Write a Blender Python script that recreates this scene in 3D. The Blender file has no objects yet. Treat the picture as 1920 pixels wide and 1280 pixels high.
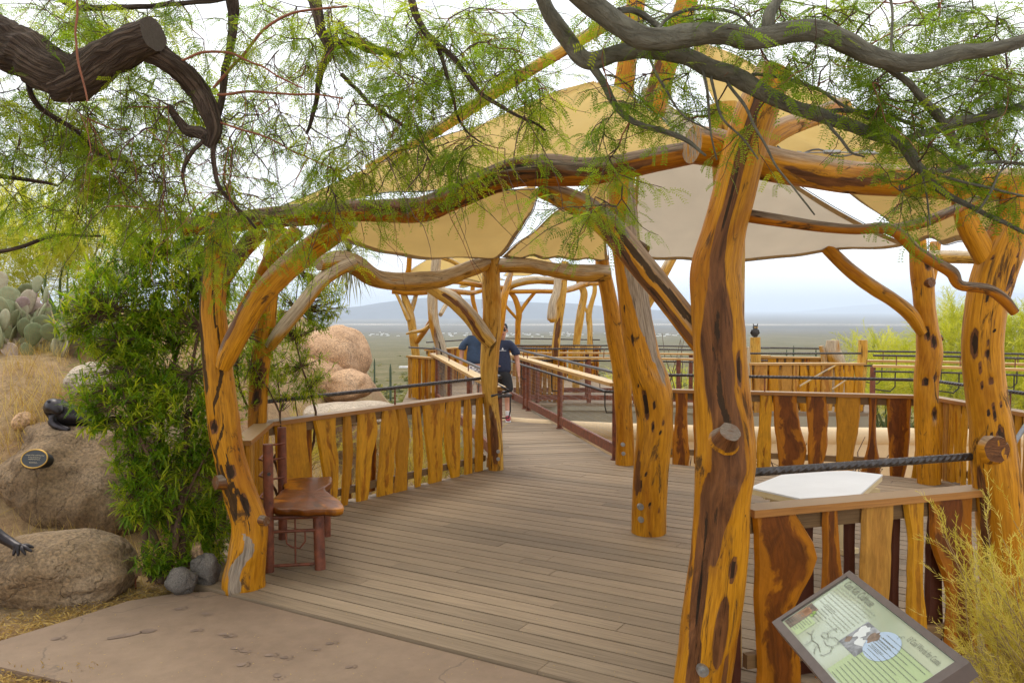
import bpy, bmesh, math, random
import numpy as np
from mathutils import Vector, Matrix, noise, Euler
random.seed(7)
C = bpy.context.scene.collection
SC = bpy.context.scene

# ------------------------------------------------------------------ camera, sky, sun, exposure
FPX, CAMZ = 1550.0, 1.9
PITCH = math.atan(60.0 / FPX)
cam_d = bpy.data.cameras.new('camera')
cam_d.sensor_width = 36.0
cam_d.lens = FPX / 1920.0 * 36.0
cam_d.clip_start = 0.05
cam_d.clip_end = 200000.0
cam = bpy.data.objects.new('camera', cam_d)
C.objects.link(cam)
cam.location = (0, 0, CAMZ)
cam.rotation_euler = (math.pi / 2 - PITCH, 0, 0)
SC.camera = cam

SUN_EL, SUN_AZ = math.radians(58), math.radians(-35)     # azimuth from +Y towards +X
w = bpy.data.worlds.new('World')
SC.world = w
w.use_nodes = True
nt = w.node_tree
nt.nodes.clear()
o_ = nt.nodes.new('ShaderNodeOutputWorld')
bg = nt.nodes.new('ShaderNodeBackground')
bg.inputs['Strength'].default_value = 0.15
sky = nt.nodes.new('ShaderNodeTexSky')
sky.sky_type = 'NISHITA'
sky.sun_disc = False
sky.sun_elevation = SUN_EL
sky.sun_rotation = SUN_AZ
sky.altitude = 800
# a high, thin overcast veil over the blue sky, slightly uneven
tc = nt.nodes.new('ShaderNodeTexCoord')
mp = nt.nodes.new('ShaderNodeMapping'); mp.inputs['Scale'].default_value = (1.2, 1.2, 4.0)
nz = nt.nodes.new('ShaderNodeTexNoise'); nz.inputs['Scale'].default_value = 2.2; nz.inputs['Detail'].default_value = 5
cr = nt.nodes.new('ShaderNodeValToRGB')
cr.color_ramp.elements[0].position = 0.3; cr.color_ramp.elements[0].color = (7.1, 7.2, 7.5, 1)
cr.color_ramp.elements[1].position = 0.7; cr.color_ramp.elements[1].color = (8.9, 8.7, 8.3, 1)
mx = nt.nodes.new('ShaderNodeMix'); mx.data_type = 'RGBA'; mx.inputs[0].default_value = 0.86
nt.links.new(tc.outputs['Generated'], mp.inputs['Vector'])
nt.links.new(mp.outputs['Vector'], nz.inputs['Vector'])
nt.links.new(nz.outputs['Fac'], cr.inputs['Fac'])
nt.links.new(sky.outputs['Color'], mx.inputs[6])
nt.links.new(cr.outputs['Color'], mx.inputs[7])
nt.links.new(mx.outputs[2], bg.inputs['Color'])
nt.links.new(bg.outputs['Background'], o_.inputs['Surface'])

sun_d = bpy.data.lights.new('sun', 'SUN')
sun_d.energy = 1.2
sun_d.angle = math.radians(22)
sun_d.color = (1.0, 0.93, 0.80)
sun = bpy.data.objects.new('sun', sun_d)
C.objects.link(sun)
sd = Vector((math.sin(SUN_AZ) * math.cos(SUN_EL), math.cos(SUN_AZ) * math.cos(SUN_EL), math.sin(SUN_EL)))
sun.rotation_euler = sd.to_track_quat('Z', 'Y').to_euler()

SC.view_settings.view_transform = 'Standard'
SC.view_settings.look = 'None'
SC.view_settings.exposure = 0.58
SC.view_settings.gamma = 1.0
SC.view_settings.use_curve_mapping = False
SC.cycles.use_denoising = True
SC.cycles.max_bounces = 8
SC.cycles.diffuse_bounces = 4
SC.cycles.transmission_bounces = 4
SC.cycles.volume_bounces = 2
SC.cycles.transparent_max_bounces = 8

# ------------------------------------------------------------------ placing helpers
def ray(x, y):
    a, b = (x - 960.0) / FPX, (640.0 - y) / FPX
    cp, sp = math.cos(PITCH), math.sin(PITCH)
    return Vector((a, cp + b * sp, -sp + b * cp))
def P(x, y, D):
    d = ray(x, y); return Vector((0, 0, CAMZ)) + d * (D / d.y)
def G(x, y, z=0.0):
    d = ray(x, y); return Vector((0, 0, CAMZ)) + d * ((z - CAMZ) / d.z)
def gd(y, z=0.0): return G(960, y, z).y
def pw(px, D): return px * D / FPX                      # metres of px photo pixels at distance D
def lerp(a, b, t): return a + (b - a) * t
def sstep(t):
    t = max(0.0, min(1.0, t)); return t * t * (3 - 2 * t)

def tag(o, label=None, cat=None, group=None, kind=None):
    if label: o['label'] = label
    if cat: o['category'] = cat
    if group: o['group'] = group
    if kind: o['kind'] = kind
    return o
def thing(name, label, cat, loc=(0, 0, 0), rz=0.0, group=None):
    o = bpy.data.objects.new(name, None); C.objects.link(o)
    o.location = loc; o.rotation_euler = (0, 0, rz); o.empty_display_size = 0.1
    return tag(o, label, cat, group)
def link(name, me, mat, parent=None, loc=None):
    o = bpy.data.objects.new(name, me); C.objects.link(o)
    if mat and not me.materials:
        for m_ in (mat if isinstance(mat, (list, tuple)) else [mat]): me.materials.append(m_)
    if parent:
        o.parent = parent
        if loc is None:
            o.location = -world_loc(parent)
    if loc is not None: o.location = loc
    return o
def world_loc(o):
    v = Vector(o.location)
    while o.parent: o = o.parent; v += Vector(o.location)
    return v
def dup_tree(o, loc=None, rz=None, scale=None, parent=None):
    c = o.copy(); C.objects.link(c)
    if parent: c.parent = parent
    if loc is not None: c.location = loc
    if rz is not None: c.rotation_euler = (0, 0, rz)
    if scale is not None: c.scale = (scale,) * 3
    for ch in list(o.children): dup_tree(ch, parent=c)
    return c

class MB:
    """collects faces for one mesh object, with UV and a 'mark' colour (stains, pits, weathering)"""
    def __init__(s): s.v, s.f, s.uv, s.mk, s.mi, s.sm = [], [], [], [], [], []
    def add(s, vs, fs, uv=None, mk=None, mi=0, smooth=True):
        b = len(s.v); s.v += [tuple(q) for q in vs]
        s.mk += (mk if mk else [(0, 0, 0)] * len(vs))
        for i, f in enumerate(fs):
            s.f.append([b + j for j in f]); s.mi.append(mi); s.sm.append(smooth)
            s.uv.append(uv[i] if uv else [(0, 0)] * len(f))
        return s
    def box(s, c, sx, sy, sz, rz=0.0, mi=0, M=None):
        """box centred at c; UV in metres, u across and v along the longest side"""
        hx, hy, hz = sx / 2, sy / 2, sz / 2
        q = [Vector((x, y, z)) for x in (-hx, hx) for y in (-hy, hy) for z in (-hz, hz)]
        R = M if M is not None else Matrix.Rotation(rz, 3, 'Z')
        fs = [(0, 1, 3, 2), (4, 6, 7, 5), (0, 4, 5, 1), (2, 3, 7, 6), (0, 2, 6, 4), (1, 5, 7, 3)]
        L = max((sx, 0), (sy, 1), (sz, 2))[1]
        uv = []
        for f in fs:
            r = []
            for i in f:
                a = [q[i][k] for k in range(3) if k != L]
                r.append((a[0] + a[1] * 1.3, q[i][L]))
            uv.append(r)
        s.add([Vector(c) + R @ p for p in q], fs, uv, mi=mi, smooth=False); return s
    def beam(s, a, b, wd, ht, mi=0, up=Vector((0, 0, 1))):
        """squared timber from a to b: width wd sideways, height ht"""
        a, b = Vector(a), Vector(b); d = (b - a); L = d.length; d.normalize()
        side = d.cross(up).normalized(); u2 = side.cross(d)
        M = Matrix((side, d, u2)).transposed()
        return s.box((a + b) / 2, wd, L, ht, mi=mi, M=M)
    def tube(s, pts, radii, sides=8, cap=True, mi=0, fn=None, ref=None, uvs=1.0):
        """tube along pts; fn(theta, i, along) -> (radius factor, mark)"""
        pts = [Vector(p) for p in pts]; n = len(pts)
        if not hasattr(radii, '__len__'): radii = [radii] * n
        tang = [(pts[min(i + 1, n - 1)] - pts[max(i - 1, 0)]).normalized() for i in range(n)]
        r0 = Vector(ref) if ref is not None else Vector((0, 1, 0))
        nrm = r0 - tang[0] * r0.dot(tang[0])
        if nrm.length < 1e-3: nrm = Vector((1, 0, 0)) - tang[0] * tang[0].x
        nrm.normalize(); vs, mk, al = [], [], 0.0; als = []
        circ = 2 * math.pi * sum(radii) / n
        for i in range(n):
            if i: al += (pts[i] - pts[i - 1]).length
            als.append(al)
            nrm = (nrm - tang[i] * nrm.dot(tang[i])).normalized()
            bn = tang[i].cross(nrm)
            for k in range(sides):
                th = 2 * math.pi * k / sides + math.pi
                fct, m_ = fn(th, i, al) if fn else (1.0, (0, 0, 0))
                vs.append(pts[i] + (nrm * math.cos(th) + bn * math.sin(th)) * radii[i] * fct); mk.append(m_)
        fs, uv = [], []
        for i in range(n - 1):
            for k in range(sides):
                k2 = (k + 1) % sides
                fs.append((i * sides + k, i * sides + k2, (i + 1) * sides + k2, (i + 1) * sides + k))
                u0, u1 = k / sides * circ * uvs, (k + 1) / sides * circ * uvs
                uv.append([(u0, als[i]), (u1, als[i]), (u1, als[i + 1]), (u0, als[i + 1])])
        s.add(vs, fs, uv, mk, mi)
        if cap:
            for e in ((0, -1), (n - 1, 1)):
                ring = [e[0] * sides + k for k in range(sides)]
                if e[1] < 0: ring = ring[::-1]
                cv = [vs[j] for j in ring]
                s.add(cv, [tuple(range(sides))], [[(3 + .5 * math.cos(6.283 * k / sides), .5 * math.sin(6.283 * k / sides)) for k in range(sides)]], [(0, .25, .55)] * sides, mi, smooth=False)
        return s
    def mesh(s, name):
        me = bpy.data.meshes.new(name)
        me.from_pydata(s.v, [], s.f)
        me.polygons.foreach_set('use_smooth', s.sm)
        me.polygons.foreach_set('material_index', s.mi)
        ul = me.uv_layers.new(name='UVMap')
        ul.data.foreach_set('uv', np.array([c for f in s.uv for c in f], dtype=np.float32).ravel())
        at = me.attributes.new('mark', 'FLOAT_COLOR', 'POINT')
        at.data.foreach_set('color', np.array([(m_[0], m_[1], m_[2], 1) for m_ in s.mk], dtype=np.float32).ravel())
        me.update(); return me
    def build(s, name, mat, parent=None, loc=None):
        return link(name, s.mesh(name), mat, parent, loc)

def catmull(pts, n):
    """pts: list of tuples of floats; returns n samples"""
    A = np.array(pts, float); A = np.vstack([2 * A[0] - A[1], A, 2 * A[-1] - A[-2]])
    m_ = len(pts) - 1; out = []
    for i in range(n):
        t = i / (n - 1) * m_; k = min(int(t), m_ - 1); t -= k
        p0, p1, p2, p3 = A[k:k + 4]
        out.append(.5 * ((2 * p1) + (-p0 + p2) * t + (2 * p0 - 5 * p1 + 4 * p2 - p3) * t * t + (-p0 + 3 * p1 - 3 * p2 + p3) * t ** 3))
    return out
def pixpath(spec, n):
    """spec: (px x, px y, diameter px, distance) -> points, radii in metres"""
    q = catmull(spec, n)
    return [P(a[0], a[1], a[3]) for a in q], [max(.002, pw(a[2], a[3]) / 2) for a in q]

def quads_mesh(name, V, Q, tint=None):
    """V (n,3), Q (m,4) numpy -> mesh, with a per-point 'tint'"""
    me = bpy.data.meshes.new(name)
    me.vertices.add(len(V)); me.vertices.foreach_set('co', np.ascontiguousarray(V, dtype=np.float32).ravel())
    me.loops.add(Q.size); me.loops.foreach_set('vertex_index', np.ascontiguousarray(Q, dtype=np.int32).ravel())
    me.polygons.add(len(Q)); me.polygons.foreach_set('loop_start', np.arange(0, Q.size, 4, dtype=np.int32))
    me.update(calc_edges=True)
    if tint is not None:
        a = me.attributes.new('tint', 'FLOAT', 'POINT'); a.data.foreach_set('value', np.ascontiguousarray(tint, dtype=np.float32))
    me.polygons.foreach_set('use_smooth', np.zeros(len(Q), dtype=bool))
    return me
def scatter(templates, items, rng):
    """items: list of (pos, dir, up, scale, tint). templates: list of (V, Q). x of a template runs along dir, z along up"""
    VV, QQ, TT, base = [], [], [], 0
    by = [[] for _ in templates]
    for it in items: by[rng.randrange(len(templates))].append(it)
    for (TV, TQ), its in zip(templates, by):
        if not its: continue
        pos = np.array([i[0] for i in its]); d = np.array([i[1] for i in its], float); u = np.array([i[2] for i in its], float)
        sc = np.array([i[3] for i in its])[:, None, None]; tt = np.array([i[4] for i in its])
        d /= np.linalg.norm(d, axis=1)[:, None] + 1e-9
        sd_ = np.cross(u, d); sd_ /= np.linalg.norm(sd_, axis=1)[:, None] + 1e-9
        u2 = np.cross(d, sd_)
        R = np.stack([d, sd_, u2], axis=1)                      # rows
        W = np.einsum('vk,nkj->nvj', TV, R) * sc + pos[:, None, :]
        n, m_ = len(its), len(TV)
        VV.append(W.reshape(-1, 3)); TT.append(np.repeat(tt, m_))
        QQ.append((TQ[None] + (np.arange(n) * m_)[:, None, None]).reshape(-1, 4) + base); base += n * m_
    return np.vstack(VV), np.vstack(QQ), np.concatenate(TT)
# ------------------------------------------------------------------ materials
def newmat(name):
    m = bpy.data.materials.new(name); m.use_nodes = True
    n = m.node_tree; n.nodes.clear()
    out = n.nodes.new('ShaderNodeOutputMaterial'); b = n.nodes.new('ShaderNodeBsdfPrincipled')
    n.links.new(b.outputs[0], out.inputs[0])
    return m, n, b, out
class NT:
    def __init__(s, n): s.n = n
    def node(s, t, **kw):
        x = s.n.nodes.new(t)
        for k, v in kw.items():
            if hasattr(x, k) and not k.startswith('i_'): setattr(x, k, v)
        return x
    def L(s, a, b): s.n.links.new(a, b)
    def coord(s, kind='Object', scale=(1, 1, 1), loc=None):
        t = s.node('ShaderNodeTexCoord'); m = s.node('ShaderNodeMapping'); m.inputs['Scale'].default_value = scale
        s.L(t.outputs[kind], m.inputs['Vector'])
        return m.outputs[0]
    def rnd_offset(s, vec, amt=37.0):
        oi = s.node('ShaderNodeObjectInfo'); mu = s.node('ShaderNodeMath', operation='MULTIPLY'); mu.inputs[1].default_value = amt
        s.L(oi.outputs['Random'], mu.inputs[0])
        va = s.node('ShaderNodeVectorMath', operation='ADD'); s.L(vec, va.inputs[0]); s.L(mu.outputs[0], va.inputs[1])
        return va.outputs[0], oi.outputs['Random']
    def noise(s, vec, scale=1, detail=4, rough=.55, dist=0):
        x = s.node('ShaderNodeTexNoise'); x.inputs['Scale'].default_value = scale; x.inputs['Detail'].default_value = detail
        x.inputs['Roughness'].default_value = rough; x.inputs['Distortion'].default_value = dist
        if vec is not None: s.L(vec, x.inputs['Vector'])
        return x.outputs['Fac']
    def ramp(s, fac, stops):
        r = s.node('ShaderNodeValToRGB'); e = r.color_ramp.elements
        while len(e) < len(stops): e.new(.5)
        for i, (p, c) in enumerate(stops):
            e[i].position = p; e[i].color = (*c, 1) if len(c) == 3 else c
        s.L(fac, r.inputs[0]); return r.outputs[0]
    def mask(s, fac, lo, hi):
        r = s.node('ShaderNodeMapRange'); r.interpolation_type = 'SMOOTHSTEP'
        r.inputs[1].default_value = lo; r.inputs[2].default_value = hi
        s.L(fac, r.inputs[0]); return r.outputs[0]
    def mix(s, f, a, b, mode='MIX'):
        m = s.node('ShaderNodeMix', data_type='RGBA', blend_type=mode)
        for sock, v in ((m.inputs[0], f), (m.inputs[6], a), (m.inputs[7], b)):
            if isinstance(v, (int, float)): sock.default_value = v
            elif isinstance(v, tuple): sock.default_value = (*v, 1)
            else: s.L(v, sock)
        return m.outputs[2]
    def math(s, op, a, b=None):
        m = s.node('ShaderNodeMath', operation=op)
        for i, v in enumerate((a, b)):
            if v is None: continue
            if isinstance(v, (int, float)): m.inputs[i].default_value = v
            else: s.L(v, m.inputs[i])
        return m.outputs[0]
    def bump(s, h, strength, dist, b, prev=None):
        x = s.node('ShaderNodeBump'); x.inputs['Strength'].default_value = strength; x.inputs['Distance'].default_value = dist
        s.L(h, x.inputs['Height'])
        if prev is not None: s.L(prev, x.inputs['Normal'])
        if b is not None: s.L(x.outputs[0], b.inputs['Normal'])
        return x.outputs[0]
M = {}
def mat_log(name, base, deep, weather=1.0, gloss=.42, pits=.60, wlo=.25, gcol=((.13, .105, .08), (.36, .31, .25))):
    m, n, b, _ = newmat(name); t = NT(n)
    uv = t.coord('UV', (1, 1, 1)); uv, rnd = t.rnd_offset(uv)
    def st(sx, sy):
        mp = t.node('ShaderNodeMapping'); mp.inputs['Scale'].default_value = (sx, sy, 1); t.L(uv, mp.inputs[0]); return mp.outputs[0]
    broad = t.noise(st(5, 1.3), 1, 5, .6, .6)
    grain = t.noise(st(70, 5), 1, 4, .65, .2)
    blot = t.noise(st(9, 2.2), 1, 6, .7, 1.2)
    col = t.ramp(broad, [(.3, deep), (.5, base), (.72, tuple(min(1, x * 1.25) for x in base))])
    g2 = t.ramp(grain, [(.3, (.62, .55, .48)), (.6, (1.05, 1.03, 1.0))])
    col = t.mix(1.0, col, g2, 'MULTIPLY')
    # grey-black eroded blotches stretched along the grain
    pm = t.mask(blot, pits, pits + .09)
    fine = t.noise(st(26, 5), 1, 5, .75, .8)
    pm2 = t.mask(fine, .66, .72)
    col = t.mix(t.math('MULTIPLY', pm, .85), col, (.055, .03, .016))
    col = t.mix(t.math('MULTIPLY', pm2, .7), col, (.05, .028, .012))
    at = t.node('ShaderNodeAttribute'); at.attribute_name = 'mark'
    sp = t.node('ShaderNodeSeparateColor'); t.L(at.outputs['Color'], sp.inputs[0])
    brown = t.ramp(t.noise(st(22, 3), 1, 6, .7, .8), [(.3, (.045, .018, .008)), (.55, (.16, .062, .02)), (.75, (.30, .12, .035))])
    mG = t.mask(t.math('ADD', sp.outputs[1], t.math('MULTIPLY', t.math('SUBTRACT', t.noise(st(14, 2.5), 1, 5, .7, .6), .5), 1.0)), .42, .56)
    hal = t.mask(t.math('ADD', sp.outputs[1], t.math('MULTIPLY', t.math('SUBTRACT', t.noise(st(9, 1.8), 1, 5, .7, .6), .5), .9)), .12, .5)
    col = t.mix(t.math('MULTIPLY', hal, .75), col, t.mix(grain, (.20, .075, .006), (.42, .17, .012)))
    col = t.mix(mG, col, brown)
    # weathered grey on top faces (rain and sun bleached)
    ge = t.node('ShaderNodeNewGeometry'); sx = t.node('ShaderNodeSeparateXYZ'); t.L(ge.outputs['Normal'], sx.inputs[0])
    topm = t.math('ADD', t.math('MULTIPLY', sx.outputs[2], 1.0), t.math('MULTIPLY', t.math('SUBTRACT', broad, .5), 1.6))
    topm = t.math('MULTIPLY', t.mask(topm, wlo, wlo + .45), weather)
    mB = t.mask(t.math('ADD', sp.outputs[2], t.math('MULTIPLY', t.math('SUBTRACT', t.noise(st(12, 2.2), 1, 6, .75, .9), .5), 1.6)), .42, .58)
    gm = t.math('MAXIMUM', topm, mB)
    grey = t.ramp(grain, [(.3, gcol[0]), (.65, gcol[1])])
    col = t.mix(t.math('MULTIPLY', gm, .9), col, grey)
    dark = t.ramp(fine, [(.3, (.008, .006, .004)), (.7, (.05, .03, .016))])
    mR = t.mask(t.math('ADD', sp.outputs[0], t.math('MULTIPLY', t.math('SUBTRACT', t.noise(st(20, 4), 1, 5, .75, .8), .5), 1.5)), .45, .6)
    col = t.mix(t.math('MULTIPLY', mR, .93), col, dark)
    t.L(col, b.inputs['Base Color']); b.inputs['Specular IOR Level'].default_value = .16
    rg = t.math('ADD', t.math('MULTIPLY', t.math('MAXIMUM', t.math('MAXIMUM', pm, gm), sp.outputs[0]), .4), gloss)
    t.L(rg, b.inputs['Roughness'])
    ckn = t.noise(st(34, .9), 1, 3, .6, .5)
    ckl = t.math('MULTIPLY', t.math('SUBTRACT', 1.0, t.mask(t.math('ABSOLUTE', t.math('SUBTRACT', ckn, .5)), .004, .014)), t.mask(broad, .45, .6))
    col2 = t.mix(t.math('MULTIPLY', ckl, .8), col, (.03, .014, .006)); t.L(col2, b.inputs['Base Color'])
    hh = t.math('SUBTRACT', t.math('ADD', grain, t.math('MULTIPLY', broad, .6)), t.math('ADD', t.math('MULTIPLY', pm, .6), t.math('MULTIPLY', pm2, .6)))
    t.bump(hh, .5, .008, b)
    M[name] = m
mat_log('log', (.49, .215, .010), (.34, .118, .004), .8, pits=.57)
mat_log('log_pale', (.56, .33, .065), (.46, .21, .016), 1.0, .55, .55, wlo=.1, gcol=((.26, .20, .13), (.54, .45, .33)))
mat_log('log_grey', (.50, .26, .03), (.40, .17, .01), 1.0, .6, .56, wlo=-.3, gcol=((.26, .20, .13), (.54, .45, .33)))
mat_log('log_dark', (.38, .135, .006), (.20, .058, .004), 1.0, .5, .52, wlo=-.15, gcol=((.045, .034, .026), (.22, .17, .12)))

def mat_slab(name, sap, heart, edge=.55, rndm=True):
    m, n, b, _ = newmat(name); t = NT(n)
    uv = t.coord('UV'); 
    sep = t.node('ShaderNodeSeparateXYZ'); t.L(uv, sep.inputs[0])
    uvr, rnd = t.rnd_offset(uv, 53)
    def st(sx, sy):
        mp = t.node('ShaderNodeMapping'); mp.inputs['Scale'].default_value = (sx, sy, 1); t.L(uvr, mp.inputs[0]); return mp.outputs[0]
    n1 = t.noise(st(1.1, 3.2), 1, 5, .6, .8)
    grain = t.noise(st(9, 7), 1, 5, .65, .3)
    blot = t.noise(st(1.6, 5), 1, 6, .7, 1.0)
    hm = t.math('SUBTRACT', t.math('ADD', 1.0, t.math('MULTIPLY', t.math('SUBTRACT', n1, .5), 2.4)), t.math('ABSOLUTE', sep.outputs[0]))
    hm = t.mask(hm, edge - .12, edge + .16)
    rh = t.math('MULTIPLY', hm, t.mask(rnd, .15, .6)) if rndm else t.math('MULTIPLY', hm, .92)
    h2 = t.ramp(blot, [(.35, tuple(x * .5 for x in heart)), (.6, heart)])
    s2 = t.ramp(blot, [(.3, tuple(x * .72 for x in sap)), (.6, sap)])
    col = t.mix(rh, s2, h2)
    col = t.mix(1.0, col, t.ramp(grain, [(.3, (.72, .68, .62)), (.62, (1.06, 1.03, 1.0))]), 'MULTIPLY')
    col = t.mix(1.0, col, t.ramp(rnd, [(0, (.78, .72, .62)), (.5, (1, 1, 1)), (1, (1.1, 1.12, 1.2))]), 'MULTIPLY')
    pit = t.mask(t.noise(st(7, 14), 1, 4, .7, .6), .685, .73)
    col = t.mix(t.math('MULTIPLY', pit, .85), col, (.03, .014, .006))
    at = t.node('ShaderNodeAttribute'); at.attribute_name = 'mark'
    sp = t.node('ShaderNodeSeparateColor'); t.L(at.outputs['Color'], sp.inputs[0])
    col = t.mix(sp.outputs[0], col, (.03, .014, .007))
    t.L(col, b.inputs['Base Color']); b.inputs['Roughness'].default_value = .45; b.inputs['Specular IOR Level'].default_value = .25
    t.bump(t.math('SUBTRACT', grain, pit), .3, .006, b)
    M[name] = m
mat_slab('slab', (.58, .275, .010), (.38, .14, .004), .85)
mat_slab('slab_red', (.43, .155, .004), (.17, .045, .004), .5, False)
mat_slab('slab_pale', (.52, .27, .05), (.42, .18, .03))

def mat_plank(name, c1, c2, ux=9, vy=1.2, rough=.7, bump=.25, varia=.35, weather=None):
    m, n, b, _ = newmat(name); t = NT(n)
    uv = t.coord('UV'); uvr, rnd = t.rnd_offset(uv, 71)
    def st(sx, sy):
        mp = t.node('ShaderNodeMapping'); mp.inputs['Scale'].default_value = (sx, sy, 1); t.L(uvr, mp.inputs[0]); return mp.outputs[0]
    g = t.noise(st(ux * 10, vy * 2.5), 1, 5, .7, .3)
    br = t.noise(st(ux * 1.2, vy), 1, 4, .6, .5)
    col = t.mix(br, c1, c2)
    col = t.mix(1.0, col, t.ramp(g, [(.3, (.68, .66, .62)), (.65, (1.1, 1.08, 1.05))]), 'MULTIPLY')
    v = t.ramp(rnd, [(0, (1 - varia,) * 3), (.5, (1, .98, .96)), (1, (1 + varia, 1 + varia * .95, 1 + varia * .9))])
    col = t.mix(1.0, col, v, 'MULTIPLY')
    if weather:
        ge = t.node('ShaderNodeNewGeometry'); sx = t.node('ShaderNodeSeparateXYZ'); t.L(ge.outputs['Normal'], sx.inputs[0])
        col = t.mix(t.mask(sx.outputs[2], .5, .9), col, t.mix(g, weather, tuple(x * 1.3 for x in weather)))
    st_ = t.mask(t.noise(t.coord('Object', (1.3, 1.3, 1.3)), 1, 6, .7, .5), .55, .8)
    col = t.mix(t.math('MULTIPLY', st_, .3), col, t.mix(.5, col, (.06, .04, .025)))
    t.L(col, b.inputs['Base Color']); b.inputs['Roughness'].default_value = rough; b.inputs['Specular IOR Level'].default_value = .3
    t.bump(g, bump, .004, b); M[name] = m
mat_plank('deck', (.295, .226, .155), (.232, .172, .112), 8, 1.0, .7, .3, .17)
mat_plank('cap', (.40, .19, .05), (.30, .125, .028), 8, 1.2, .5, .3, .12, weather=(.27, .17, .08))
mat_plank('cap_pale', (.50, .29, .09), (.42, .22, .06), 8, 1.2, .5, .3, .1, weather=(.56, .40, .20))
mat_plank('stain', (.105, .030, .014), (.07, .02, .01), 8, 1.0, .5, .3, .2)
mat_plank('stringer', (.22, .135, .06), (.15, .085, .035), 8, 1.0, .7, .3, .2)

def mat_simple(name, c, rough=.6, metal=0.0, ns=8, amt=.25, bump=0, spec=.5, c2=None):
    m, n, b, _ = newmat(name); t = NT(n)
    f = t.noise(t.coord('Object', (ns,) * 3), 1, 6, .65, .3)
    col = t.ramp(f, [(.3, tuple(x * (1 - amt) for x in c)), (.7, c2 if c2 else tuple(min(1, x * (1 + amt)) for x in c))])
    t.L(col, b.inputs['Base Color']); b.inputs['Roughness'].default_value = rough; b.inputs['Metallic'].default_value = metal
    b.inputs['Specular IOR Level'].default_value = spec
    if bump: t.bump(f, bump, .01, b)
    M[name] = m; return m
mat_simple('rust', (.14, .036, .016), .55, .0, 14, .45, .15, c2=(.25, .068, .026))
mat_simple('iron', (.05, .045, .042), .5, .6, 20, .3)
mat_simple('bronze', (.035, .03, .032), .36, .75, 10, .4, .2)
mat_simple('galv', (.34, .33, .31), .42, .8, 25, .25)
mat_simple('girder', (.34, .31, .23), .6, .1, 2, .15)
mat_simple('stucco', (.60, .45, .27), .9, 0, 2.5, .12, .1)
mat_simple('formica', (.62, .61, .59), .35, 0, 3, .06)
mat_simple('table_edge', (.55, .42, .22), .6, 0, 6, .1)
mat_simple('frame_brown', (.105, .08, .07), .42, 0, 20, .12)
mat_simple('hem', (.40, .28, .13), .85, 0, 6, .15)
mat_simple('cable', (.10, .095, .09), .4, .8, 10, .2)
mat_simple('navy', (.022, .03, .062), .85, 0, 9, .25)
mat_simple('blue_shirt', (.035, .06, .11), .85, 0, 9, .25)
mat_simple('black_cloth', (.016, .016, .018), .85, 0, 9, .3)
mat_simple('skin', (.52, .26, .17), .5, 0, 12, .1)
mat_simple('red_shoe', (.30, .02, .035), .6, 0, 9, .2)
mat_simple('white_cloth', (.75, .75, .75), .8, 0, 9, .05)
mat_simple('hair', (.05, .03, .02), .6, 0, 30, .3)
mat_simple('dark_glass', (.02, .02, .02), .15, 0, 5, .1)
mat_simple('gold', (.50, .30, .07), .38, .8, 20, .15)
mat_simple('plaque_black', (.012, .013, .013), .4, 0, 20, .2)
mat_simple('plaque_text', (.62, .50, .30), .5, 0, 20, .05)
mat_simple('twig', (.075, .04, .028), .9, 0, 10, .3)
mat_simple('twig_red', (.22, .075, .035), .8, 0, 10, .3)
mat_simple('stem_brown', (.10, .055, .03), .9, 0, 14, .4)
mat_simple('dry_stem', (.30, .21, .09), .9, 0, 10, .3)
mat_simple('cut_wood', (.36, .23, .14), .8, 0, 12, .3, .2)
mat_simple('label_wood', (.36, .20, .12), .7, 0, 12, .2)
mat_simple('mulch', (.24, .145, .045), .9, 0, 30, .5, .4)
mat_simple('saguaro', (.06, .085, .045), .8, 0, 8, .3)
mat_simple('house_white', (.75, .74, .72), .8, 0, .01, .1)
mat_simple('spike_green', (.09, .14, .04), .6, 0, 4, .3)
mat_simple('dark_under', (.02, .015, .01), .95)

def mat_rebar():
    m, n, b, _ = newmat('rebar'); t = NT(n)
    uv = t.coord('UV', (1, 1, 1)); wv = t.node('ShaderNodeTexWave'); wv.bands_direction = 'DIAGONAL'
    wv.inputs['Scale'].default_value = 14; wv.inputs['Distortion'].default_value = .6
    t.L(uv, wv.inputs['Vector'])
    f = t.noise(t.coord('Object', (20,) * 3), 1, 4)
    t.L(t.ramp(f, [(.3, (.035, .03, .03)), (.7, (.085, .075, .072))]), b.inputs['Base Color'])
    b.inputs['Roughness'].default_value = .38; b.inputs['Metallic'].default_value = .55
    t.bump(wv.outputs['Fac'], .7, .006, b); M['rebar'] = m
mat_rebar()

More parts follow.
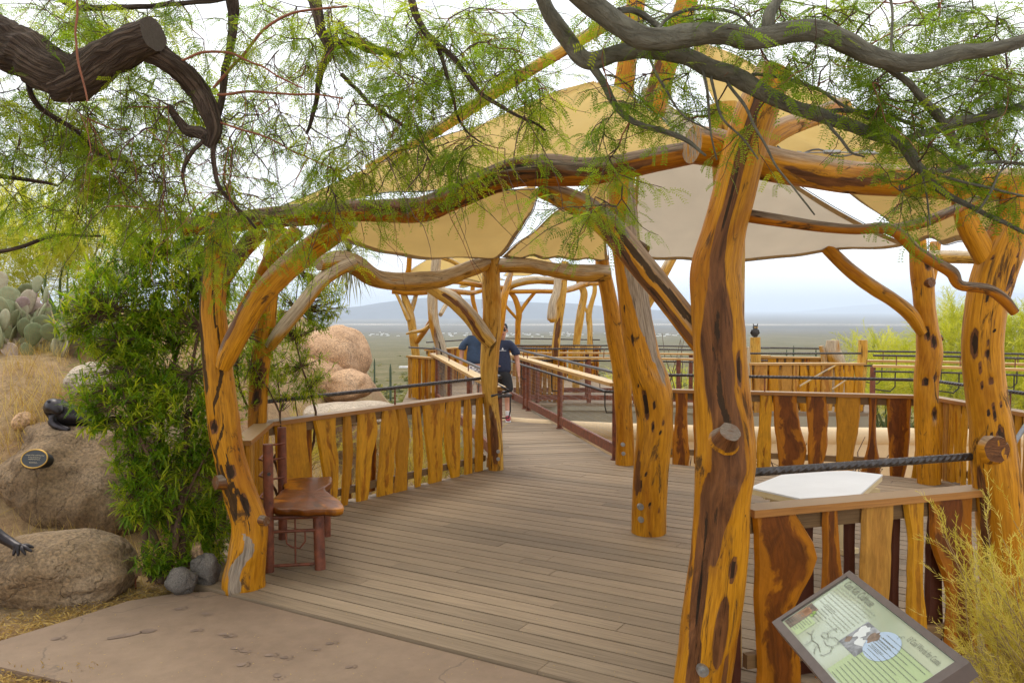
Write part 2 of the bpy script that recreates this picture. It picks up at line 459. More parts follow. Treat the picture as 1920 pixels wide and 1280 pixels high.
def mat_rock(name, c1, c2, c3, sc=1.0, crack=.5):
    m, n, b, _ = newmat(name); t = NT(n)
    co = t.coord('Object', (sc,) * 3)
    big = t.noise(co, 1.6, 6, .6, .6); fine = t.noise(co, 46, 4, .7); mid = t.noise(co, 9, 6, .7, .5)
    col = t.ramp(big, [(.3, c1), (.5, c2), (.72, c3)])
    col = t.mix(1.0, col, t.ramp(fine, [(.3, (.42, .39, .36)), (.5, (1, 1, 1)), (.72, (1.6, 1.52, 1.4))]), 'MULTIPLY')
    vo = t.node('ShaderNodeTexVoronoi', feature='DISTANCE_TO_EDGE'); vo.inputs['Scale'].default_value = 1.5
    dv = t.node('ShaderNodeVectorMath', operation='ADD'); t.L(co, dv.inputs[0])
    nv = t.node('ShaderNodeTexNoise'); nv.inputs['Scale'].default_value = 2.5; nv.inputs['Detail'].default_value = 5; t.L(co, nv.inputs['Vector'])
    t.L(nv.outputs['Color'], dv.inputs[1]); t.L(dv.outputs[0], vo.inputs['Vector'])
    ck = t.mask(vo.outputs['Distance'], 0.0, .022)
    ckm = t.math('MULTIPLY', t.math('SUBTRACT', 1.0, ck), crack)
    col = t.mix(ckm, col, (.04, .028, .02))
    st_ = t.mask(mid, .56, .74)
    col = t.mix(t.math('MULTIPLY', st_, .45), col, tuple(x * .45 for x in c1))
    t.L(col, b.inputs['Base Color']); b.inputs['Roughness'].default_value = .92
    h = t.math('SUBTRACT', t.math('ADD', mid, t.math('MULTIPLY', fine, .35)), t.math('MULTIPLY', ckm, 1.2))
    t.bump(h, .9, .03, b); M[name] = m
mat_rock('granite', (.13, .082, .042), (.225, .148, .078), (.33, .24, .15), 1.0, .22)
mat_rock('granite_warm', (.40, .24, .13), (.52, .33, .19), (.60, .42, .27), 1.0, .25)
mat_rock('granite_grey', (.10, .088, .078), (.17, .15, .13), (.24, .21, .18), 3.0, .3)
mat_rock('granite_pale', (.34, .27, .20), (.45, .37, .28), (.55, .46, .36), 1.0, .25)

def mat_ground():
    m, n, b, _ = newmat('soil'); t = NT(n); co = t.coord('Object')
    a = t.noise(co, .45, 6, .6, .3); f = t.noise(co, 14, 6, .75); g = t.noise(co, 60, 3, .7)
    col = t.ramp(a, [(.35, (.36, .20, .10)), (.5, (.34, .235, .12)), (.65, (.42, .31, .14))])
    col = t.mix(1.0, col, t.ramp(f, [(.3, (.5, .46, .42)), (.6, (1.1, 1.05, 1.0))]), 'MULTIPLY')
    col = t.mix(t.mask(g, .6, .7), col, (.48, .34, .14))
    t.L(col, b.inputs['Base Color']); b.inputs['Roughness'].default_value = .95
    t.bump(t.math('ADD', f, t.math('MULTIPLY', g, .4)), .9, .03, b); M['soil'] = m
    m, n, b, _ = newmat('desert'); t = NT(n)
    ge = t.node('ShaderNodeNewGeometry'); sx = t.node('ShaderNodeSeparateXYZ'); t.L(ge.outputs['Position'], sx.inputs[0])
    mp = t.node('ShaderNodeMapping'); t.L(ge.outputs['Position'], mp.inputs[0])
    a = t.noise(mp.outputs[0], .012, 8, .65); f = t.noise(mp.outputs[0], .16, 5, .7); ff = t.noise(mp.outputs[0], .9, 3, .7)
    c1 = t.ramp(a, [(.35, (.13, .115, .06)), (.6, (.22, .18, .11))])
    dots = t.mask(f, .5, .6); d2 = t.mask(ff, .5, .58)
    col = t.mix(t.math('MULTIPLY', dots, .7), c1, (.085, .10, .045))
    col = t.mix(t.math('MULTIPLY', d2, .55), col, (.075, .085, .04))
    # long pale tailings flats and bands of creosote across the valley floor
    mp2 = t.node('ShaderNodeMapping'); mp2.inputs['Scale'].default_value = (.00018, .0016, 1); t.L(ge.outputs['Position'], mp2.inputs[0])
    band = t.noise(mp2.outputs[0], 1.0, 5, .6, .3)
    far = t.mask(sx.outputs[1], 2500, 5000)
    col = t.mix(t.math('MULTIPLY', far, .8), col, t.ramp(band, [(.35, (.085, .085, .08)), (.55, (.14, .125, .105)), (.7, (.25, .21, .16))]))
    yb = t.math('ADD', sx.outputs[1], t.math('MULTIPLY', t.math('SUBTRACT', t.noise(mp2.outputs[0], 3.0, 4), .5), 4200))
    pl = t.math('MULTIPLY', t.mask(yb, 7200, 7300), t.math('SUBTRACT', 1.0, t.mask(yb, 7520, 7640)))
    col = t.mix(t.math('MULTIPLY', pl, .95), col, (.72, .62, .50))
    t.L(col, b.inputs['Base Color']); b.inputs['Roughness'].default_value = 1.0; b.inputs['Specular IOR Level'].default_value = .0
    M['desert'] = m
mat_ground()
mat_simple('mountain', (.075, .075, .08), 1.0, 0, .002, .3, spec=0)

def mat_concrete():
    m, n, b, _ = newmat('concrete'); t = NT(n); co = t.coord('Object')
    a = t.noise(co, .9, 7, .65, .4); f = t.noise(co, 9, 6, .7); g = t.noise(co, 120, 2, .6)
    col = t.ramp(a, [(.3, (.20, .132, .084)), (.5, (.24, .163, .106)), (.7, (.27, .188, .124))])
    col = t.mix(1.0, col, t.ramp(f, [(.3, (.86, .85, .83)), (.65, (1.05, 1.04, 1.03))]), 'MULTIPLY')
    vo = t.node('ShaderNodeTexVoronoi', feature='DISTANCE_TO_EDGE'); vo.inputs['Scale'].default_value = .42
    dv = t.node('ShaderNodeVectorMath', operation='ADD'); t.L(co, dv.inputs[0])
    nv = t.node('ShaderNodeTexNoise'); nv.inputs['Scale'].default_value = 1.7; nv.inputs['Detail'].default_value = 6; t.L(co, nv.inputs['Vector'])
    t.L(nv.outputs['Color'], dv.inputs[1]); t.L(dv.outputs[0], vo.inputs['Vector'])
    ck = t.math('MULTIPLY', t.math('SUBTRACT', 1.0, t.mask(vo.outputs['Distance'], 0.0, .006)), t.mask(a, .42, .55))
    col = t.mix(t.math('MULTIPLY', ck, .8), col, (.12, .085, .06))
    dirt = t.mask(t.noise(co, 2.3, 7, .75, .8), .55, .75)
    col = t.mix(t.math('MULTIPLY', dirt, .35), col, (.22, .15, .105))
    t.L(col, b.inputs['Base Color']); b.inputs['Roughness'].default_value = .8
    t.bump(t.math('ADD', f, t.math('MULTIPLY', g, .3)), .25, .01, b); M['concrete'] = m
    m, n, b, _ = newmat('track'); t = NT(n)
    t.L(t.ramp(t.noise(t.coord('Object'), 14, 5), [(.3, (.15, .10, .07)), (.7, (.25, .175, .13))]), b.inputs['Base Color'])
    b.inputs['Roughness'].default_value = .9; M['track'] = m
mat_concrete()

def mat_canvas(name, c, tr=.45):
    m, n, b, out = newmat(name); t = NT(n)
    co = t.coord('Object'); f = t.noise(co, 1.4, 6, .6, .5); wv = t.noise(co, 160, 2)
    fold = t.node('ShaderNodeTexWave'); fold.inputs['Scale'].default_value = .9; fold.inputs['Distortion'].default_value = 5; fold.inputs['Detail'].default_value = 2
    t.L(co, fold.inputs[0])
    col = t.ramp(f, [(.3, tuple(x * .90 for x in c)), (.7, c)])
    stn = t.mask(t.noise(co, .8, 6, .7, 1.0), .58, .75)
    col = t.mix(t.math('MULTIPLY', stn, .25), col, tuple(x * y for x, y in zip(c, (.75, .62, .45))))
    t.L(col, b.inputs['Base Color']); b.inputs['Roughness'].default_value = .9; b.inputs['Specular IOR Level'].default_value = .1
    bp = t.bump(t.math('ADD', t.math('MULTIPLY', fold.outputs['Fac'], 1.0), t.math('MULTIPLY', wv, .05)), .35, .03, b)
    tl = t.node('ShaderNodeBsdfTranslucent'); t.L(col, tl.inputs[0]); t.L(bp, tl.inputs['Normal'])
    ms = t.node('ShaderNodeMixShader'); ms.inputs[0].default_value = tr
    t.L(b.outputs[0], ms.inputs[1]); t.L(tl.outputs[0], ms.inputs[2]); t.L(ms.outputs[0], out.inputs[0])
    M[name] = m
mat_canvas('canvas', (.70, .505, .185), .45)
mat_canvas('canvas_shaded', (.66, .46, .165), .27)  # darker copy of canvas: shade on the lower sails put into the cloth
mat_canvas('canvas_grey', (.62, .545, .43), .30)  # grey cast of the middle sail's lighting put into the cloth colour

def mat_leaf(name, dark, mid, light, tr=.42, rough=.5):
    m, n, b, out = newmat(name); t = NT(n)
    at = t.node('ShaderNodeAttribute'); at.attribute_name = 'tint'
    col = t.ramp(at.outputs['Fac'], [(.05, dark), (.5, mid), (.95, light)])
    t.L(col, b.inputs['Base Color']); b.inputs['Roughness'].default_value = rough; b.inputs['Specular IOR Level'].default_value = .3
    tl = t.node('ShaderNodeBsdfTranslucent')
    t.L(t.mix(1.0, col, (1.5, 1.45, .7), 'MULTIPLY'), tl.inputs[0])
    ms = t.node('ShaderNodeMixShader'); ms.inputs[0].default_value = tr
    t.L(b.outputs[0], ms.inputs[1]); t.L(tl.outputs[0], ms.inputs[2]); t.L(ms.outputs[0], out.inputs[0])
    M[name] = m
mat_leaf('leaf_mesquite', (.09, .16, .010), (.19, .29, .016), (.36, .40, .025), .62)
mat_leaf('leaf_mesquite_dull', (.08, .145, .014), (.17, .26, .022), (.32, .35, .03), .6)
mat_leaf('leaf_bush', (.065, .14, .005), (.18, .30, .012), (.44, .46, .03), .52)
mat_leaf('leaf_yellow', (.28, .24, .03), (.44, .37, .06), (.58, .48, .14), .45)
mat_leaf('leaf_palo', (.30, .33, .03), (.44, .46, .05), (.58, .56, .10), .5)
mat_leaf('grass_dry', (.30, .18, .05), (.48, .33, .10), (.60, .46, .18), .35, .8)
mat_leaf('leaf_scrub', (.08, .09, .03), (.16, .165, .06), (.28, .25, .11), .3, .8)
mat_leaf('litter', (.20, .11, .03), (.38, .24, .06), (.52, .37, .12), .2, .9)

def mat_pear():
    m, n, b, _ = newmat('cactus_pad'); t = NT(n)
    oi = t.node('ShaderNodeObjectInfo')
    co = t.coord('Object', (1, 1, 1)); f = t.noise(co, 5, 4)
    vo = t.node('ShaderNodeTexVoronoi'); vo.inputs['Scale'].default_value = 15; vo.inputs['Randomness'].default_value = .3
    t.L(co, vo.inputs['Vector'])
    dots = t.math('SUBTRACT', 1.0, t.mask(vo.outputs['Distance'], .16, .3))
    base = t.ramp(oi.outputs['Random'], [(.0, (.17, .20, .09)), (.5, (.27, .28, .15)), (.8, (.32, .27, .18)), (1, (.36, .25, .24))])
    col = t.mix(1.0, base, t.ramp(f, [(.3, (.75, .75, .72)), (.7, (1.08, 1.08, 1.05))]), 'MULTIPLY')
    col = t.mix(t.math('MULTIPLY', dots, .75), col, (.30, .16, .07))
    t.L(col, b.inputs['Base Color']); b.inputs['Roughness'].default_value = .7
    t.bump(dots, .4, .008, b); M['cactus_pad'] = m
mat_pear()
def flat(name, c, rough=.5):
    m, n, b, _ = newmat(name); b.inputs['Base Color'].default_value = (*c, 1); b.inputs['Roughness'].default_value = rough
    M[name] = m
flat('print_green', (.38, .47, .25), .25); flat('print_pale', (.52, .55, .42), .2); flat('print_blue', (.40, .50, .62), .25)
flat('ink', (.16, .165, .13), .4); flat('ink_soft', (.26, .275, .215), .4); mat_simple('print_grey', (.20, .21, .22), .3, 0, 16, .8, c2=(.5, .52, .54))
mat_simple('print_brown', (.12, .10, .085), .3, 0, 22, .7, c2=(.32, .22, .15)); flat('print_light', (.62, .64, .62), .3); flat('print_leaf', (.22, .36, .05), .3)
flat('print_white', (.66, .68, .62), .25); flat('print_rust', (.30, .15, .07), .3)

def mat_bark(name, c_dark, c_mid, c_light, sx=22, sy=6, deep=1.0):
    m, n, b, _ = newmat(name); t = NT(n)
    uv, rnd = t.rnd_offset(t.coord('UV'))
    def st(a, c):
        mp = t.node('ShaderNodeMapping'); mp.inputs['Scale'].default_value = (a, c, 1); t.L(uv, mp.inputs[0]); return mp.outputs[0]
    a = t.noise(st(sx, sy), 1, 7, .7, .8); f = t.noise(st(sx * 4, sy * 3), 1, 5, .7, .4); p = t.noise(st(6, 2.5), 1, 5, .6, .5)
    vo = t.node('ShaderNodeTexVoronoi', feature='DISTANCE_TO_EDGE'); vo.inputs['Scale'].default_value = 1.0; t.L(st(sx * 1.4, sy * 1.2), vo.inputs['Vector'])
    fis = t.math('SUBTRACT', 1.0, t.mask(t.math('ADD', vo.outputs['Distance'], t.math('MULTIPLY', t.math('SUBTRACT', f, .5), .25)), .02, .16))
    col = t.mix(p, c_mid, c_light); col = t.mix(t.mask(a, .3, .7), c_dark, col)
    col = t.mix(t.math('MULTIPLY', fis, .75 * deep), col, tuple(x * .25 for x in c_dark))
    at = t.node('ShaderNodeAttribute'); at.attribute_name = 'mark'; sp = t.node('ShaderNodeSeparateColor'); t.L(at.outputs['Color'], sp.inputs[0])
    col = t.mix(sp.outputs[2], col, t.ramp(f, [(.3, (.17, .13, .10)), (.7, (.34, .28, .22))]))
    t.L(col, b.inputs['Base Color']); b.inputs['Roughness'].default_value = .9; b.inputs['Specular IOR Level'].default_value = .2
    t.bump(t.math('SUBTRACT', t.math('ADD', a, t.math('MULTIPLY', f, .5)), t.math('MULTIPLY', fis, deep)), 1.0, .022, b); M[name] = m
mat_bark('bark_brown', (.055, .034, .024), (.11, .072, .05), (.18, .13, .095), 34, 3.5, .55)
mat_bark('bark_grey', (.11, .10, .075), (.17, .158, .12), (.26, .24, .18), 26, 9, .15)
# ------------------------------------------------------------------ ground, valley, mountains
TD = [0, 14, 20, 30, 60, 150, 500, 2000, 5000, 9000, 70000]
TZ = [-.4, -.7, -1.1, -2.6, -5.6, -12, -33, -85, -125, -140, -140]
def terrain(x, y):
    far = float(np.interp(y, TD, TZ))
    near = -.055
    hill = 1.5 * sstep((-2.35 - x) / 2.2) * sstep((y - 5.6) / 2.6) + .07 * max(0, min(y, 20) - 8.5) * sstep((-2.4 - x) / 1.5)
    hill *= 1 - sstep((y - 17) / 14)
    a = sstep((y - 7.2) / 3.2) * sstep((x + 2.6 + .12 * y) / 2.5) if x > -6 else 0
    z = near * (1 - a) + (-1.1) * a
    t = sstep((y - 14) / 10)
    z = z * (1 - t) + min(far, z) * t
    z = z + hill
    if y < 70: z += .05 * noise.noise(Vector((x * .9, y * .9, 3))) * sstep((y - 5) / 2) + (.35 * noise.noise(Vector((x * .07, y * .07, 1))) * sstep((y - 20) / 20))
    else: z += noise.noise(Vector((x * .01, y * .01, 1))) * 1.6 * sstep((y - 70) / 80) * (1 - sstep((y - 1500) / 2000))
    return z
def sheet(name, ys, ux, wfun, mat, kind):
    vs, fs = [], []
    for y in ys:
        for u in ux:
            x = u * wfun(y); vs.append((x, y, terrain(x, y)))
    n = len(ux)
    for j in range(len(ys) - 1):
        for i in range(n - 1): fs.append((j * n + i, j * n + i + 1, (j + 1) * n + i + 1, (j + 1) * n + i))
    me = bpy.data.meshes.new(name); me.from_pydata(vs, [], fs); me.polygons.foreach_set('use_smooth', [True] * len(fs)); me.update()
    return tag(link(name, me, mat), 'wide ' + name, None, None, kind)
wf = lambda y: 18 + max(0, y - 10) * 1.3
ux = [(-1 + 2 * i / 120) for i in range(121)]
sheet('ground', [-6 + .3 * i for i in range(88)] + [21 + i * 1.5 for i in range(30)], ux, wf, M['soil'], 'structure')['label'] = 'dry tan soil and mulch around the ramada'
sheet('valley', [64.4] + [64.5 * 1.065 ** k for k in range(1, 111)], [(-1 + 2 * i / 90) for i in range(91)], lambda y: wf(y) * 1.02, M['desert'], 'structure')['label'] = 'broad hazy desert valley stretching to the mountains'

def mountains(name, prof, D, depth, lab):
    """a ridge: prof = photo points of the skyline; built with a foot towards the viewer and a back slope"""
    q = catmull([(x, y, 0, D) for x, y in prof], 160)
    vs, fs = [], []; rows = 9
    for j in range(rows):
        v = j / (rows - 1)
        for i, a in enumerate(q):
            top = P(a[0], a[1], D)
            h = top.z + 145
            prof_v = math.sin(min(1, v / .55) * math.pi / 2) if v < .55 else math.cos((v - .55) / .45 * math.pi / 2)
            rough = noise.noise(Vector((i * .12, v * 3.0, D * .01))) * .12 + noise.noise(Vector((i * .4, v * 7.0, 2))) * .05
            z = -145 + h * (prof_v + rough * (1 if 0 < v < 1 and abs(v - .55) > .1 else 0.15))
            vs.append((top.x, D + (v - .55) * depth, z))
    n = len(q)
    for j in range(rows - 1):
        for i in range(n - 1): fs.append((j * n + i, j * n + i + 1, (j + 1) * n + i + 1, (j + 1) * n + i))
    me = bpy.data.meshes.new(name); me.from_pydata(vs, [], fs); me.polygons.foreach_set('use_smooth', [True] * len(fs)); me.update()
    tag(link(name, me, M['mountain']), lab, None, None, 'structure')
mountains('mountains', [(250, 590), (420, 584), (560, 582), (660, 576), (722, 567), (808, 558), (905, 561), (1010, 567), (1065, 568), (1130, 574), (1230, 581), (1330, 588)], 15000, 4200, 'long blue mountain range across the valley')
mountains('far_mountains', [(1500, 585), (1600, 573), (1660, 569), (1713, 560), (1750, 552), (1776, 544), (1800, 552), (1830, 555), (1880, 548), (1930, 552), (2050, 566), (2200, 584)], 38000, 7000, 'faint pale mountain range at the far right')
hz = bpy.data.materials.new('haze'); hz.use_nodes = True; hz.node_tree.nodes.clear()
ho = hz.node_tree.nodes.new('ShaderNodeOutputMaterial'); hv = hz.node_tree.nodes.new('ShaderNodeVolumePrincipled')
hv.inputs['Color'].default_value = (.74, .85, 1.0, 1); hv.inputs['Density'].default_value = 7e-5
hz.node_tree.links.new(hv.outputs[0], ho.inputs['Volume'])
b = MB(); b.box((0, 36000, 330), 220000, 76000, 1000)
HAZE = b.build('haze', hz); tag(HAZE, 'thin haze filling the whole valley air', None, None, 'stuff')

# ------------------------------------------------------------------ deck, walkway, concrete path
DD = Vector((.862, -.507, 0)); DN = Vector((.507, .862, 0))
p1, p2, p3 = G(455, 1110), G(478, 984), G(925, 882)
p5, p8, p7, p6 = G(1172, 872), G(1740, 905), G(1890, 1218), G(1318, 1330)
A0 = G(430, 1103); A1 = G(1049, 1280)
fl_n = (A0.dot(DN) + A1.dot(DN)) / 2                       # front edge
deck_poly = [p1 + Vector((-.35, -.1, 0)), p2 + Vector((-.18, .05, 0)), p3 + Vector((-.10, .06, 0)), p5 + Vector((-.1, .42, 0)), p5 + Vector((.25, .2, 0)), p8 + Vector((.1, .25, 0)), p8 + Vector((3.2, -1.2, 0)), p7 + Vector((3.6, -.2, 0)), p7 + Vector((.1, -.25, 0)), Vector((1.2, 3.2, 0)), Vector((.95, 3.32, 0))]
def clip_range(poly, n_val, d, nrm):
    ss = []
    for a, b in zip(poly, poly[1:] + poly[:1]):
        na, nb = a.dot(nrm) - n_val, b.dot(nrm) - n_val
        if (na < 0) != (nb < 0): t = na / (na - nb); q = a + (b - a) * t; ss.append(q.dot(d))
    return (min(ss), max(ss)) if len(ss) >= 2 else None
def boards(parent, poly, d, nrm, n0, n1, wd, lens, z=0.0, mat='deck'):
    rng = random.Random(5); k = 0; nv = n0 + wd / 2
    while nv < n1:
        r = clip_range(poly, nv, d, nrm)
        if r:
            s0, s1 = r; s = s0; first = rng.uniform(.4, lens)
            while s < s1 - .02:
                e = min(s1, s + (first if s == s0 else rng.uniform(lens * .6, lens * 1.3)))
                if s1 - e < .4: e = s1
                me = MB(); L = e - s - .004; dz = rng.uniform(-.0015, .0015)
                me.box((0, 0, 0), L, wd - rng.uniform(.011, .015), .045)
                o = me.build('deck_board', M[mat], parent, loc=Vector(d) * (s + L / 2) + Vector(nrm) * nv + Vector((0, 0, z - .0225 + dz)) - world_loc(parent))
                o.rotation_euler = (rng.uniform(-.004, .004), 0, math.atan2(d[1], d[0]))
                s = e; k += 1
        nv += wd
    return k
def slab_under(parent, poly, z0, z1, name):
    n = len(poly); vs = [(p.x, p.y, z0) for p in poly] + [(p.x, p.y, z1) for p in poly]
    fs = [tuple(range(n)), tuple(range(n, 2 * n))[::-1]] + [(i, n + i, n + (i + 1) % n, (i + 1) % n) for i in range(n)]
    b = MB(); b.add(vs, fs, smooth=False); return b.build(name, M['dark_under'], parent)
deck = thing('deck', 'grey brown timber deck of long narrow boards under the ramada', None); deck['kind'] = 'structure'
def inset(poly, k=.03):
    c = sum(poly, Vector()) / len(poly); return [c + (p - c) * (1 - k) for p in poly]
slab_under(deck, inset(deck_poly), -.09, -.075, 'underside')
ns = [p.dot(DN) for p in deck_poly]
boards(deck, deck_poly, DD, DN, fl_n, max(ns), .142, 4.2)
# walkway running to the far ramada
WD = Vector((-.197, 1, 0)).normalized(); WN = Vector((WD.y, -WD.x, 0))
wl = P(942, 725, 1550 * .92 / 145); wl.z = 0; wr = G(1160, 863); 
WWID = (wr - wl).dot(WN) + .08
wl = wl - WN * .06
W0 = wl + WD * ((p3 - wl).dot(WD) - .25)
walk_poly = [W0, W0 + WD * 8.2, W0 + WD * 8.2 + WN * WWID, W0 + WN * WWID + WD * .55]
walk = thing('walkway', 'straight timber walkway leading away to the far ramada', None); walk['kind'] = 'structure'
slab_under(walk, inset(walk_poly, .01), -.3, -.045, 'underside').data.materials[0] = M['girder']
boards(walk, walk_poly, WN, WD, W0.dot(WD) + .28, W0.dot(WD) + 8.2, .142, 9.0, z=-.004)
# concrete path
def flat_poly(name, pts, z, mat, thick=.08):
    n = len(pts); b = MB()
    b.add([(p.x, p.y, z) for p in pts] + [(p.x, p.y, z - thick) for p in pts], [tuple(range(n))] + [(i, n + i, n + (i + 1) % n, (i + 1) % n) for i in range(n)], smooth=False)
    return b.build(name, M[mat])
fe0 = DN * (fl_n - .012)
def edge_pt(s): return DD * s + fe0
cp = [G(-90, 1224), G(0, 1196), G(120, 1160), G(240, 1122), G(330, 1108), edge_pt(A0.dot(DD) - .1)]
cp += [edge_pt(s) for s in (A0.dot(DD) + .3, A1.dot(DD), A1.dot(DD) + 1.2)]
cp += [Vector((2.3, 1.9, 0)), Vector((2.2, -1.5, 0)), Vector((-.9, -1.5, 0)), Vector((-1.0, 2.4, 0)), G(300, 1314), G(160, 1281)]
path = flat_poly('path', cp, -.014, 'concrete'); tag(path, 'tan concrete path with animal tracks pressed into it', None, None, 'structure')
# animal tracks and one shoe print pressed in the concrete: flat shapes in a darker tone
def track(cx, cy, ang, k=1.0, kind='paw'):
    c = G(cx, cy, -.014); b = MB(); rng = random.Random(int(cx * 7 + cy))
    def blob(x, y, rx, ry):
        R = Matrix.Rotation(ang, 3, 'Z'); pts = []
        for i in range(12):
            a = i / 12 * 6.283; rr = 1 + rng.uniform(-.12, .12)
            pts.append(c + R @ Vector((x + rx * math.cos(a) * rr, y + ry * math.sin(a) * rr, 0)) + Vector((0, 0, .0035)))
        b.add(pts, [tuple(range(12))], smooth=False)
    if kind == 'paw':
        blob(0, 0, .022 * k, .016 * k)
        for i, (x, y) in enumerate(((.03, -.022), (.038, -.008), (.038, .008), (.028, .023))): blob(x * k, y * k, .007 * k, .004 * k)
    else:
        blob(-.02, 0, .10, .030); blob(.11, .004, .045, .036)
    o = b.build('animal_track' if kind == 'paw' else 'shoe_print', M['track'], path)
for (x, y, a, k) in [(335, 1141, .2, 1.3), (385, 1150, -.6, 1.2), (365, 1182, .4, 1.2), (418, 1189, -.4, 1.3), (430, 1193, .3, 1), (440, 1215, -.5, 1.2), (457, 1221, -.3, 1), (505, 1228, .2, 1.2), (533, 1232, -.2, 1.2), (452, 1246, .3, 1.2), (618, 1206, .4, 1.2), (520, 1266, -1.0, 1.3), (590, 1218, .2, .8), (105, 1197, .35, 1.3), (655, 1250, .1, 1.0)]:
    track(x, y, a, k)
track(240, 1190, .55, 1.0, 'shoe')

# ------------------------------------------------------------------ logs of the ramada
def log(parent, spec, n=None, name='post', mat='log', sides=28, strips=(), pits=(), lump=.05, label=None, cap=True, seed=None, mb_only=False):
    """spec: photo-traced centre line (x, y, diameter px, distance). strips: brown eroded seams (theta, t0, t1, half width rad, depth, wobble);
    pits: hollows (theta, t, size rad, size t, depth). theta is measured from the viewer's side, + to the right"""
    n = n or max(14, len(spec) * 9)
    pts, rad = pixpath(spec, n)
    sd_ = seed if seed is not None else spec[0][0] * .37 + spec[0][1] * .11
    tot = sum((pts[i + 1] - pts[i]).length for i in range(n - 1))
    def fn(th, i, al):
        t = al / tot; thv = (th + math.pi) % (2 * math.pi) - math.pi       # 0 faces the viewer (ref = -Y)
        a = Vector((math.cos(th) * 1.1, math.sin(th) * 1.1, al * 1.5 + sd_))
        f = 1 + lump * .55 * noise.noise(Vector((math.cos(th) * 2, math.sin(th) * 2, al * 6.5 + sd_ + 3))) + lump * 1.6 * noise.noise(a) + lump * .7 * noise.noise(Vector((math.cos(th) * 3, math.sin(th) * 3, al * 2.2 + sd_)))
        mr = mg = mb = 0.0
        for (s0, t0, t1, wd, dp, wob, *gy) in strips:
            c = s0 + wob * noise.noise(Vector((al * 1.6, sd_, s0 * 3))) + .35 * wob * noise.noise(Vector((al * 6, sd_, s0)))
            w_ = wd * (1 + .6 * noise.noise(Vector((al * 2.3, sd_ + 9, s0))))
            e = min(sstep((t - t0 + .02) / min(.16, .5 * (t1 - t0))), sstep((t1 + .02 - t) / min(.16, .5 * (t1 - t0)))); w_ *= .25 + .75 * e
            x = abs((thv - c + math.pi) % (2 * math.pi) - math.pi) / max(.02, w_)
            if x < 1.25 and e > 0:
                g = min(1, e * 2.5) * sstep((1.25 - x) / .4)
                if gy and gy[0] == 2: mr = max(mr, g * .72); f -= dp * g * .6; continue
                if gy: mb = max(mb, g); f -= dp * g * .5; continue
                mg = max(mg, g)
                core = e * sstep((.45 - x) / .35) * sstep(.5 + 1.5 * noise.noise(Vector((al * 3, sd_, s0 + 4))))
                mr = max(mr, core * .8); f -= dp * g * (.6 + .5 * core)
        for (s0, t0, sw, stt, dp) in pits:
            x = ((thv - s0 + math.pi) % (2 * math.pi) - math.pi) / sw; y = (t - t0) / stt
            r2 = x * x + y * y
            if r2 < 1.5:
                g = sstep((1.5 - r2) / .9); f -= dp * g; mr = max(mr, sstep((.8 - r2) / .5) * .9 if dp > 0 else 0); mg = max(mg, g if dp > -.01 else 0)
        return f, (mr, mg, mb)
    b = MB(); b.tube(pts, [r_ * .95 for r_ in rad], sides, cap=cap, fn=fn, ref=(0, -1, 0))
    o = b.build(name, M[mat], parent)
    if label: o['label'] = label
    return o
def stub(parent, x, y, D, dia, direction, length, name='knot', mat='log', brown=.6, fl=(1.5, 1.2, 1.02), sidebrown=None):
    """a sawn-off limb: short tapering cylinder with a cut face"""
    c = P(x, y, D); d = Vector(direction).normalized(); r = pw(dia, D) / 2
    b = MB()
    pts = [c - d * length * .7, c - d * length * .1, c + d * length * .6, c + d * length]
    b.tube(pts, [r * fl[0], r * fl[1], r * fl[2], r], 22, cap=True, fn=lambda th, i, al: (1 + .09 * noise.noise(Vector((math.cos(th) * 2, math.sin(th) * 2, al * 4 + x))), (0, (brown if sidebrown is None else sidebrown) if i > 0 else 0, 0)))
    b.mk[-22:] = [(0, brown, .4 if brown < .7 else .25)] * 22
    return b.build(name, M[mat], parent)
def bolt(parent, x, y, D, r=.02):
    c = P(x, y, D); b = MB()
    b.tube([c + Vector((0, .03, 0)), c + Vector((0, -.008, 0))], r, 14)
    b.tube([c + Vector((0, .02, 0)), c + Vector((0, -.022, 0))], r * .5, 6)
    return b.build('bolt', M['galv'], parent)

ramada = thing('ramada', 'near ramada of orange gnarled log posts and beams over the deck', 'shelter', G(1217, 1000))
dP1, dP2, dP3, dP4, dP5, dP6, dP7, dP8 = gd(1098), gd(984), gd(880), gd(998), gd(870), gd(1330) + .08, gd(1218), gd(905)
q1 = log(ramada, [(458, 1108, 84, dP1), (457, 1085, 86, dP1), (464, 1040, 76, dP1), (468, 985, 70, dP1), (452, 930, 64, dP1), (434, 870, 62, dP1), (420, 800, 62, dP1), (412, 720, 60, dP1), (404, 650, 58, dP1), (398, 570, 52, dP1), (404, 500, 50, dP1), (408, 440, 48, dP1), (412, 400, 42, dP1)], 110,
         strips=[(-.9, .16, .52, .34, .10, .9, 2), (-1.0, .50, 1.05, .60, .09, .7, 2), (.3, .42, .85, .16, .06, .9, 2), (-.35, -.08, .19, .30, .04, 1.6, 1), (.5, .15, .4, .12, .05, .8, 2), (-.1, .22, .48, .20, .06, 1.4, 2)], pits=[(.2, .33, .35, .02, .1), (-.3, .45, .3, .02, .12), (.5, .24, .22, .03, .12), (.3, .12, .5, .03, -.12)], lump=.075, sides=40, label='leaning left front post with dark charred streaks')
stub(q1, 420, 903, dP1 - .06, 26, (-.7, -.7, .05), .06); stub(q1, 458, 1035, dP1 - .1, 26, (.1, -1, .0), .02, mat='log'); stub(q1, 490, 975, dP1 - .05, 18, (.9, -.5, .0), .05)
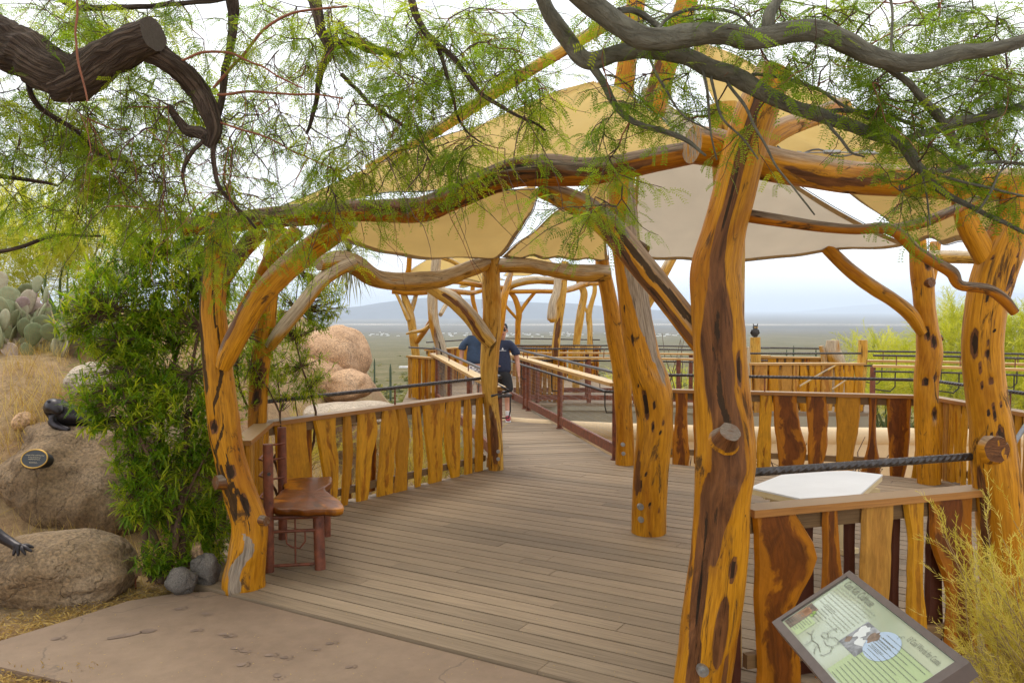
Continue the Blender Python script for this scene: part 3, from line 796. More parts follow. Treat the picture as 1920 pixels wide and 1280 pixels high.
log(ramada, [(418, 690, 30, dP1 - .12), (428, 665, 40, dP1 - .13), (450, 620, 44, dP1 - .13), (485, 560, 46, dP1 - .1), (530, 510, 48, dP1), (580, 468, 46, dP1 + .1), (625, 435, 46, dP1 + .05), (655, 410, 40, dP1)], name='brace', strips=[(-1.0, .05, .45, .45, .05, .4)], label='thick brace forking up right from the left front post')
log(ramada, [(395, 560, 30, dP1 - .02), (420, 520, 30, dP1), (455, 470, 32, dP1 + .1), (492, 430, 34, dP1 + .15)], name='limb', mat='log_dark', strips=[(0, .2, .9, .5, .1, .6)], lump=.12)
log(ramada, [(450, 585, 18, dP1 + .2), (478, 540, 22, dP1 + .2), (510, 480, 26, dP1 + .2), (560, 430, 28, dP1 + .2)], name='limb', lump=.12)
log(ramada, [(482, 990, 36, dP2), (482, 900, 36, dP2), (483, 790, 36, dP2), (487, 690, 38, dP2), (497, 610, 40, dP2), (505, 530, 40, dP2), (516, 460, 40, dP2), (522, 425, 34, dP2)], 60, strips=[(.3, .46, .56, .5, .06, .3)], pits=[(.1, .43, .6, .03, .12)], label='left back post behind the bench railing')
log(ramada, [(505, 650, 22, dP2 - .05), (525, 622, 27, dP2 - .08), (560, 580, 28, dP2), (600, 530, 29, dP2 + .1), (630, 507, 29, dP2 + .2), (668, 490, 24, dP2 + .25)], name='brace', mat='log_grey')
q3 = log(ramada, [(930, 880, 30, dP3), (928, 830, 30, dP3), (922, 770, 29, dP3), (918, 735, 31, dP3), (917, 690, 36, dP3), (920, 640, 37, dP3), (922, 580, 35, dP3), (921, 530, 36, dP3), (922, 485, 33, dP3), (924, 462, 28, dP3)], 70, mat='log_pale', strips=[(0, 0, .32, .5, .08, .5)], label='straight back left post beside the walkway entrance')
bolt(q3, 934, 846, dP3 - .085, .022); bolt(q3, 934, 860, dP3 - .085, .022)
log(ramada, [(922, 645, 24, dP3 - .1), (905, 625, 30, dP3 - .12), (880, 592, 31, dP3 - .1), (850, 563, 31, dP3 - .05), (825, 548, 28, dP3), (800, 534, 22, dP3)], name='brace', mat='log_pale', strips=[(-.2, .05, .8, .3, .08, .7)])
q4 = log(ramada, [(1216, 998, 68, dP4), (1217, 950, 68, dP4), (1220, 880, 70, dP4), (1228, 800, 70, dP4), (1222, 730, 76, dP4), (1205, 665, 66, dP4), (1192, 590, 62, dP4), (1180, 500, 56, dP4), (1170, 420, 56, dP4), (1164, 345, 54, dP4), (1163, 270, 46, dP4), (1168, 180, 40, dP4), (1178, 100, 36, dP4), (1190, 30, 36, dP4), (1198, -60, 34, dP4)], 130, sides=44,
         strips=[(.6, .24, .66, .58, .03, .7, 1), (-1.1, .08, .14, .25, .1, .2)], pits=[(-.65, .235, .16, .03, .2)] + [(random.uniform(-.9, .5), random.uniform(.02, .6), random.uniform(.03, .06), random.uniform(.004, .012), .03) for _ in range(18)], label='thick leaning centre mast with grey bark patch and bolts')
stub(q4, 1245, 715, dP4, 26, (1, -.1, .15), .04); bolt(q4, 1201, 950, dP4 - .135, .027); bolt(q4, 1202, 974, dP4 - .135, .024)
log(ramada, [(1165, 330, 40, dP4 + .05), (1195, 290, 44, dP4 + .05), (1222, 225, 46, dP4), (1240, 150, 46, dP4), (1258, 90, 44, dP4 - .05), (1285, 10, 40, dP4 - .1), (1300, -60, 38, dP4 - .1)], name='limb', strips=[(-1.0, .2, .7, .4, .05, .3)], label='upper fork of the centre mast')
log(ramada, [(690, 318, 22, 8.0), (760, 280, 22, 7.9), (850, 225, 23, 7.7), (930, 172, 24, 7.5), (1000, 128, 24, 7.3), (1060, 92, 24, 7.1), (1180, 20, 24, 7.0)], name='spar', mat='log_pale', label='long straight spar rising to the mast')
q5 = log(ramada, [(1172, 870, 38, dP5), (1172, 820, 36, dP5), (1168, 760, 34, dP5), (1165, 690, 36, dP5), (1152, 620, 35, dP5), (1141, 555, 31, dP5), (1132, 510, 29, dP5), (1128, 480, 26, dP5)], 60, label='slim back post behind the leaning mast')
bolt(q5, 1168, 833, dP5 - .115, .026); bolt(q5, 1169, 850, dP5 - .115, .024)
q6 = log(ramada, [(1312, 1345, 122, dP6), (1318, 1280, 114, dP6), (1328, 1200, 112, dP6), (1340, 1110, 112, dP6), (1350, 1020, 110, dP6), (1354, 940, 110, dP6), (1360, 870, 118, dP6), (1358, 800, 112, dP6), (1352, 720, 106, dP6), (1349, 640, 103, dP6), (1345, 560, 104, dP6), (1343, 500, 96, dP6), (1358, 430, 82, dP6), (1376, 360, 80, dP6), (1392, 295, 80, dP6), (1412, 225, 80, dP6), (1438, 165, 76, dP6), (1452, 130, 70, dP6)], 230, sides=72,
         strips=[(-.74, -.1, .42, .36, .17, .5), (-.34, .22, .72, .58, .06, .4), (-.28, .52, 1.05, .30, .07, .35)], pits=[(.12, .15, .24, .055, -.004), (.5, .07, .14, .05, -.004), (.5, .54, .12, .028, .05), (.05, .345, .3, .03, -.06), (1.1, .62, .2, .02, .06), (1.1, .58, .12, .02, .06), (.3, .245, .14, .02, .03)], lump=.05, label='large front post with a long dark eroded seam')
stub(q6, 1362, 820, dP6 - .165, 40, (.15, -.75, .65), .05, brown=.9); bolt(q6, 1318, 1257, dP6 - .145, .027)
log(ramada, [(1362, 1330, 58, dP6 + .42), (1362, 900, 58, dP6 + .42), (1368, 600, 58, dP6 + .42), (1368, 400, 58, dP6 + .42), (1360, 250, 58, dP6 + .42), (1356, 196, 56, dP6 + .42)], 40, mat='log_pale', label='second post hidden behind the large front post')
q7 = log(ramada, [(1898, 1222, 96, dP7), (1890, 1150, 92, dP7), (1882, 1060, 90, dP7), (1874, 960, 88, dP7), (1866, 880, 88, dP7), (1858, 800, 80, dP7), (1848, 730, 76, dP7), (1842, 650, 76, dP7), (1848, 580, 76, dP7), (1862, 520, 80, dP7), (1884, 460, 78, dP7), (1904, 400, 66, dP7), (1915, 345, 60, dP7)], 140, sides=48,
         strips=[(-1.15, .18, .42, .3, .1, .5)], pits=[(-.1, .47, .15, .025, .10), (.1, .44, .1, .015, .1), (-.9, .66, .2, .03, .07), (-.3, .64, .1, .012, .1), (.3, .80, .14, .03, .06), (-.2, .585, .08, .012, .1)] + [(random.uniform(-.8, .8), random.uniform(.42, .85), random.uniform(.03, .07), random.uniform(.004, .012), .03) for _ in range(26)], label='right front post with a large round sawn knot')
stub(q7, 1866, 842, dP7 - .095, 48, (.0, -.97, .1), .02, brown=.95, fl=(1.3, 1.22, 1.12), sidebrown=.1)
log(ramada, [(1866, 520, 46, dP7), (1842, 470, 46, dP7), (1818, 425, 44, dP7), (1806, 390, 40, dP7), (1800, 350, 38, dP7)], name='limb', label='left fork of the right front post')
q8 = log(ramada, [(1742, 905, 46, dP8), (1738, 800, 46, dP8), (1736, 720, 46, dP8), (1742, 660, 48, dP8), (1738, 610, 40, dP8), (1732, 560, 40, dP8), (1728, 510, 44, dP8), (1722, 475, 34, dP8), (1722, 450, 30, dP8)], 80, sides=36, pits=[(-.5, .62, .3, .03, .15), (.0, .585, .25, .03, .15), (-.5, .42, .3, .02, .14), (.35, .44, .2, .02, .14), (.3, .29, .3, .025, .14), (.2, .9, .3, .03, .14)], label='right back post pitted with oval holes')
stub(q8, 1758, 635, dP8, 12, (1, -.3, .3), .05); stub(q8, 1742, 530, dP8 - .1, 18, (.3, -1, .1), .04)
log(ramada, [(1742, 540, 16, dP8 + .2), (1750, 500, 18, dP8 + .25), (1754, 455, 20, dP8 + .3)], name='limb')
log(ramada, [(1730, 625, 20, dP8 - .05), (1708, 590, 27, dP8 - .05), (1675, 562, 27, dP8), (1640, 540, 28, dP8 + .1), (1600, 512, 28, dP8 + .2), (1572, 487, 27, dP8 + .3), (1548, 462, 25, dP8 + .3)], name='brace', lump=.08)
log(ramada, [(1738, 481, 24, dP8 - .05), (1790, 482, 25, dP8 - .5), (1900, 484, 26, dP8 - 1.3)], name='beam', mat='log_pale')
# beams
log(ramada, [(350, 425, 38, dP1 + .05), (420, 418, 38, dP1), (500, 408, 40, dP1 - .02), (580, 402, 42, dP1 - .05), (650, 396, 42, dP1 - .15), (720, 396, 44, dP1 - .3), (790, 393, 48, dP1 - .45), (845, 372, 46, dP1 - .6), (900, 347, 50, dP1 - .75), (960, 325, 56, dP1 - .9), (1020, 318, 60, dP1 - 1.0), (1090, 321, 52, dP1 - 1.1), (1160, 312, 48, dP1 - 1.2), (1230, 298, 48, dP1 - 1.3), (1298, 286, 46, dP1 - 1.4)], 150, name='beam', mat='log_dark', sides=36,
    strips=[(-.2, .2, .55, .3, .10, .7), (.25, .5, .98, .35, .08, .6)], pits=[(.1, .44, .3, .013, .25), (.15, .475, .25, .013, .25), (.3, .41, .25, .015, .25), (.1, .66, .25, .05, .18), (-.3, .72, .25, .04, .15)], lump=.09, label='long wavy front beam with hollows and a grey weathered top')
log(ramada, [(1298, 272, 74, dP6 + .16), (1345, 280, 74, dP6 + .2), (1430, 306, 68, dP6 + .22), (1520, 322, 64, dP6 + .3), (1600, 334, 62, dP6 + .4), (1700, 340, 60, dP6 + .45), (1800, 345, 62, dP7 + .02), (1900, 346, 62, dP7 + .1), (2050, 340, 62, dP7 + .2)], 90, name='beam', sides=40, strips=[(.2, .15, .5, .3, .02, .8)], label='right front beam with a sawn end at the large post')
log(ramada, [(1385, 300, 50, dP6 + .18), (1450, 250, 44, dP6 + .3), (1510, 225, 38, dP6 + .5), (1580, 200, 36, dP6 + .8)], name='brace')
log(ramada, [(596, 492, 30, dP2 + .1), (640, 487, 36, dP2 + .3), (672, 500, 38, dP2 + .5), (700, 520, 37, dP2 + .8), (740, 527, 36, dP2 + 1.1), (790, 527, 37, dP2 + 1.4), (830, 522, 34, dP2 + 1.8), (870, 508, 31, dP2 + 2.1), (915, 490, 30, dP3)], 70, name='beam', mat='log_grey', lump=.09, label='pale wavy beam above the left railing')
log(ramada, [(930, 498, 28, dP3 + .02), (985, 497, 30, dP3 + .05), (1035, 505, 29, dP3 + .1), (1085, 512, 33, dP3 + .15), (1138, 512, 34, dP5 - .02)], 40, name='beam', mat='log_grey', lump=.08, label='weathered beam above the walkway entrance')
log(ramada, [(1018, 357, 34, 4.75), (1045, 365, 42, 4.7), (1095, 388, 46, 4.6), (1145, 428, 50, 4.5), (1195, 488, 52, 4.35), (1245, 548, 52, 4.2), (1285, 600, 50, 4.1), (1325, 655, 44, 4.0)], 70, name='brace', mat='log', sides=36, strips=[(.5, .2, 1.05, .40, .12, .6), (-.5, .35, 1.05, .22, .08, .8, 2), (-.9, -.05, .5, .3, .04, .8)], lump=.08, label='heavy diagonal brace from the front beam to the large post')
log(ramada, [(1165, 440, 24, 4.55), (1190, 458, 26, 4.5), (1212, 470, 22, 4.45)], name='limb', mat='log_dark')
log(ramada, [(1262, 480, 20, dP5 + .3), (1240, 520, 20, dP5 + .2), (1205, 585, 20, dP5 + .1), (1172, 640, 20, dP5)], name='brace', mat='log_pale')
q = log(ramada, [(1380, 401, 26, dP6 + .1), (1450, 412, 25, dP6 + .05), (1530, 424, 22, dP6), (1600, 430, 20, dP6), (1670, 430, 22, dP6), (1720, 472, 22, dP6), (1760, 496, 22, dP6), (1785, 512, 24, dP6), (1800, 535, 20, dP6), (1850, 542, 20, dP6), (1880, 560, 22, dP6), (1903, 586, 18, dP6)], 90, name='brace', mat='log_dark', lump=.06, label='thin crooked branch rail reaching right from the large post')
log(ramada, [(1665, 430, 18, dP6 + .02), (1720, 420, 22, dP6 + .1), (1770, 402, 20, dP6 + .2), (1830, 375, 18, dP6 + .4)], name='brace', mat='log_dark')

# ------------------------------------------------------------------ shade sails
def bez(a, b, c, t): return a * (1 - t) ** 2 + b * 2 * t * (1 - t) + c * t * t
def sail(label, Mt, Pq, Q, cl, cr, ce, sag=.18, mat='canvas', hem=True, nu=34, nv=30, ripple=.03):
    """triangular sail: mast corner Mt, edge corners Pq, Q; controls cl (M-P), cr (M-Q), ce (P-Q); every corner is (px, py, distance)"""
    Mt, Pq, Q, cl, cr, ce = [P(*a) for a in (Mt, Pq, Q, cl, cr, ce)]
    root = thing('shade_sail', label, 'shade sail', Mt, group='cream shade sails over the deck')
    vs, fs, grid = [], [], []
    nrm = (Pq - Mt).cross(Q - Mt).normalized()
    if nrm.z > 0: nrm = -nrm
    for j in range(nv + 1):
        v = .015 + .985 * j / nv
        L, R = bez(Mt, cl, Pq, v), bez(Mt, cr, Q, v)
        off = ce - (Pq + Q) / 2
        for i in range(nu + 1):
            u = i / nu
            p = L.lerp(R, u) + off * (2 * u * (1 - u)) * v * v
            p = p + nrm * (sag * 16 * u * (1 - u) * v * (1 - v) / 4)
            ep = min(u, 1 - u, 1 - v)
            p = p + nrm * ripple * (noise.noise(Vector((u * 6, v * 4, Mt.x * 3))) * 1.6 + math.sin((u * 13 + v * 3) * 1.7) * .5 * sstep((.25 - ep) / .25) * v)
            vs.append(p)
    W = nu + 1
    for j in range(nv):
        for i in range(nu): fs.append((j * W + i, j * W + i + 1, (j + 1) * W + i + 1, (j + 1) * W + i))
    b = MB(); b.add(vs, fs); b.build('canvas', M[mat], root)
    edges = [[vs[j * W] for j in range(nv + 1)], [vs[j * W + nu] for j in range(nv + 1)], [vs[nv * W + i] for i in range(nu + 1)]]
    inn = [[vs[j * W + 1] for j in range(nv + 1)], [vs[j * W + nu - 1] for j in range(nv + 1)], [vs[(nv - 1) * W + i] for i in range(nu + 1)]]
    hb, cb, gb = MB(), MB(), MB()
    for E, I in zip(edges, inn):
        strip = []; k = len(E)
        for a, c_ in zip(E, I):
            d = (c_ - a); d = d.normalized() * min(.07, d.length) if d.length > 1e-4 else d
            strip += [a + nrm * .004, a + d + nrm * .004]
        hb.add(strip, [(2 * i, 2 * i + 1, 2 * i + 3, 2 * i + 2) for i in range(k - 1)])
        cb.tube([e + (e - i_).normalized() * .015 if (e - i_).length > 1e-4 else e for e, i_ in zip(E, I)], .005, 5)
        for i in range(3, k - 2, 4):
            d = (I[i] - E[i]).normalized() * .03
            gb.tube([E[i] + d + nrm * .006, E[i] + d + nrm * .010], .014, 8)
    hb.build('hem', M['hem'], root); cb.build('edge_cable', M['cable'], root); tag(gb.build('grommets', M['galv'], root), kind='stuff')
    return root
sail('large cream sail above the long wavy front beam at left', (1118, 152, dP4 - .1), (540, 387, dP1 + .35), (1296, 272, dP6 + .32), (830, 245, dP1 + .9), (1185, 170, 5.2), (900, 345, 5.0), sag=.12)
sail('sagging cream sail hung between left back post and entrance post', (1010, 352, dP4 - .5), (560, 402, dP2 + .1), (930, 483, dP3 - .02), (760, 372, dP2 + .2), (992, 432, dP3 - 1.0), (690, 506, dP2 + 1.0), sag=.25, mat='canvas_shaded')
sail('shaded cream sail above the walkway entrance beam', (1158, 300, dP4 + .15), (942, 482, dP3 + .05), (1140, 486, dP5 - .02), (1050, 390, dP4 + 1.3), (1128, 400, dP4 + 1.6), (1040, 482, dP3 + .05), sag=.1, mat='canvas_shaded')
sail('greyish cream sail filling the middle behind the large front post', (1205, 160, dP4 + .05), (1176, 478, dP5 + .02), (1702, 453, dP8 + .02), (1196, 330, dP4 + 1.2), (1440, 335, dP4 + 1.0), (1360, 512, dP5 - .3), sag=.14, mat='canvas_grey')
sail('bright cream sail at upper right above the tensioned cable', (1300, 78, dP4 - .15), (1452, 284, dP6 + .5), (1770, 292, dP7 + .6), (1325, 215, 5.6), (1520, 150, 5.2), (1600, 286, dP7 + .5), sag=.06)
sail('orange shaded sail at far right over the right corner', (1385, 240, dP4 - .2), (1696, 452, dP8 - .05), (1905, 432, dP7 + .9), (1590, 340, 7.2), (1840, 225, 5.6), (1790, 458, 6.8), sag=.05, mat='canvas_shaded')
b = MB(); 
cbp = [P(1465, 285, 4.6), P(1500, 287, 4.6), P(1560, 285, 4.65), P(1640, 288, 4.7), P(1750, 286, 4.8)]
b.tube(cbp, .004, 5); b.tube([P(1545, 285, 4.64), P(1575, 285, 4.655)], .012, 8); b.tube([P(1612, 286, 4.68), P(1640, 287, 4.7)], .012, 8); b.tube([P(1494, 286, 4.6), P(1502, 287, 4.6)], .009, 8)
tag(b.build('turnbuckle_cable', M['galv']), 'thin steel cable with turnbuckles under the bright right sail', 'cable')
# ------------------------------------------------------------------ railings of live-edge slabs
def slab(parent, base, across, h, wl, wr, mat, th=.03, front=Vector((0, -1, 0)), seed=0, top=1.0, rough=.010, pits=()):
    """an upright live-edge slab. base: point at its foot; across: unit vector along the railing; wl / wr: left and right edge offsets
    from the foot to the top (lists, metres); outline gets a small wobble, edges are slanted like sawn sapwood"""
    n = 13; vs, fs, uv, mk = [], [], [], []
    L = catmull([(a,) for a in wl], n) if len(wl) > 1 else [(wl[0],)] * n
    R = catmull([(a,) for a in wr], n) if len(wr) > 1 else [(wr[0],)] * n
    for i in range(n):
        t = i / (n - 1); z = h * t
        l = float(L[i][0]) + rough * noise.noise(Vector((seed, z * 5, 1))) + rough * .6 * noise.noise(Vector((seed, z * 17, 5)))
        r = float(R[i][0]) + rough * noise.noise(Vector((seed, z * 5, 8))) + rough * .6 * noise.noise(Vector((seed, z * 17, 12)))
        e = min(.016, (r - l) * .2)
        for (x, y, u) in ((l, .15 * th, -1.0), (l + e, -th / 2, -.82), ((l + r) / 2, -th / 2, 0), (r - e, -th / 2, .82), (r, .15 * th, 1.0), (r - e * .4, th / 2, .9), (l + e * .4, th / 2, -.9)):
            vs.append(Vector(base) + across * x + (-front) * y + Vector((0, 0, z))); uv.append((u, z)); mk.append((0, 0, 0))
    k = 7; U = []
    for i in range(n - 1):
        for j in range(k):
            j2 = (j + 1) % k; f = (i * k + j, i * k + j2, (i + 1) * k + j2, (i + 1) * k + j); fs.append(f); U.append([uv[a] for a in f])
    f = tuple(range(k))[::-1]; fs.append(f); U.append([uv[a] for a in f])
    f = tuple((n - 1) * k + j for j in range(k)); fs.append(f); U.append([uv[a] for a in f])
    b = MB(); b.add(vs, fs, U, mk, smooth=False)
    return b.build('baluster', M[mat], parent)
def on_line(px, a, b):
    """distance along the plan line a->b where the photo column px meets it"""
    d = ray(px, 640); d = Vector((d.x, d.y, 0)); ab = Vector((b.x - a.x, b.y - a.y, 0)); 
    den = d.x * ab.y - d.y * ab.x
    return ((a.y * d.x - a.x * d.y) * -1 / den) * ab.length if abs(den) > 1e-9 else 0
def mesh_strip(b, a, c, z0, z1, th=.04, wd=.09): 
    b.beam(Vector((a.x, a.y, (z0 + z1) / 2)), Vector((c.x, c.y, (z0 + z1) / 2)), wd, z1 - z0); return b
CAPZ, RAILZ = .91, 1.085
def railing(name, label, a, b, slabs, capz=CAPZ, railz=RAILZ, group=None, posts_px=(), rail=True, capw=.15, capm='cap', rail_r=.0185, z0=0.0, capover=0.0):
    """a, b: plan ends. slabs: (left, right edge lists in metres along the railing, layer 1 front / 0 behind / -1 far, material, foot height)"""
    a, b = Vector((a.x, a.y, 0)), Vector((b.x, b.y, 0)); ax = (b - a).normalized(); L = (b - a).length
    fr = Vector((ax.y, -ax.x, 0)); 
    mid = (a + b) / 2
    if fr.dot(mid) > 0: fr = -fr                                   # towards the viewer
    root = thing(name, label, 'railing', a + Vector((0, 0, z0)), group=group)
    cb = MB(); cb.beam(a - ax * capover + Vector((0, 0, z0 + capz - .019)), b + ax * capover + Vector((0, 0, z0 + capz - .019)), capw, .038); cb.build('cap_board', M[capm], root)
    for (zz, hh) in ((capz - .085, .085), (.13, .07)):
        sb = MB(); sb.beam(a + Vector((0, 0, z0 + zz)), b + Vector((0, 0, z0 + zz)), .04, hh); sb.build('stringer', M['stringer'], root)
    sdn = 0
    for (l, r, layer, mt, foot) in slabs:
        sdn += 1; c = (l[0] + r[0]) / 2
        base = a + ax * c + fr * (.037 if layer == 1 else -.037) + Vector((0, 0, z0 + foot))
        slab(root, base, ax, capz - .042 - foot, [x - c for x in l], [x - c for x in r], mt, .032, fr, seed=a.x * 13 + sdn * 3.7)
    if rail:
        off = Vector((0, 0, z0 + railz))
        rb = MB(); rb.tube([a + off, b + off], rail_r, 10, ref=(0, 0, 1)); rb.build('handrail', M['rebar'], root)
        for px in posts_px:
            s = on_line(px, a, b); q = a + ax * s
            pb = MB(); pb.tube([q + Vector((0, 0, z0 + capz - .02)), q + Vector((0, 0, z0 + railz))], .009, 8); pb.build('rail_stanchion', M['rust'], root)
    return root
def auto_slabs(L, seed, wmin=.06, wmax=.17, mats=('slab', 'slab', 'slab_pale', 'slab_red'), foot=.0, gap=(.01, .05)):
    rng = random.Random(seed); out = []; s = .02
    while s < L - .05:
        w_ = rng.uniform(wmin, wmax); k = rng.uniform
        l = [s + k(-.012, .012) for _ in range(5)]; r = [s + w_ + k(-.015, .015) for _ in range(5)]
        out.append((l, r, 1, rng.choice(mats), foot + k(-.02, .03)))
        g = k(*gap)
        if rng.random() < .55: out.append(([s + w_ - .03] * 2, [s + w_ + g + .03] * 2, 0, rng.choice(('slab_red', 'slab')), foot + .02))
        s += w_ + g
    return out
def px_slabs(a, b, spec):
    """spec: (list of left px, list of right px, layer, material, foot)"""
    a, b = Vector((a.x, a.y, 0)), Vector((b.x, b.y, 0)); out = []
    for (l, r, ly, mt, ft) in spec:
        out.append(([on_line(x, a, b) for x in l], [on_line(x, a, b) for x in r], ly, mt, ft))
    return out
def fix(v): return Vector((v.x, v.y, 0))
# left railing beside the bench
ra, rb_ = G(497, 790, CAPZ), G(908, 736, CAPZ)
railing('railing', 'left railing of orange live edge slabs behind the bench', ra, rb_, px_slabs(ra, rb_, [
    ([520, 517, 513, 510, 508], [584, 578, 574, 570, 568], 1, 'slab', .0), ([566, 568], [588, 588], 0, 'slab_red', .03),
    ([600, 600, 596, 588, 581], [622, 628, 628, 624, 624], 1, 'slab', .0), ([632, 634, 637, 636, 638], [644, 650, 655, 655, 652], 1, 'slab', -.02),
    ([650, 653], [662, 662], 0, 'slab_red', .03), ([661, 661, 662, 664, 664], [682, 688, 692, 702, 698], 1, 'slab', -.02), ([692, 697], [706, 712], 0, 'slab_red', .05),
    ([700, 702, 706, 708, 711], [730, 732, 734, 741, 736], 1, 'slab', .0), ([728, 736, 736, 739, 738], [758, 757, 760, 762, 753], 1, 'slab', -.05),
    ([754, 757], [768, 768], 0, 'stain', .0), ([772, 771, 770, 769, 768], [782, 786, 787, 785, 782], 1, 'slab', .0), ([783, 785], [794, 794], 0, 'slab_red', .05),
    ([798, 797, 793, 790, 788], [823, 824, 824, 828, 830], 1, 'slab', .0), ([840, 832, 828, 828, 833], [856, 857, 857, 858, 859], 1, 'slab', .0),
    ([858, 858], [866, 866], 0, 'slab_pale', .03), ([866, 866, 865, 864, 866], [880, 880, 880, 880, 876], 1, 'slab', .0), ([879, 880], [885, 886], 0, 'slab_red', .02),
    ([886, 886, 886, 888, 888], [900, 901, 901, 901, 900], 1, 'slab', .0), ([900, 900], [909, 909], 0, 'slab_red', .02), ([908, 912, 911, 909, 907], [920, 922, 924, 919, 914], 1, 'slab_pale', .02)]), posts_px=(740,), group=None)
sa = G(452, 826, CAPZ)
s1 = fix(sa); e1 = fix(ra)
railing('railing', 'short left end railing between the bench and left front post', sa, ra, [([.02 + i * .14, .03 + i * .14, .02 + i * .14], [.12 + i * .14, .11 + i * .14, .13 + i * .14], 1, ('slab', 'slab_pale', 'slab')[i % 3], .0) for i in range(int((e1 - s1).length / .14))], rail=False)
# back right railing
c0, c1 = G(1250, 729, CAPZ), G(1742, 741, CAPZ)
railing('railing', 'back right railing of dark orange slabs between slim back post and pitted post', c0, c1, px_slabs(c0, c1, [
    ([1250, 1250], [1264, 1262], 0, 'slab', .05), ([1263, 1263, 1265, 1267, 1267], [1293, 1294, 1291, 1290, 1290], 1, 'slab_red', -.08), ([1303, 1303, 1301, 1300], [1326, 1326, 1326, 1326], 1, 'slab_red', 0),
    ([1405, 1405], [1414, 1410], 0, 'slab_red', -.03), ([1421, 1422, 1424, 1426], [1447, 1448, 1448, 1449], 1, 'slab', -.02), ([1462, 1460, 1455, 1452, 1450], [1508, 1515, 1505, 1498, 1494], 1, 'slab_red', .0),
    ([1518, 1517, 1517, 1514, 1512], [1544, 1552, 1554, 1555, 1549], 1, 'slab_red', .0), ([1569, 1571, 1570, 1569, 1569], [1602, 1604, 1611, 1614, 1614], 1, 'slab', .0),
    ([1612, 1623, 1630, 1631, 1630], [1656, 1652, 1646, 1645, 1645], 1, 'slab_red', -.1), ([1674, 1670, 1668, 1666, 1663], [1698, 1704, 1708, 1709, 1710], 1, 'slab_red', -.15),
    ([1712, 1716, 1722, 1720, 1718], [1742, 1746, 1748, 1750, 1748], 1, 'slab', -.05)]), posts_px=(1435,), capm='cap')
d1 = G(1985, 782, CAPZ)
railing('railing', 'right corner railing partly hidden behind the right front post', c1, d1, auto_slabs((fix(d1) - fix(c1)).length, 31, .05, .1), posts_px=(1897,))
# near right railing
e0, e1 = G(1400, 951, CAPZ), G(1856, 911, CAPZ)
railing('railing', 'near right railing of wide dark hearted slabs behind the sign', e0, e1, px_slabs(e0, e1, [
    ([1382, 1384], [1404, 1404], 0, 'stain', -.02), ([1412, 1418, 1412, 1413, 1407], [1506, 1500, 1488, 1531, 1488], 1, 'slab_red', -.08), ([1505, 1505, 1505], [1542, 1542, 1540], 0, 'stain', .0),
    ([1530, 1534, 1538, 1541, 1537], [1590, 1582, 1582, 1572, 1566], 1, 'slab_red', .0), ([1600, 1600], [1618, 1618], 0, 'stain', .0), ([1608, 1610, 1611, 1612, 1614], [1655, 1662, 1666, 1668, 1671], 1, 'slab_pale', .0),
    ([1684, 1684], [1702, 1704], 0, 'stain', .0), ([1704, 1700, 1700, 1700, 1690], [1738, 1738, 1730, 1729, 1727], 1, 'slab', .0), ([1752, 1758], [1790, 1782], 0, 'stain', .0),
    ([1768, 1775, 1770, 1743, 1738], [1832, 1832, 1826, 1820, 1818], 1, 'slab_red', -.05)]), rail_r=.022, capw=.135, capm='cap')
# path handrail at the far right edge
b = MB(); hr = [P(1885, 856, dP7 + .1), P(1930, 786, 6.4), P(1990, 740, 8.0)]
b.tube(hr, .016, 10, ref=(0, 0, 1))
t_ = thing('handrail', 'black steel handrail slanting away beside the right front post', 'handrail', G(1890, 1180))
b.build('rail', M['rebar'], t_); b = MB(); b.tube([P(1990, 740, 8.0), G(1990, 940)], .02, 8); b.build('rail_post', M['rust'], t_)

# ------------------------------------------------------------------ rusty railings of the walkway
def pipe_railing(label, o, sgn, s0, s1, pp, lower=True, mesh=True):
    """o: a point on the railing's line; runs along WD from s0 to s1; pp: post positions"""
    root = thing('walkway_railing', label, 'railing', o + WD * s0, group='rusty pipe railings of the walkway')
    at = lambda s, z: o + WD * s + Vector((0, 0, z))
    b = MB(); b.beam(at(s0, .955), at(s1, .955), .17, .045); b.build('cap_board', M['cap_pale'], root)
    b = MB(); b.tube([at(s0 - .1, 1.10), at(s1, 1.10)], .021, 10, ref=(0, 0, 1)); b.build('handrail', M['rebar'], root)
    for s in pp:
        b = MB(); b.tube([at(s, -.06), at(s, .93)], .042, 16); b.tube([at(s, -.05), at(s, .012)], .06, 16); b.build('post', M['rust'], root)
        b = MB(); b.tube([at(s + .1, .96), at(s + .1, 1.1)], .009, 8); b.build('rail_stanchion', M['rust'], root)
        if lower:
            k = WN * sgn
            b = MB(); b.tube([at(s, .60) + k * .04, at(s, .60) + k * .12, at(s, .68) + k * .14, at(s, .87) + k * .14], .009, 8); b.build('bracket', M['iron'], root)
    if lower:
        k = WN * sgn
        b = MB(); b.tube([at(s0 - .06, .87) + k * .14 - WN * sgn * .25 , at(s0, .87) + k * .14, at(s1, .87) + k * .14], .02, 10, ref=(0, 0, 1)); b.build('lower_handrail', M['rebar'], root)
    b = MB(); b.beam(at(s0, .13), at(s1, .13), .045, .13); b.build('kick_rail', M['rust'], root)
    if mesh:
        b = MB(); st = .065; s = s0
        while s < s1: b.tube([at(s, .2), at(s, .93)], .0012, 3, cap=False); s += st
        z = .2
        while z < .93: b.tube([at(s0, z), at(s1, z)], .0012, 3, cap=False); z += st
        tag(b.build('wire_mesh', M['galv'], root), kind='stuff')
    return root
wro = fix(G(1155, 862)); 
def walk_s(px, o): return on_line(px, o, o + WD * 10)
pipe_railing('right railing of the walkway with rusty posts and wooden cap', wro, -1, 0.0, 7.6, [0.03] + [walk_s(x, wro) for x in (1050, 984)] + [5.2, 7.3])
wlo = fix(P(936, 726, 1550 * .92 / 145)) 
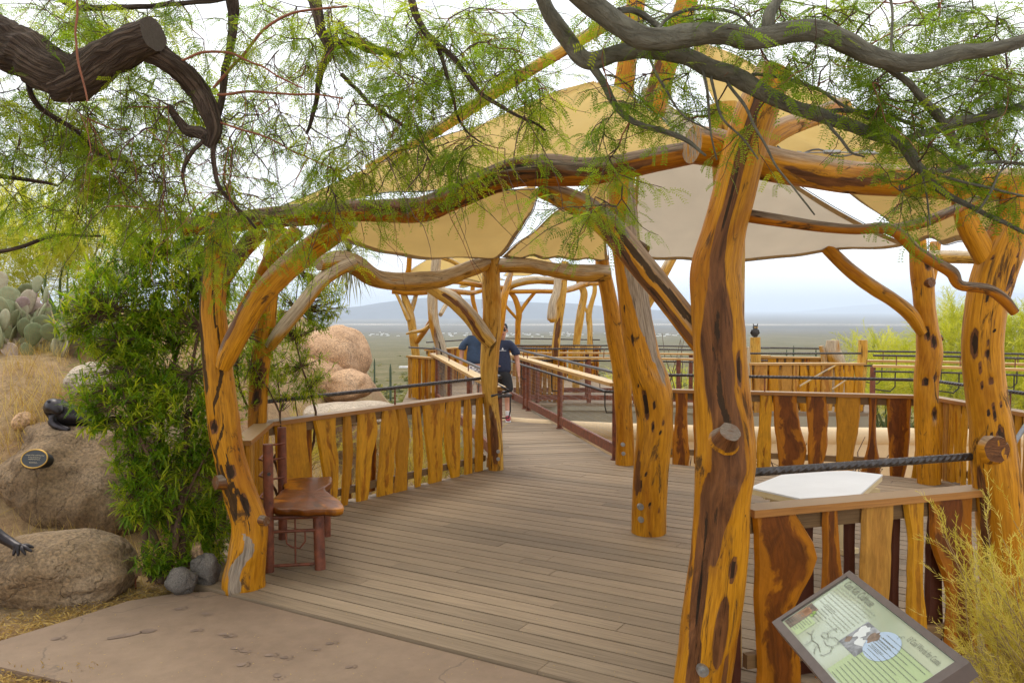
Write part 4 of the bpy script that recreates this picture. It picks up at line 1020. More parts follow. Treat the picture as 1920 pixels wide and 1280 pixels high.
pipe_railing('left railing of the walkway with rusty posts and wooden cap', wlo, 1, 0.0, 7.8, [0.03] + [walk_s(x, wlo) for x in (880, 843, 820)], lower=True)
b = MB(); b.tube([P(922, 742, dP3 - .2), P(954, 733, dP3 - .35), P(934, 721, dP3 + .4)], .017, 8); tag(b.build('rail_end', M['rebar']), 'short bent end of black handrail at the entrance post', 'handrail')
# ------------------------------------------------------------------ the far ramada
def W(x, y, D): return P(x, y, D)
FZ = 0.0
ox = Vector((-2.2, 18.5, 0))
far = thing('ramada', 'distant ramada of pale gnarled logs at the end of the walkway', 'shelter', G(945, 740))
fdk = thing('deck', 'far deck under the distant ramada', None, G(945, 740)); fdk['kind'] = 'structure'
far_poly = [Vector((-2.25, 16.9, 0)), Vector((-2.6, 21.5, 0)), Vector((-.2, 24.2, 0)), Vector((2.6, 23.0, 0)), Vector((3.0, 19.4, 0)), Vector((1.0, 16.6, 0)), Vector((.1, 16.2, 0))]
slab_under(fdk, inset(far_poly), -.6, -.045, 'underside').data.materials[0] = M['girder']
boards(fdk, far_poly, Vector((1, 0, 0)), Vector((0, 1, 0)), 16.2, 24.2, .142, 3.0)
def flog(spec, name='post', mat='log_pale', label=None, **k): return log(far, spec, name=name, mat=mat, sides=14, label=label, lump=.10, n=max(10, len(spec) * 5), **k)
flog([(780, 742, 15, 19.0), (782, 690, 15, 19.0), (776, 640, 16, 19.0), (769, 590, 17, 19.0), (758, 555, 13, 19.0), (752, 520, 11, 19.0)])
flog([(769, 590, 11, 19.0), (778, 560, 9, 19.1), (786, 525, 8, 19.2), (790, 505, 8, 19.3)], 'limb'); flog([(738, 540, 6, 18.9), (752, 568, 7, 18.9), (766, 600, 9, 18.9)], 'limb')
flog([(832, 752, 20, 17.0), (832, 700, 20, 17.0), (827, 655, 22, 17.0), (815, 610, 20, 17.0), (811, 570, 20, 17.0), (814, 530, 20, 17.0), (818, 485, 19, 17.0), (820, 455, 17, 17.0)], mat='log_grey', strips=[(0, 0, .5, .5, .06, .8)], label='thick pale corner post of the far ramada')
flog([(812, 605, 9, 17.1), (795, 618, 8, 17.4), (775, 622, 6, 17.6), (762, 626, 4, 17.7)], 'limb'); flog([(782, 640, 10, 18.9), (800, 615, 10, 18.0), (812, 595, 10, 17.3)], 'brace', mat='log')
flog([(826, 590, 9, 17.1), (838, 568, 9, 17.6), (852, 550, 9, 18.2)], 'brace')
flog([(922, 745, 16, 13.7), (924, 690, 16, 13.7), (930, 640, 17, 13.7), (938, 605, 18, 13.7), (944, 565, 16, 13.7), (952, 532, 14, 13.8), (958, 512, 10, 13.9)], mat='log', label='leaning log post in front of the walkers')
flog([(944, 558, 9, 17.6), (934, 536, 9, 17.7), (928, 515, 9, 17.8)], 'limb')
flog([(970, 660, 11, 23.0), (971, 610, 11, 23.0), (973, 585, 12, 23.0), (966, 560, 11, 23.0), (954, 545, 8, 23.0)], mat='log')
flog([(974, 588, 8, 23.0), (985, 570, 8, 23.0), (1003, 548, 7, 23.0)], 'limb', mat='log'); flog([(972, 600, 6, 23.0), (958, 585, 6, 22.9), (946, 570, 6, 22.8)], 'limb', mat='log')
flog([(1041, 735, 16, 17.1), (1041, 680, 16, 17.1), (1043, 640, 16, 17.1), (1048, 600, 16, 17.1), (1053, 560, 17, 17.1), (1056, 525, 15, 17.1), (1060, 490, 13, 17.1)], strips=[(0, 0, .6, .6, .05, .5)])
flog([(1032, 605, 0.5, 16.6), (1034, 598, 18, 16.6), (1037, 570, 17, 16.6), (1044, 545, 16, 16.7), (1047, 505, 14, 16.8)], 'limb', mat='log_grey')
flog([(1080, 740, 15, 18.9), (1080, 660, 15, 18.9), (1084, 620, 15, 18.9), (1090, 580, 15, 18.9), (1095, 550, 14, 18.9), (1086, 528, 12, 18.9), (1082, 500, 10, 18.9)])
flog([(1106, 680, 11, 22.0), (1106, 620, 11, 22.0), (1104, 590, 12, 22.0), (1110, 565, 10, 22.0), (1115, 545, 9, 22.0), (1113, 520, 8, 22.0)]); flog([(1104, 590, 7, 22.0), (1094, 572, 6, 22.0), (1090, 560, 5, 22.0)], 'limb')
flog([(896, 640, 8, 22.5), (893, 590, 8, 22.5), (886, 555, 9, 22.5), (888, 520, 8, 22.5), (893, 495, 7, 22.5)], mat='log')
flog([(885, 600, 7, 22.4), (870, 570, 7, 22.3), (855, 545, 6, 22.2)], 'brace', mat='log')
flog([(735, 545, 12, 18.9), (780, 548, 12, 19.0), (830, 545, 11, 19.8), (880, 549, 10, 21.6), (892, 548, 9, 22.4)], 'beam', mat='log')
flog([(892, 548, 8, 22.4), (920, 542, 9, 22.5), (960, 546, 9, 22.9), (1010, 546, 9, 22.8), (1060, 545, 9, 22.4), (1112, 530, 9, 22.0)], 'beam', mat='log')
flog([(945, 545, 12, 17.6), (965, 532, 15, 17.5), (1000, 525, 16, 17.3), (1040, 527, 15, 17.1), (1062, 524, 12, 17.1)], 'beam', mat='log_grey')
flog([(816, 535, 10, 17.0), (850, 528, 10, 17.1), (900, 535, 10, 17.4), (945, 540, 10, 17.6)], 'beam', mat='log')
flog([(1055, 545, 10, 17.1), (1075, 540, 11, 18.0), (1095, 532, 11, 18.8), (1125, 530, 11, 20.0)], 'beam', mat='log')
flog([(820, 480, 9, 17.0), (845, 488, 9, 17.6), (865, 500, 9, 18.2)], 'brace'); flog([(750, 545, 10, 18.9), (765, 510, 10, 18.7), (768, 478, 10, 18.6)], 'limb', mat='log')
def fsail(label, a, b_, c, c1, c2, c3, sag=.12): return sail(label, a, b_, c, c1, c2, c3, sag=sag, nu=12, nv=12)['group'] and None
fsail('small sagging cream sail at the far ramada left corner', (870, 440, 19.5), (760, 515, 18.7), (905, 528, 18.0), (812, 478, 19), (888, 480, 18.8), (830, 512, 18.2))
fsail('cream sail over the middle of the far ramada', (880, 500, 21), (862, 540, 18.0), (950, 524, 17.8), (868, 520, 19), (915, 510, 19), (905, 530, 17.8), sag=.05)
fsail('pale cream sail over the right half of the far ramada', (1000, 470, 20.5), (945, 516, 18.2), (1060, 512, 18.0), (965, 495, 19), (1035, 490, 19), (1000, 516, 18), sag=.05)
def fr(name_label, xa, xb, Da, Db, seed, rail=True, group='slab railings of the far ramada', posts=(), capz=CAPZ):
    a, c = P(xa, 640, Da), P(xb, 640, Db); a.z = c.z = 0
    return railing('railing', name_label, a, c, auto_slabs((c - a).length, seed, .08, .16), rail=rail, group=group, posts_px=posts, rail_r=.018, capm='cap_pale')
fr('short slab railing left of the far thick corner post', 767, 818, 17.8, 17.0, 11)
fr('back slab railing of the far ramada seen past the walkers', 800, 925, 20.5, 23.5, 12)
fr('rear slab railing of the far ramada behind the Y shaped post', 925, 1125, 23.5, 22.2, 13)
fr('slab railing right of the walkway end at the far ramada', 968, 1045, 17.7, 16.9, 14)
for k, (xa, xb, ya, yb, Da, Db) in enumerate([(768, 816, 686, 688, 18.3, 17.5)]): pass

# ------------------------------------------------------------------ curved steel walkway loop at mid distance
loop = thing('loop_walkway', 'curved elevated walkway with steel girder and double handrails behind the near deck', 'walkway', Vector((1.5, 16.8, -1)))
LP = catmull([(.0, 16.75), (1.8, 16.7), (3.3, 16.4), (4.45, 15.7)], 22)
LI = [Vector((a[0], a[1], 0)) for a in LP]
def offs(pts, k):
    out = []
    for i, p in enumerate(pts):
        d = (pts[min(i + 1, len(pts) - 1)] - pts[max(i - 1, 0)]).normalized(); out.append(p + Vector((-d.y, d.x, 0)) * k)
    return out
LO = offs(LI, 1.7)
def ribbon(b, A, B_, z0, z1, mi=0):
    n = len(A); vs = []
    for p, q in zip(A, B_): vs += [(p.x, p.y, z0), (p.x, p.y, z1), (q.x, q.y, z1), (q.x, q.y, z0)]
    fs = []
    for i in range(n - 1):
        for k in range(4): fs.append((i * 4 + k, i * 4 + (k + 1) % 4, i * 4 + 4 + (k + 1) % 4, i * 4 + 4 + k))
    fs += [(3, 2, 1, 0), tuple((n - 1) * 4 + k for k in range(4))]
    b.add(vs, fs, smooth=False); return b
b = MB()
for i in range(len(LI) - 1):
    pass
ribbon(b, LI, LO, -.06, .0); b.build('walk_deck', M['deck'], loop)
b = MB(); ribbon(b, offs(LI, .02), offs(LI, .10), -.55, -.15); ribbon(b, offs(LI, -.03), offs(LI, .12), -.145, -.062); ribbon(b, offs(LI, -.05), offs(LI, .14), -.60, -.552); ribbon(b, offs(LI, 1.6), offs(LI, 1.68), -.55, -.062); b.build('girder', M['girder'], loop)
for off, dz, cz in ((.06, 0, .93), (1.62, 0, .95)):
    A = offs(LI, off)
    b = MB(); ribbon(b, offs(LI, off - .08), offs(LI, off + .08), cz - .035, cz); b.build('cap_board', M['cap_pale'], loop)
    b = MB(); b.tube([p + Vector((0, 0, 1.1)) for p in A], .017, 8); b.build('handrail', M['rebar'], loop)
    b = MB(); b.tube([p + Vector((0, 0, .85)) for p in offs(LI, off + (.12 if off < 1 else -.12))], .016, 8); b.build('lower_handrail', M['rebar'], loop)
    b = MB(); ribbon(b, offs(LI, off - .02), offs(LI, off + .02), .06, .16); b.build('kick_rail', M['rust'], loop)
    for i in range(2, len(A), 4):
        b = MB(); b.tube([A[i] + Vector((0, 0, -.1)), A[i] + Vector((0, 0, cz))], .045, 12); b.build('post', M['rust'], loop)
        b = MB(); b.tube([A[i] + Vector((.3, 0, cz)), A[i] + Vector((.3, -.1, 1.1))], .009, 6); b.build('rail_stanchion', M['rust'], loop)
for i in range(3, len(LI), 6):
    b = MB()
    for dx, k in ((-.5, .1), (.5, 1.5), (.1, .8)):
        p = offs(LI, k)[i]; b.tube([p + Vector((0, 0, -.55)), p + Vector((dx, 0, -2.6))], .05, 8)
    b.build('support_leg', M['rust'], loop)

# ------------------------------------------------------------------ lookout with owl at right middle distance
look = thing('lookout_posts', 'cluster of cut pale log posts standing round the lookout railing', 'posts', P(1500, 700, 15.3))
def lpost(spec, nm='post', mat='log_pale', pr=None):
    return log(pr or look, spec, name=nm, mat=mat, sides=16, lump=.08, n=max(8, len(spec) * 4))
lp = []
for sp, lab, m_ in [([(1420, 790, 20, 15.6), (1418, 700, 20, 15.6), (1416, 632, 19, 15.6)], 'tall slim post with the owl on top', 'log_pale'), ([(1400, 785, 22, 15.3), (1396, 700, 22, 15.3), (1398, 650, 16, 15.3)], 'short weathered grey post', 'log_grey'),
                ([(1572, 790, 34, 16.6), (1570, 690, 34, 16.6), (1562, 660, 30, 16.6), (1561, 638, 24, 16.6)], 'thick stump like post', 'log_grey'), ([(1545, 700, 10, 16.6), (1545, 672, 12, 16.6), (1540, 648, 10, 16.6)], 'pointed grey stub', 'log_grey'), ([(1604, 785, 18, 15.4), (1614, 710, 20, 15.4), (1618, 660, 18, 15.4), (1618, 637, 17, 15.4)], 'straight cut post at the right', 'log_pale')]:
    o = lpost(sp, 'post', m_); o['label'] = lab
lpost([(1480, 683, 12, 15.4), (1492, 715, 14, 15.35), (1500, 745, 14, 15.3), (1506, 770, 9, 15.3)], 'limb', 'log')
lpost([(1500, 724, 5, 15.1), (1540, 700, 5, 15.2), (1572, 682, 4, 15.3)], 'limb'); lpost([(1560, 730, 4, 15.1), (1590, 710, 4, 15.2)], 'limb')
a_, c_ = fix(P(1396, 640, 15.3)), fix(P(1622, 640, 15.35))
railing('railing', 'near lookout railing of orange slabs between the grey post and the straight cut post', a_, c_, auto_slabs((c_ - a_).length, 21, .10, .26, ('slab', 'slab_pale', 'slab')), rail_r=.018, capm='cap_pale', group=None)
a_, c_ = fix(P(1418, 640, 17.6)), fix(P(1552, 640, 17.2))
railing('railing', 'rear lookout railing behind the post with the owl', a_, c_, auto_slabs((c_ - a_).length, 22, .10, .2), rail_r=.018, capm='cap_pale')
fd2 = [fix(P(1385, 640, 15.2)), fix(P(1630, 640, 15.2)), fix(P(1640, 640, 18)), fix(P(1400, 640, 18.2))]
b = MB(); b.add([(p.x, p.y, z) for z in (-.62, -.07) for p in fd2], [(0, 1, 5, 4), (1, 2, 6, 5), (2, 3, 7, 6), (3, 0, 4, 7), (3, 2, 1, 0)], smooth=False); b.build('girder', M['girder'], look)
t_ = flat_poly('lookout_floor', fd2, -.01, 'deck', .058); tag(t_, 'timber floor of the owl lookout', None, None, 'structure')
# owl figure
oc = P(1416, 632, 15.6); b = MB()
b.tube([oc, oc + Vector((0, 0, .05)), oc + Vector((0, 0, .11)), oc + Vector((0, 0, .15)), oc + Vector((0, 0, .20)), oc + Vector((0, 0, .225))], [.035, .055, .06, .045, .05, .025], 14)
t_ = thing('owl_statue', 'small dark owl figure perched on the tall slim lookout post', 'statue', oc)
b.build('body', M['iron'], t_)
for s in (-1, 1):
    b = MB(); b.tube([oc + Vector((s * .028, -.01, .205)), oc + Vector((s * .045, -.01, .26))], [.016, .003], 8); b.build('ear_tuft', M['iron'], t_)
    b = MB(); b.tube([oc + Vector((s * .05, 0, .14)), oc + Vector((s * .065, .02, .08)), oc + Vector((s * .035, .05, .02))], [.02, .028, .008], 8); b.build('wing', M['iron'], t_)
    b = MB(); b.tube([oc + Vector((s * .02, -.045, .185)), oc + Vector((s * .02, -.055, .185))], .012, 8); b.build('eye', M['gold'], t_)
# two right-hand sweeping rails beyond the lookout to the frame edge
for lab, off in (('outer walkway railing sweeping right beyond the lookout posts', 0.0), ('inner walkway railing sweeping right in front of the palo verde trees', 1.5)):
    pts = [Vector((a[0], a[1], 0)) for a in catmull([(6.55, 15.45), (8.2, 14.9), (10.2, 13.4), (12.0, 11.4)], 16)]; pts = offs(pts, -off)
    root = thing('walkway_railing', lab, 'railing', pts[0])
    b = MB(); ribbon(b, offs(pts, -.08), offs(pts, .08), .92, .96); b.build('cap_board', M['cap_pale'], root)
    b = MB(); b.tube([p + Vector((0, 0, 1.12)) for p in pts], .018, 8); b.build('handrail', M['rebar'], root)
    b = MB(); b.tube([p + Vector((0, 0, .86)) for p in offs(pts, -.14)], .016, 8); b.build('lower_handrail', M['rebar'], root)
    for i in range(0, 16, 3):
        b = MB(); b.tube([pts[i] + Vector((0, 0, -1.3)), pts[i] + Vector((0, 0, .93))], .045, 10); b.build('post', M['rust'], root)
        b = MB(); b.tube([pts[i] + Vector((.35, -.1, .95)), pts[i] + Vector((.35, -.1, 1.12))], .009, 6); b.build('rail_stanchion', M['rust'], root)
        b = MB(); q = pts[i]; b.tube([q + Vector((0, 0, .55)), q + Vector((.25, -.1, .52)), q + Vector((.32, -.13, .6)), q + Vector((.32, -.13, .84))], .012, 6); b.build('bracket', M['iron'], root)

# ------------------------------------------------------------------ low stucco wall and pale floor of the animal yard
wl_ = [Vector((a[0], a[1], 0)) for a in catmull([(-1.0, 14.6), (1.0, 13.6), (3.5, 13.0), (6.0, 12.8), (9.5, 12.4)], 40)]
sw = thing('yard_wall', 'low tan plaster wall with a rounded top around the animal yard', 'wall', wl_[0] + Vector((0, 0, -1.2)))
b = MB(); ribbon(b, wl_, offs(wl_, .18), -1.3, -.12); b.build('wall_face', M['stucco'], sw)
b = MB(); b.tube([p + Vector((0, 0, -.09)) for p in offs(wl_, .08)], .14, 14); b.build('coping', M['stucco'], sw)
yf = [Vector((-.2, 9.6, 0)), Vector((1.4, 10.8, 0)), Vector((5.5, 9.8, 0)), Vector((9.5, 9.2, 0)), Vector((10, 12.3, 0)), Vector((6, 12.7, 0)), Vector((3.5, 12.9, 0)), Vector((1, 13.5, 0)), Vector((-.8, 14.3, 0))]
tag(flat_poly('yard_floor', yf, -.98, 'stucco', .1), 'pale tan plaster floor of the animal yard below the deck', None, None, 'structure')
rng = random.Random(3)
BR = ['left forked dead branch standing in front of the yard wall', 'dead branch beside the slab next to the large front post', 'dead branch seen between the back right railing slabs', 'rightmost dead branch low behind the back right railing', 'leafless branch between walkway railing and leaning mast', 'leafless branch left of the large front post above the back right railing cap', 'leafless branch just right of the leaning mast above the railing cap']
for i, (x, D) in enumerate([(1238, 12.0), (1278, 12.3), (1470, 12.0), (1600, 11.5), (1135, 19.5), (1292, 19.0), (1222, 19.8)]):
    p = P(x, 640, D); p.z = -1.0 if D < 14 else -1.2; b = MB()
    hh = 1.1 if D < 14 else 2.5
    for k in range(3):
        q = p + Vector((rng.uniform(-.05, .05), rng.uniform(-.05, .05), 0)); pts = [q]
        a = rng.uniform(0, 6.28)
        for j in range(5): q = q + Vector((math.cos(a) * .16 + rng.uniform(-.1, .1), math.sin(a) * .12, hh / 5 * rng.uniform(.7, 1.2))); pts.append(q)
        b.tube(pts, [.022, .018, .014, .011, .008, .005], 6)
        for _ in range(2): r = pts[2]; b.tube([r, r + Vector((rng.uniform(-.25, .25), rng.uniform(-.2, .2), .2)), r + Vector((rng.uniform(-.4, .4), rng.uniform(-.3, .3), .35))], [.010, .007, .004], 5)
    tag(b.build('dead_branch', M['stem_brown']), BR[i], 'branch', 'dead branches in the animal yard')

# ------------------------------------------------------------------ boulders
def rock(name, label, c, rx, ry, rz, mat, seed, sub=5, amp=.16, rzrot=0.0, group=None, flat_top=0.0, cat='boulder', facet=0.0):
    bm = bmesh.new(); bmesh.ops.create_icosphere(bm, subdivisions=sub, radius=1.0)
    R = Matrix.Rotation(rzrot, 3, 'Z')
    for v in bm.verts:
        d = v.co.normalized(); o = Vector((seed, seed * 1.7, seed * .3))
        f = 1 + amp * noise.noise(d * 1.1 + o) * 1.6 + amp * .6 * noise.noise(d * 2.6 + o) + amp * .22 * noise.noise(d * 7 + o) + amp * .09 * noise.noise(d * 18 + o)
        if facet: 
            f -= facet * max(0, noise.noise(d * 1.9 + o * 2)) 
        p = d * f
        if flat_top and p.z > flat_top: p.z = flat_top + (p.z - flat_top) * .25
        v.co = R @ Vector((p.x * rx, p.y * ry, p.z * rz)) + Vector(c)
    me = bpy.data.meshes.new(name); bm.to_mesh(me); bm.free(); me.polygons.foreach_set('use_smooth', [True] * len(me.polygons))
    return tag(link(name, me, M[mat]), label, cat, group)
bo = G(125, 1040); 
BIG = rock('boulder', 'big brown granite boulder carrying the oval plaque', bo + Vector((-.12, .95, .30)), 1.0, .85, .80, 'granite', 4.2, 6, .13, .2, flat_top=.74, facet=.22)
rock('boulder', 'low rounded boulder in front of the plaque boulder', G(100, 1110) + Vector((-.02, .12, .12)), .50, .40, .27, 'granite', 8.8, 6, .10, .1)
rock('rock', 'grey round stone at the path corner beside the bush', G(340, 1106) + Vector((0, 0, .06)), .098, .09, .095, 'granite_grey', 2.2, 4, .14, cat='stone', facet=.2)
rock('rock', 'grey stone wedged against the left front post', G(383, 1092) + Vector((0, .02, .08)), .10, .09, .12, 'granite_grey', 5.1, 4, .18, .4, cat='stone', facet=.3)
rock('rock', 'small pointed reddish stone on top of the two grey stones', G(370, 1082) + Vector((-.02, .05, .17)), .04, .05, .075, 'granite_warm', 6.1, 3, .2, .9, cat='stone', facet=.3)
def rpx(x, y, D, rx, ry, rz, mat, seed, label, **k):
    p = P(x, y, D); return rock('boulder', label, p, pw(rx, D), ry, pw(rz, D), mat, seed, k.pop('sub', 5), k.pop('amp', .12), **k)
rpx(628, 672, 15.5, 68, .8, 66, 'granite_warm', 11.1, 'large rounded tan boulder beyond the left railing')
rpx(600, 716, 14.8, 62, .6, 45, 'granite_warm', 12.3, 'middle tan boulder with a smooth ridge in front of the large one')
rpx(655, 722, 14.5, 46, .5, 30, 'granite_warm', 13.9, 'smaller tan boulder leaning against the large rounded one')
rpx(650, 775, 13.2, 100, .8, 22, 'granite_pale', 14.2, 'flat pale rock slab behind the railing cap')
rpx(15, 700, 8.2, 46, .4, 34, 'granite', 15.5, 'grey brown boulder below the prickly pears at the left edge')
rpx(95, 712, 8.0, 26, .25, 18, 'granite_warm', 16.2, 'small half buried stone on the grassy slope')
rpx(170, 712, 7.6, 36, .3, 34, 'granite_pale', 17.7, 'pale stone half hidden by the bush')
rpx(45, 790, 7.2, 16, .12, 20, 'granite_warm', 18.1, 'small upright tan stone left of the bronze animal')
rpx(20, 762, 7.7, 60, .4, 26, 'granite', 18.9, 'low stone in the dry grass above the plaque boulder')
rpx(1370, 822, 12.5, 20, .2, 20, 'granite_pale', 19.1, 'pale stone lying in the animal yard')
rpx(1240, 830, 12.0, 26, .25, 22, 'granite_pale', 20.1, 'pale stone beside the yard wall')
# ------------------------------------------------------------------ plaque on the boulder
dg = bpy.context.evaluated_depsgraph_get()
def hit(o, x, y):
    d = ray(x, y).normalized(); dl = d
    mi = o.matrix_world.inverted() if o.matrix_world else Matrix()
    ok, loc, nr, _ = o.ray_cast(mi @ Vector((0, 0, CAMZ)), dl)
    return (loc, nr) if ok else (P(x, y, 6.0), Vector((0, -1, 0)))
bpy.context.view_layer.update()
def text_mesh(body, size, align='CENTER'):
    cu = bpy.data.curves.new('text', 'FONT'); cu.body = body; cu.size = size; cu.align_x = align; cu.align_y = 'CENTER'; cu.resolution_u = 3
    o = bpy.data.objects.new('t', cu); C.objects.link(o); bpy.context.view_layer.update()
    me = bpy.data.meshes.new_from_object(o.evaluated_get(bpy.context.evaluated_depsgraph_get()))
    bpy.data.objects.remove(o); return me
pc, pn = hit(BIG, 69, 861)
pn = (pn + Vector((0, -.6, .1))).normalized(); 
px_ = Vector((0, 0, 1)).cross(pn).normalized(); py_ = pn.cross(px_)
PM = Matrix((px_, py_, pn)).transposed()
plq = thing('plaque', 'oval black plaque with gold rim and lettering on the boulder', 'plaque', pc)
def oval(b, rx, ry, z0, z1, n=40, hole=0):
    for zz in (0,):
        ring = [Vector((rx * math.cos(6.2832 * i / n), ry * math.sin(6.2832 * i / n), 0)) for i in range(n)]
        vs = [pc + PM @ (r + Vector((0, 0, z0))) for r in ring] + [pc + PM @ (r + Vector((0, 0, z1))) for r in ring]
        b.add(vs, [(i, (i + 1) % n, n + (i + 1) % n, n + i) for i in range(n)] + [tuple(range(n, 2 * n))], smooth=False)
RX, RY = .118, .073
b = MB(); oval(b, RX - .004, RY - .004, -.05, .028); b.build('plate', M['plaque_black'], plq)
b = MB(); ring = [pc + PM @ Vector((RX * math.cos(6.2832 * i / 40), RY * math.sin(6.2832 * i / 40), .026)) for i in range(41)]; b.tube(ring, .006, 8, cap=False); b.build('rim', M['gold'], plq)
for s_, yy, sz in (('In Honor of Mike and Barbara Evans', .028, .0118), ('for their generosity and', .011, .0118), ('animal park personnel', -.004, .0118), ('Grandchildren', -.030, .0125)):
    me = text_mesh(s_, sz); me.transform(Matrix.Translation(pc) @ PM.to_4x4() @ Matrix.Translation((0, yy, .0292))); link('lettering', me, M['plaque_text'], plq)

# ------------------------------------------------------------------ skinned figures (bronze animals, people)
def skin_mesh(name, verts, edges, radii, root=0, sub=2, smooth=True, sep=False):
    me = bpy.data.meshes.new(name); me.from_pydata([tuple(v) for v in verts], edges, []); me.update()
    o = bpy.data.objects.new(name, me); C.objects.link(o)
    m_ = o.modifiers.new('s', 'SKIN'); m_.use_smooth_shade = True; m_.branch_smoothing = .6
    for i, r in enumerate(radii):
        r = r if hasattr(r, '__len__') else (r, r); me.skin_vertices[0].data[i].radius = r
        me.skin_vertices[0].data[i].use_root = (i == root)
    s_ = o.modifiers.new('u', 'SUBSURF'); s_.levels = s_.render_levels = sub
    bpy.context.view_layer.update(); dgg = bpy.context.evaluated_depsgraph_get()
    out = bpy.data.meshes.new_from_object(o.evaluated_get(dgg)); out.name = name
    bpy.data.objects.remove(o); bpy.data.meshes.remove(me)
    return out
class Sk:
    def __init__(s): s.v, s.e, s.r = [], [], []
    def chain(s, pts, radii, start=None):
        prev = start
        for p, r in zip(pts, radii):
            s.v.append(Vector(p)); s.r.append(r); i = len(s.v) - 1
            if prev is not None: s.e.append((prev, i))
            prev = i
        return prev
    def mesh(s, name, M_=None, root=0, sub=2):
        me = skin_mesh(name, s.v, s.e, s.r, root, sub)
        if M_ is not None: me.transform(M_)
        return me
# curled bronze coati lying on the big boulder
tp = hit(BIG, 150, 806)[0]
cz = P(150, 803, tp.y + .12)
k = pw(1, tp.y + .12)                                         # metres per photo pixel there
def bp_(x, y, dy=0): return Vector(((x - 150) * k, dy, (803 - y) * k))
s = Sk()
a = s.chain([bp_(165, 787, .05), bp_(145, 781, .03), bp_(122, 777, 0), bp_(106, 770, -.02), bp_(105, 759, -.06), bp_(117, 757, -.12), bp_(128, 764, -.16), bp_(135, 771, -.175)], [.10, .115, .125, .12, .09, .078, .045, .022])
s.chain([bp_(108, 788, -.10), bp_(122, 795, -.13), bp_(142, 801, -.14), bp_(148, 803, -.14)], [.044, .034, .028, .03], 3)
s.chain([bp_(178, 792, 0), bp_(190, 798, -.06), bp_(205, 803, -.10)], [.045, .03, .022], 0)
s.chain([bp_(190, 792, .08), bp_(215, 800, .06), bp_(245, 803, .02), bp_(275, 803, .0)], [.035, .026, .022, .012], 0)
t_ = thing('coati_statue', 'dark bronze animal curled up on top of the plaque boulder', 'statue', cz)
link('body', s.mesh('body', Matrix.Translation(cz)), M['bronze'], t_)
for s2 in (-1, 1):
    b = MB(); e_ = cz + bp_(111 + (s2 + 1) * 4, 749, -.11 + s2 * .04); b.tube([e_, e_ + Vector((0, 0, .010)), e_ + Vector((0, 0, .016))], [.02, .016, .006], 10); b.build('ear', M['bronze'], t_)
# bronze coati climbing out of the frame at left, front leg with claws on the low boulder
t_ = thing('coati_statue', 'dark bronze animal reaching its clawed paw onto the low boulder at the left edge', 'statue', P(40, 1040, 5.35))
D_ = 5.38
def bl(x, y, dy=0): return P(x, y, D_ + dy)
s = Sk()
a = s.chain([bl(-170, 930, .25), bl(-110, 950, .18), bl(-60, 975, .10), bl(-22, 992, .03), bl(5, 1008, 0), bl(22, 1018, -.02), bl(38, 1022, -.03)], [.17, .15, .10, .055, .036, .036, .034])
for j, (x, y, dy) in enumerate(((64, 1026, -.05), (60, 1034, -.09), (48, 1040, -.11), (34, 1042, -.10), (24, 1042, -.08))):
    mid = (bl(38, 1022, -.03) + bl(x, y, dy)) / 2 + Vector((0, -.01, .012)); s.chain([mid, bl(x, y, dy)], [.016, .007], a)
s.chain([bl(-230, 905, .3), bl(-300, 900, .3), bl(-350, 930, .3)], [.15, .09, .06], 0)
s.chain([bl(-200, 990, .35), bl(-190, 1050, .35), bl(-185, 1100, .3)], [.08, .05, .05], 0)
link('body', s.mesh('body'), M['bronze'], t_)
# small wooden plant label
t_ = thing('plant_label', 'small blank wooden plant label stuck in the soil by the bush', 'label', G(250, 1100))
c = P(251, 1073, gd(1092)); b = MB(); R = Matrix.Rotation(-.15, 3, 'Y') @ Matrix.Rotation(.5, 3, 'X')
b.box(c, pw(46, c.y), .012, pw(17, c.y), M=R); b.build('board', M['label_wood'], t_)
b = MB(); b.tube([c + Vector((0, .01, 0)), c + Vector((0, .03, -.14))], .006, 6); b.build('stake', M['rust'], t_)

# ------------------------------------------------------------------ bench
bench = thing('bench', 'rustic bench with a live edge slab seat and rusty pipe frame', 'bench', G(560, 1050))
SZ = .468
def bs(x, y, z=SZ): return G(x, y, z)
out_ = [(506, 948), (512, 936), (524, 924), (534, 914), (533, 906), (536, 898), (560, 895), (590, 894), (618, 893), (622, 899), (620, 906), (611, 912), (610, 918), (621, 927), (634, 936), (643, 946), (641, 953), (626, 955), (600, 953), (575, 956), (548, 953), (522, 953)]
q = catmull([bs(*p) for p in out_ + out_[:1]], 89)[:-1]; ctr = sum((Vector(a) for a in q), Vector()) / len(q)
vs, fs, uv = [], [], []; n = len(q); rings = [(0, .985, -.052), (1, 1.012, -.034), (1, 1.015, -.012), (1, 1.004, -.002), (0, .985, .0), (0, .80, .001), (0, .5, .001), (0, .2, .001)]
for (_, kk, dz) in rings:
    for i, a in enumerate(q):
        a = Vector(a); j = (.028 * noise.noise(Vector((i * .45, dz * 25, 4))) + .015 * noise.noise(Vector((i * 1.3, dz * 40, 7)))) if kk > .95 else 0
        vs.append(ctr + (a - ctr) * (kk + j) + Vector((0, 0, dz + .004 * noise.noise(a * 7))))
for r in range(len(rings) - 1):
    for i in range(n): fs.append((r * n + i, r * n + (i + 1) % n, (r + 1) * n + (i + 1) % n, (r + 1) * n + i))
fs += [tuple(range(n))[::-1], tuple((len(rings) - 1) * n + i for i in range(n))]
uv = [[((vs[i].x - ctr.x) * 2.2, vs[i].y * .9) for i in f] for f in fs]
mk = [(.85 if r == 0 else .3 * (noise.noise(vs[r * n + i] * 9) > .1) if r in (1, 2) else (.9 if (vs[r * n + i] - bs(598, 945)).length < .055 else 0), 0, 0) for r in range(len(rings)) for i in range(n)]
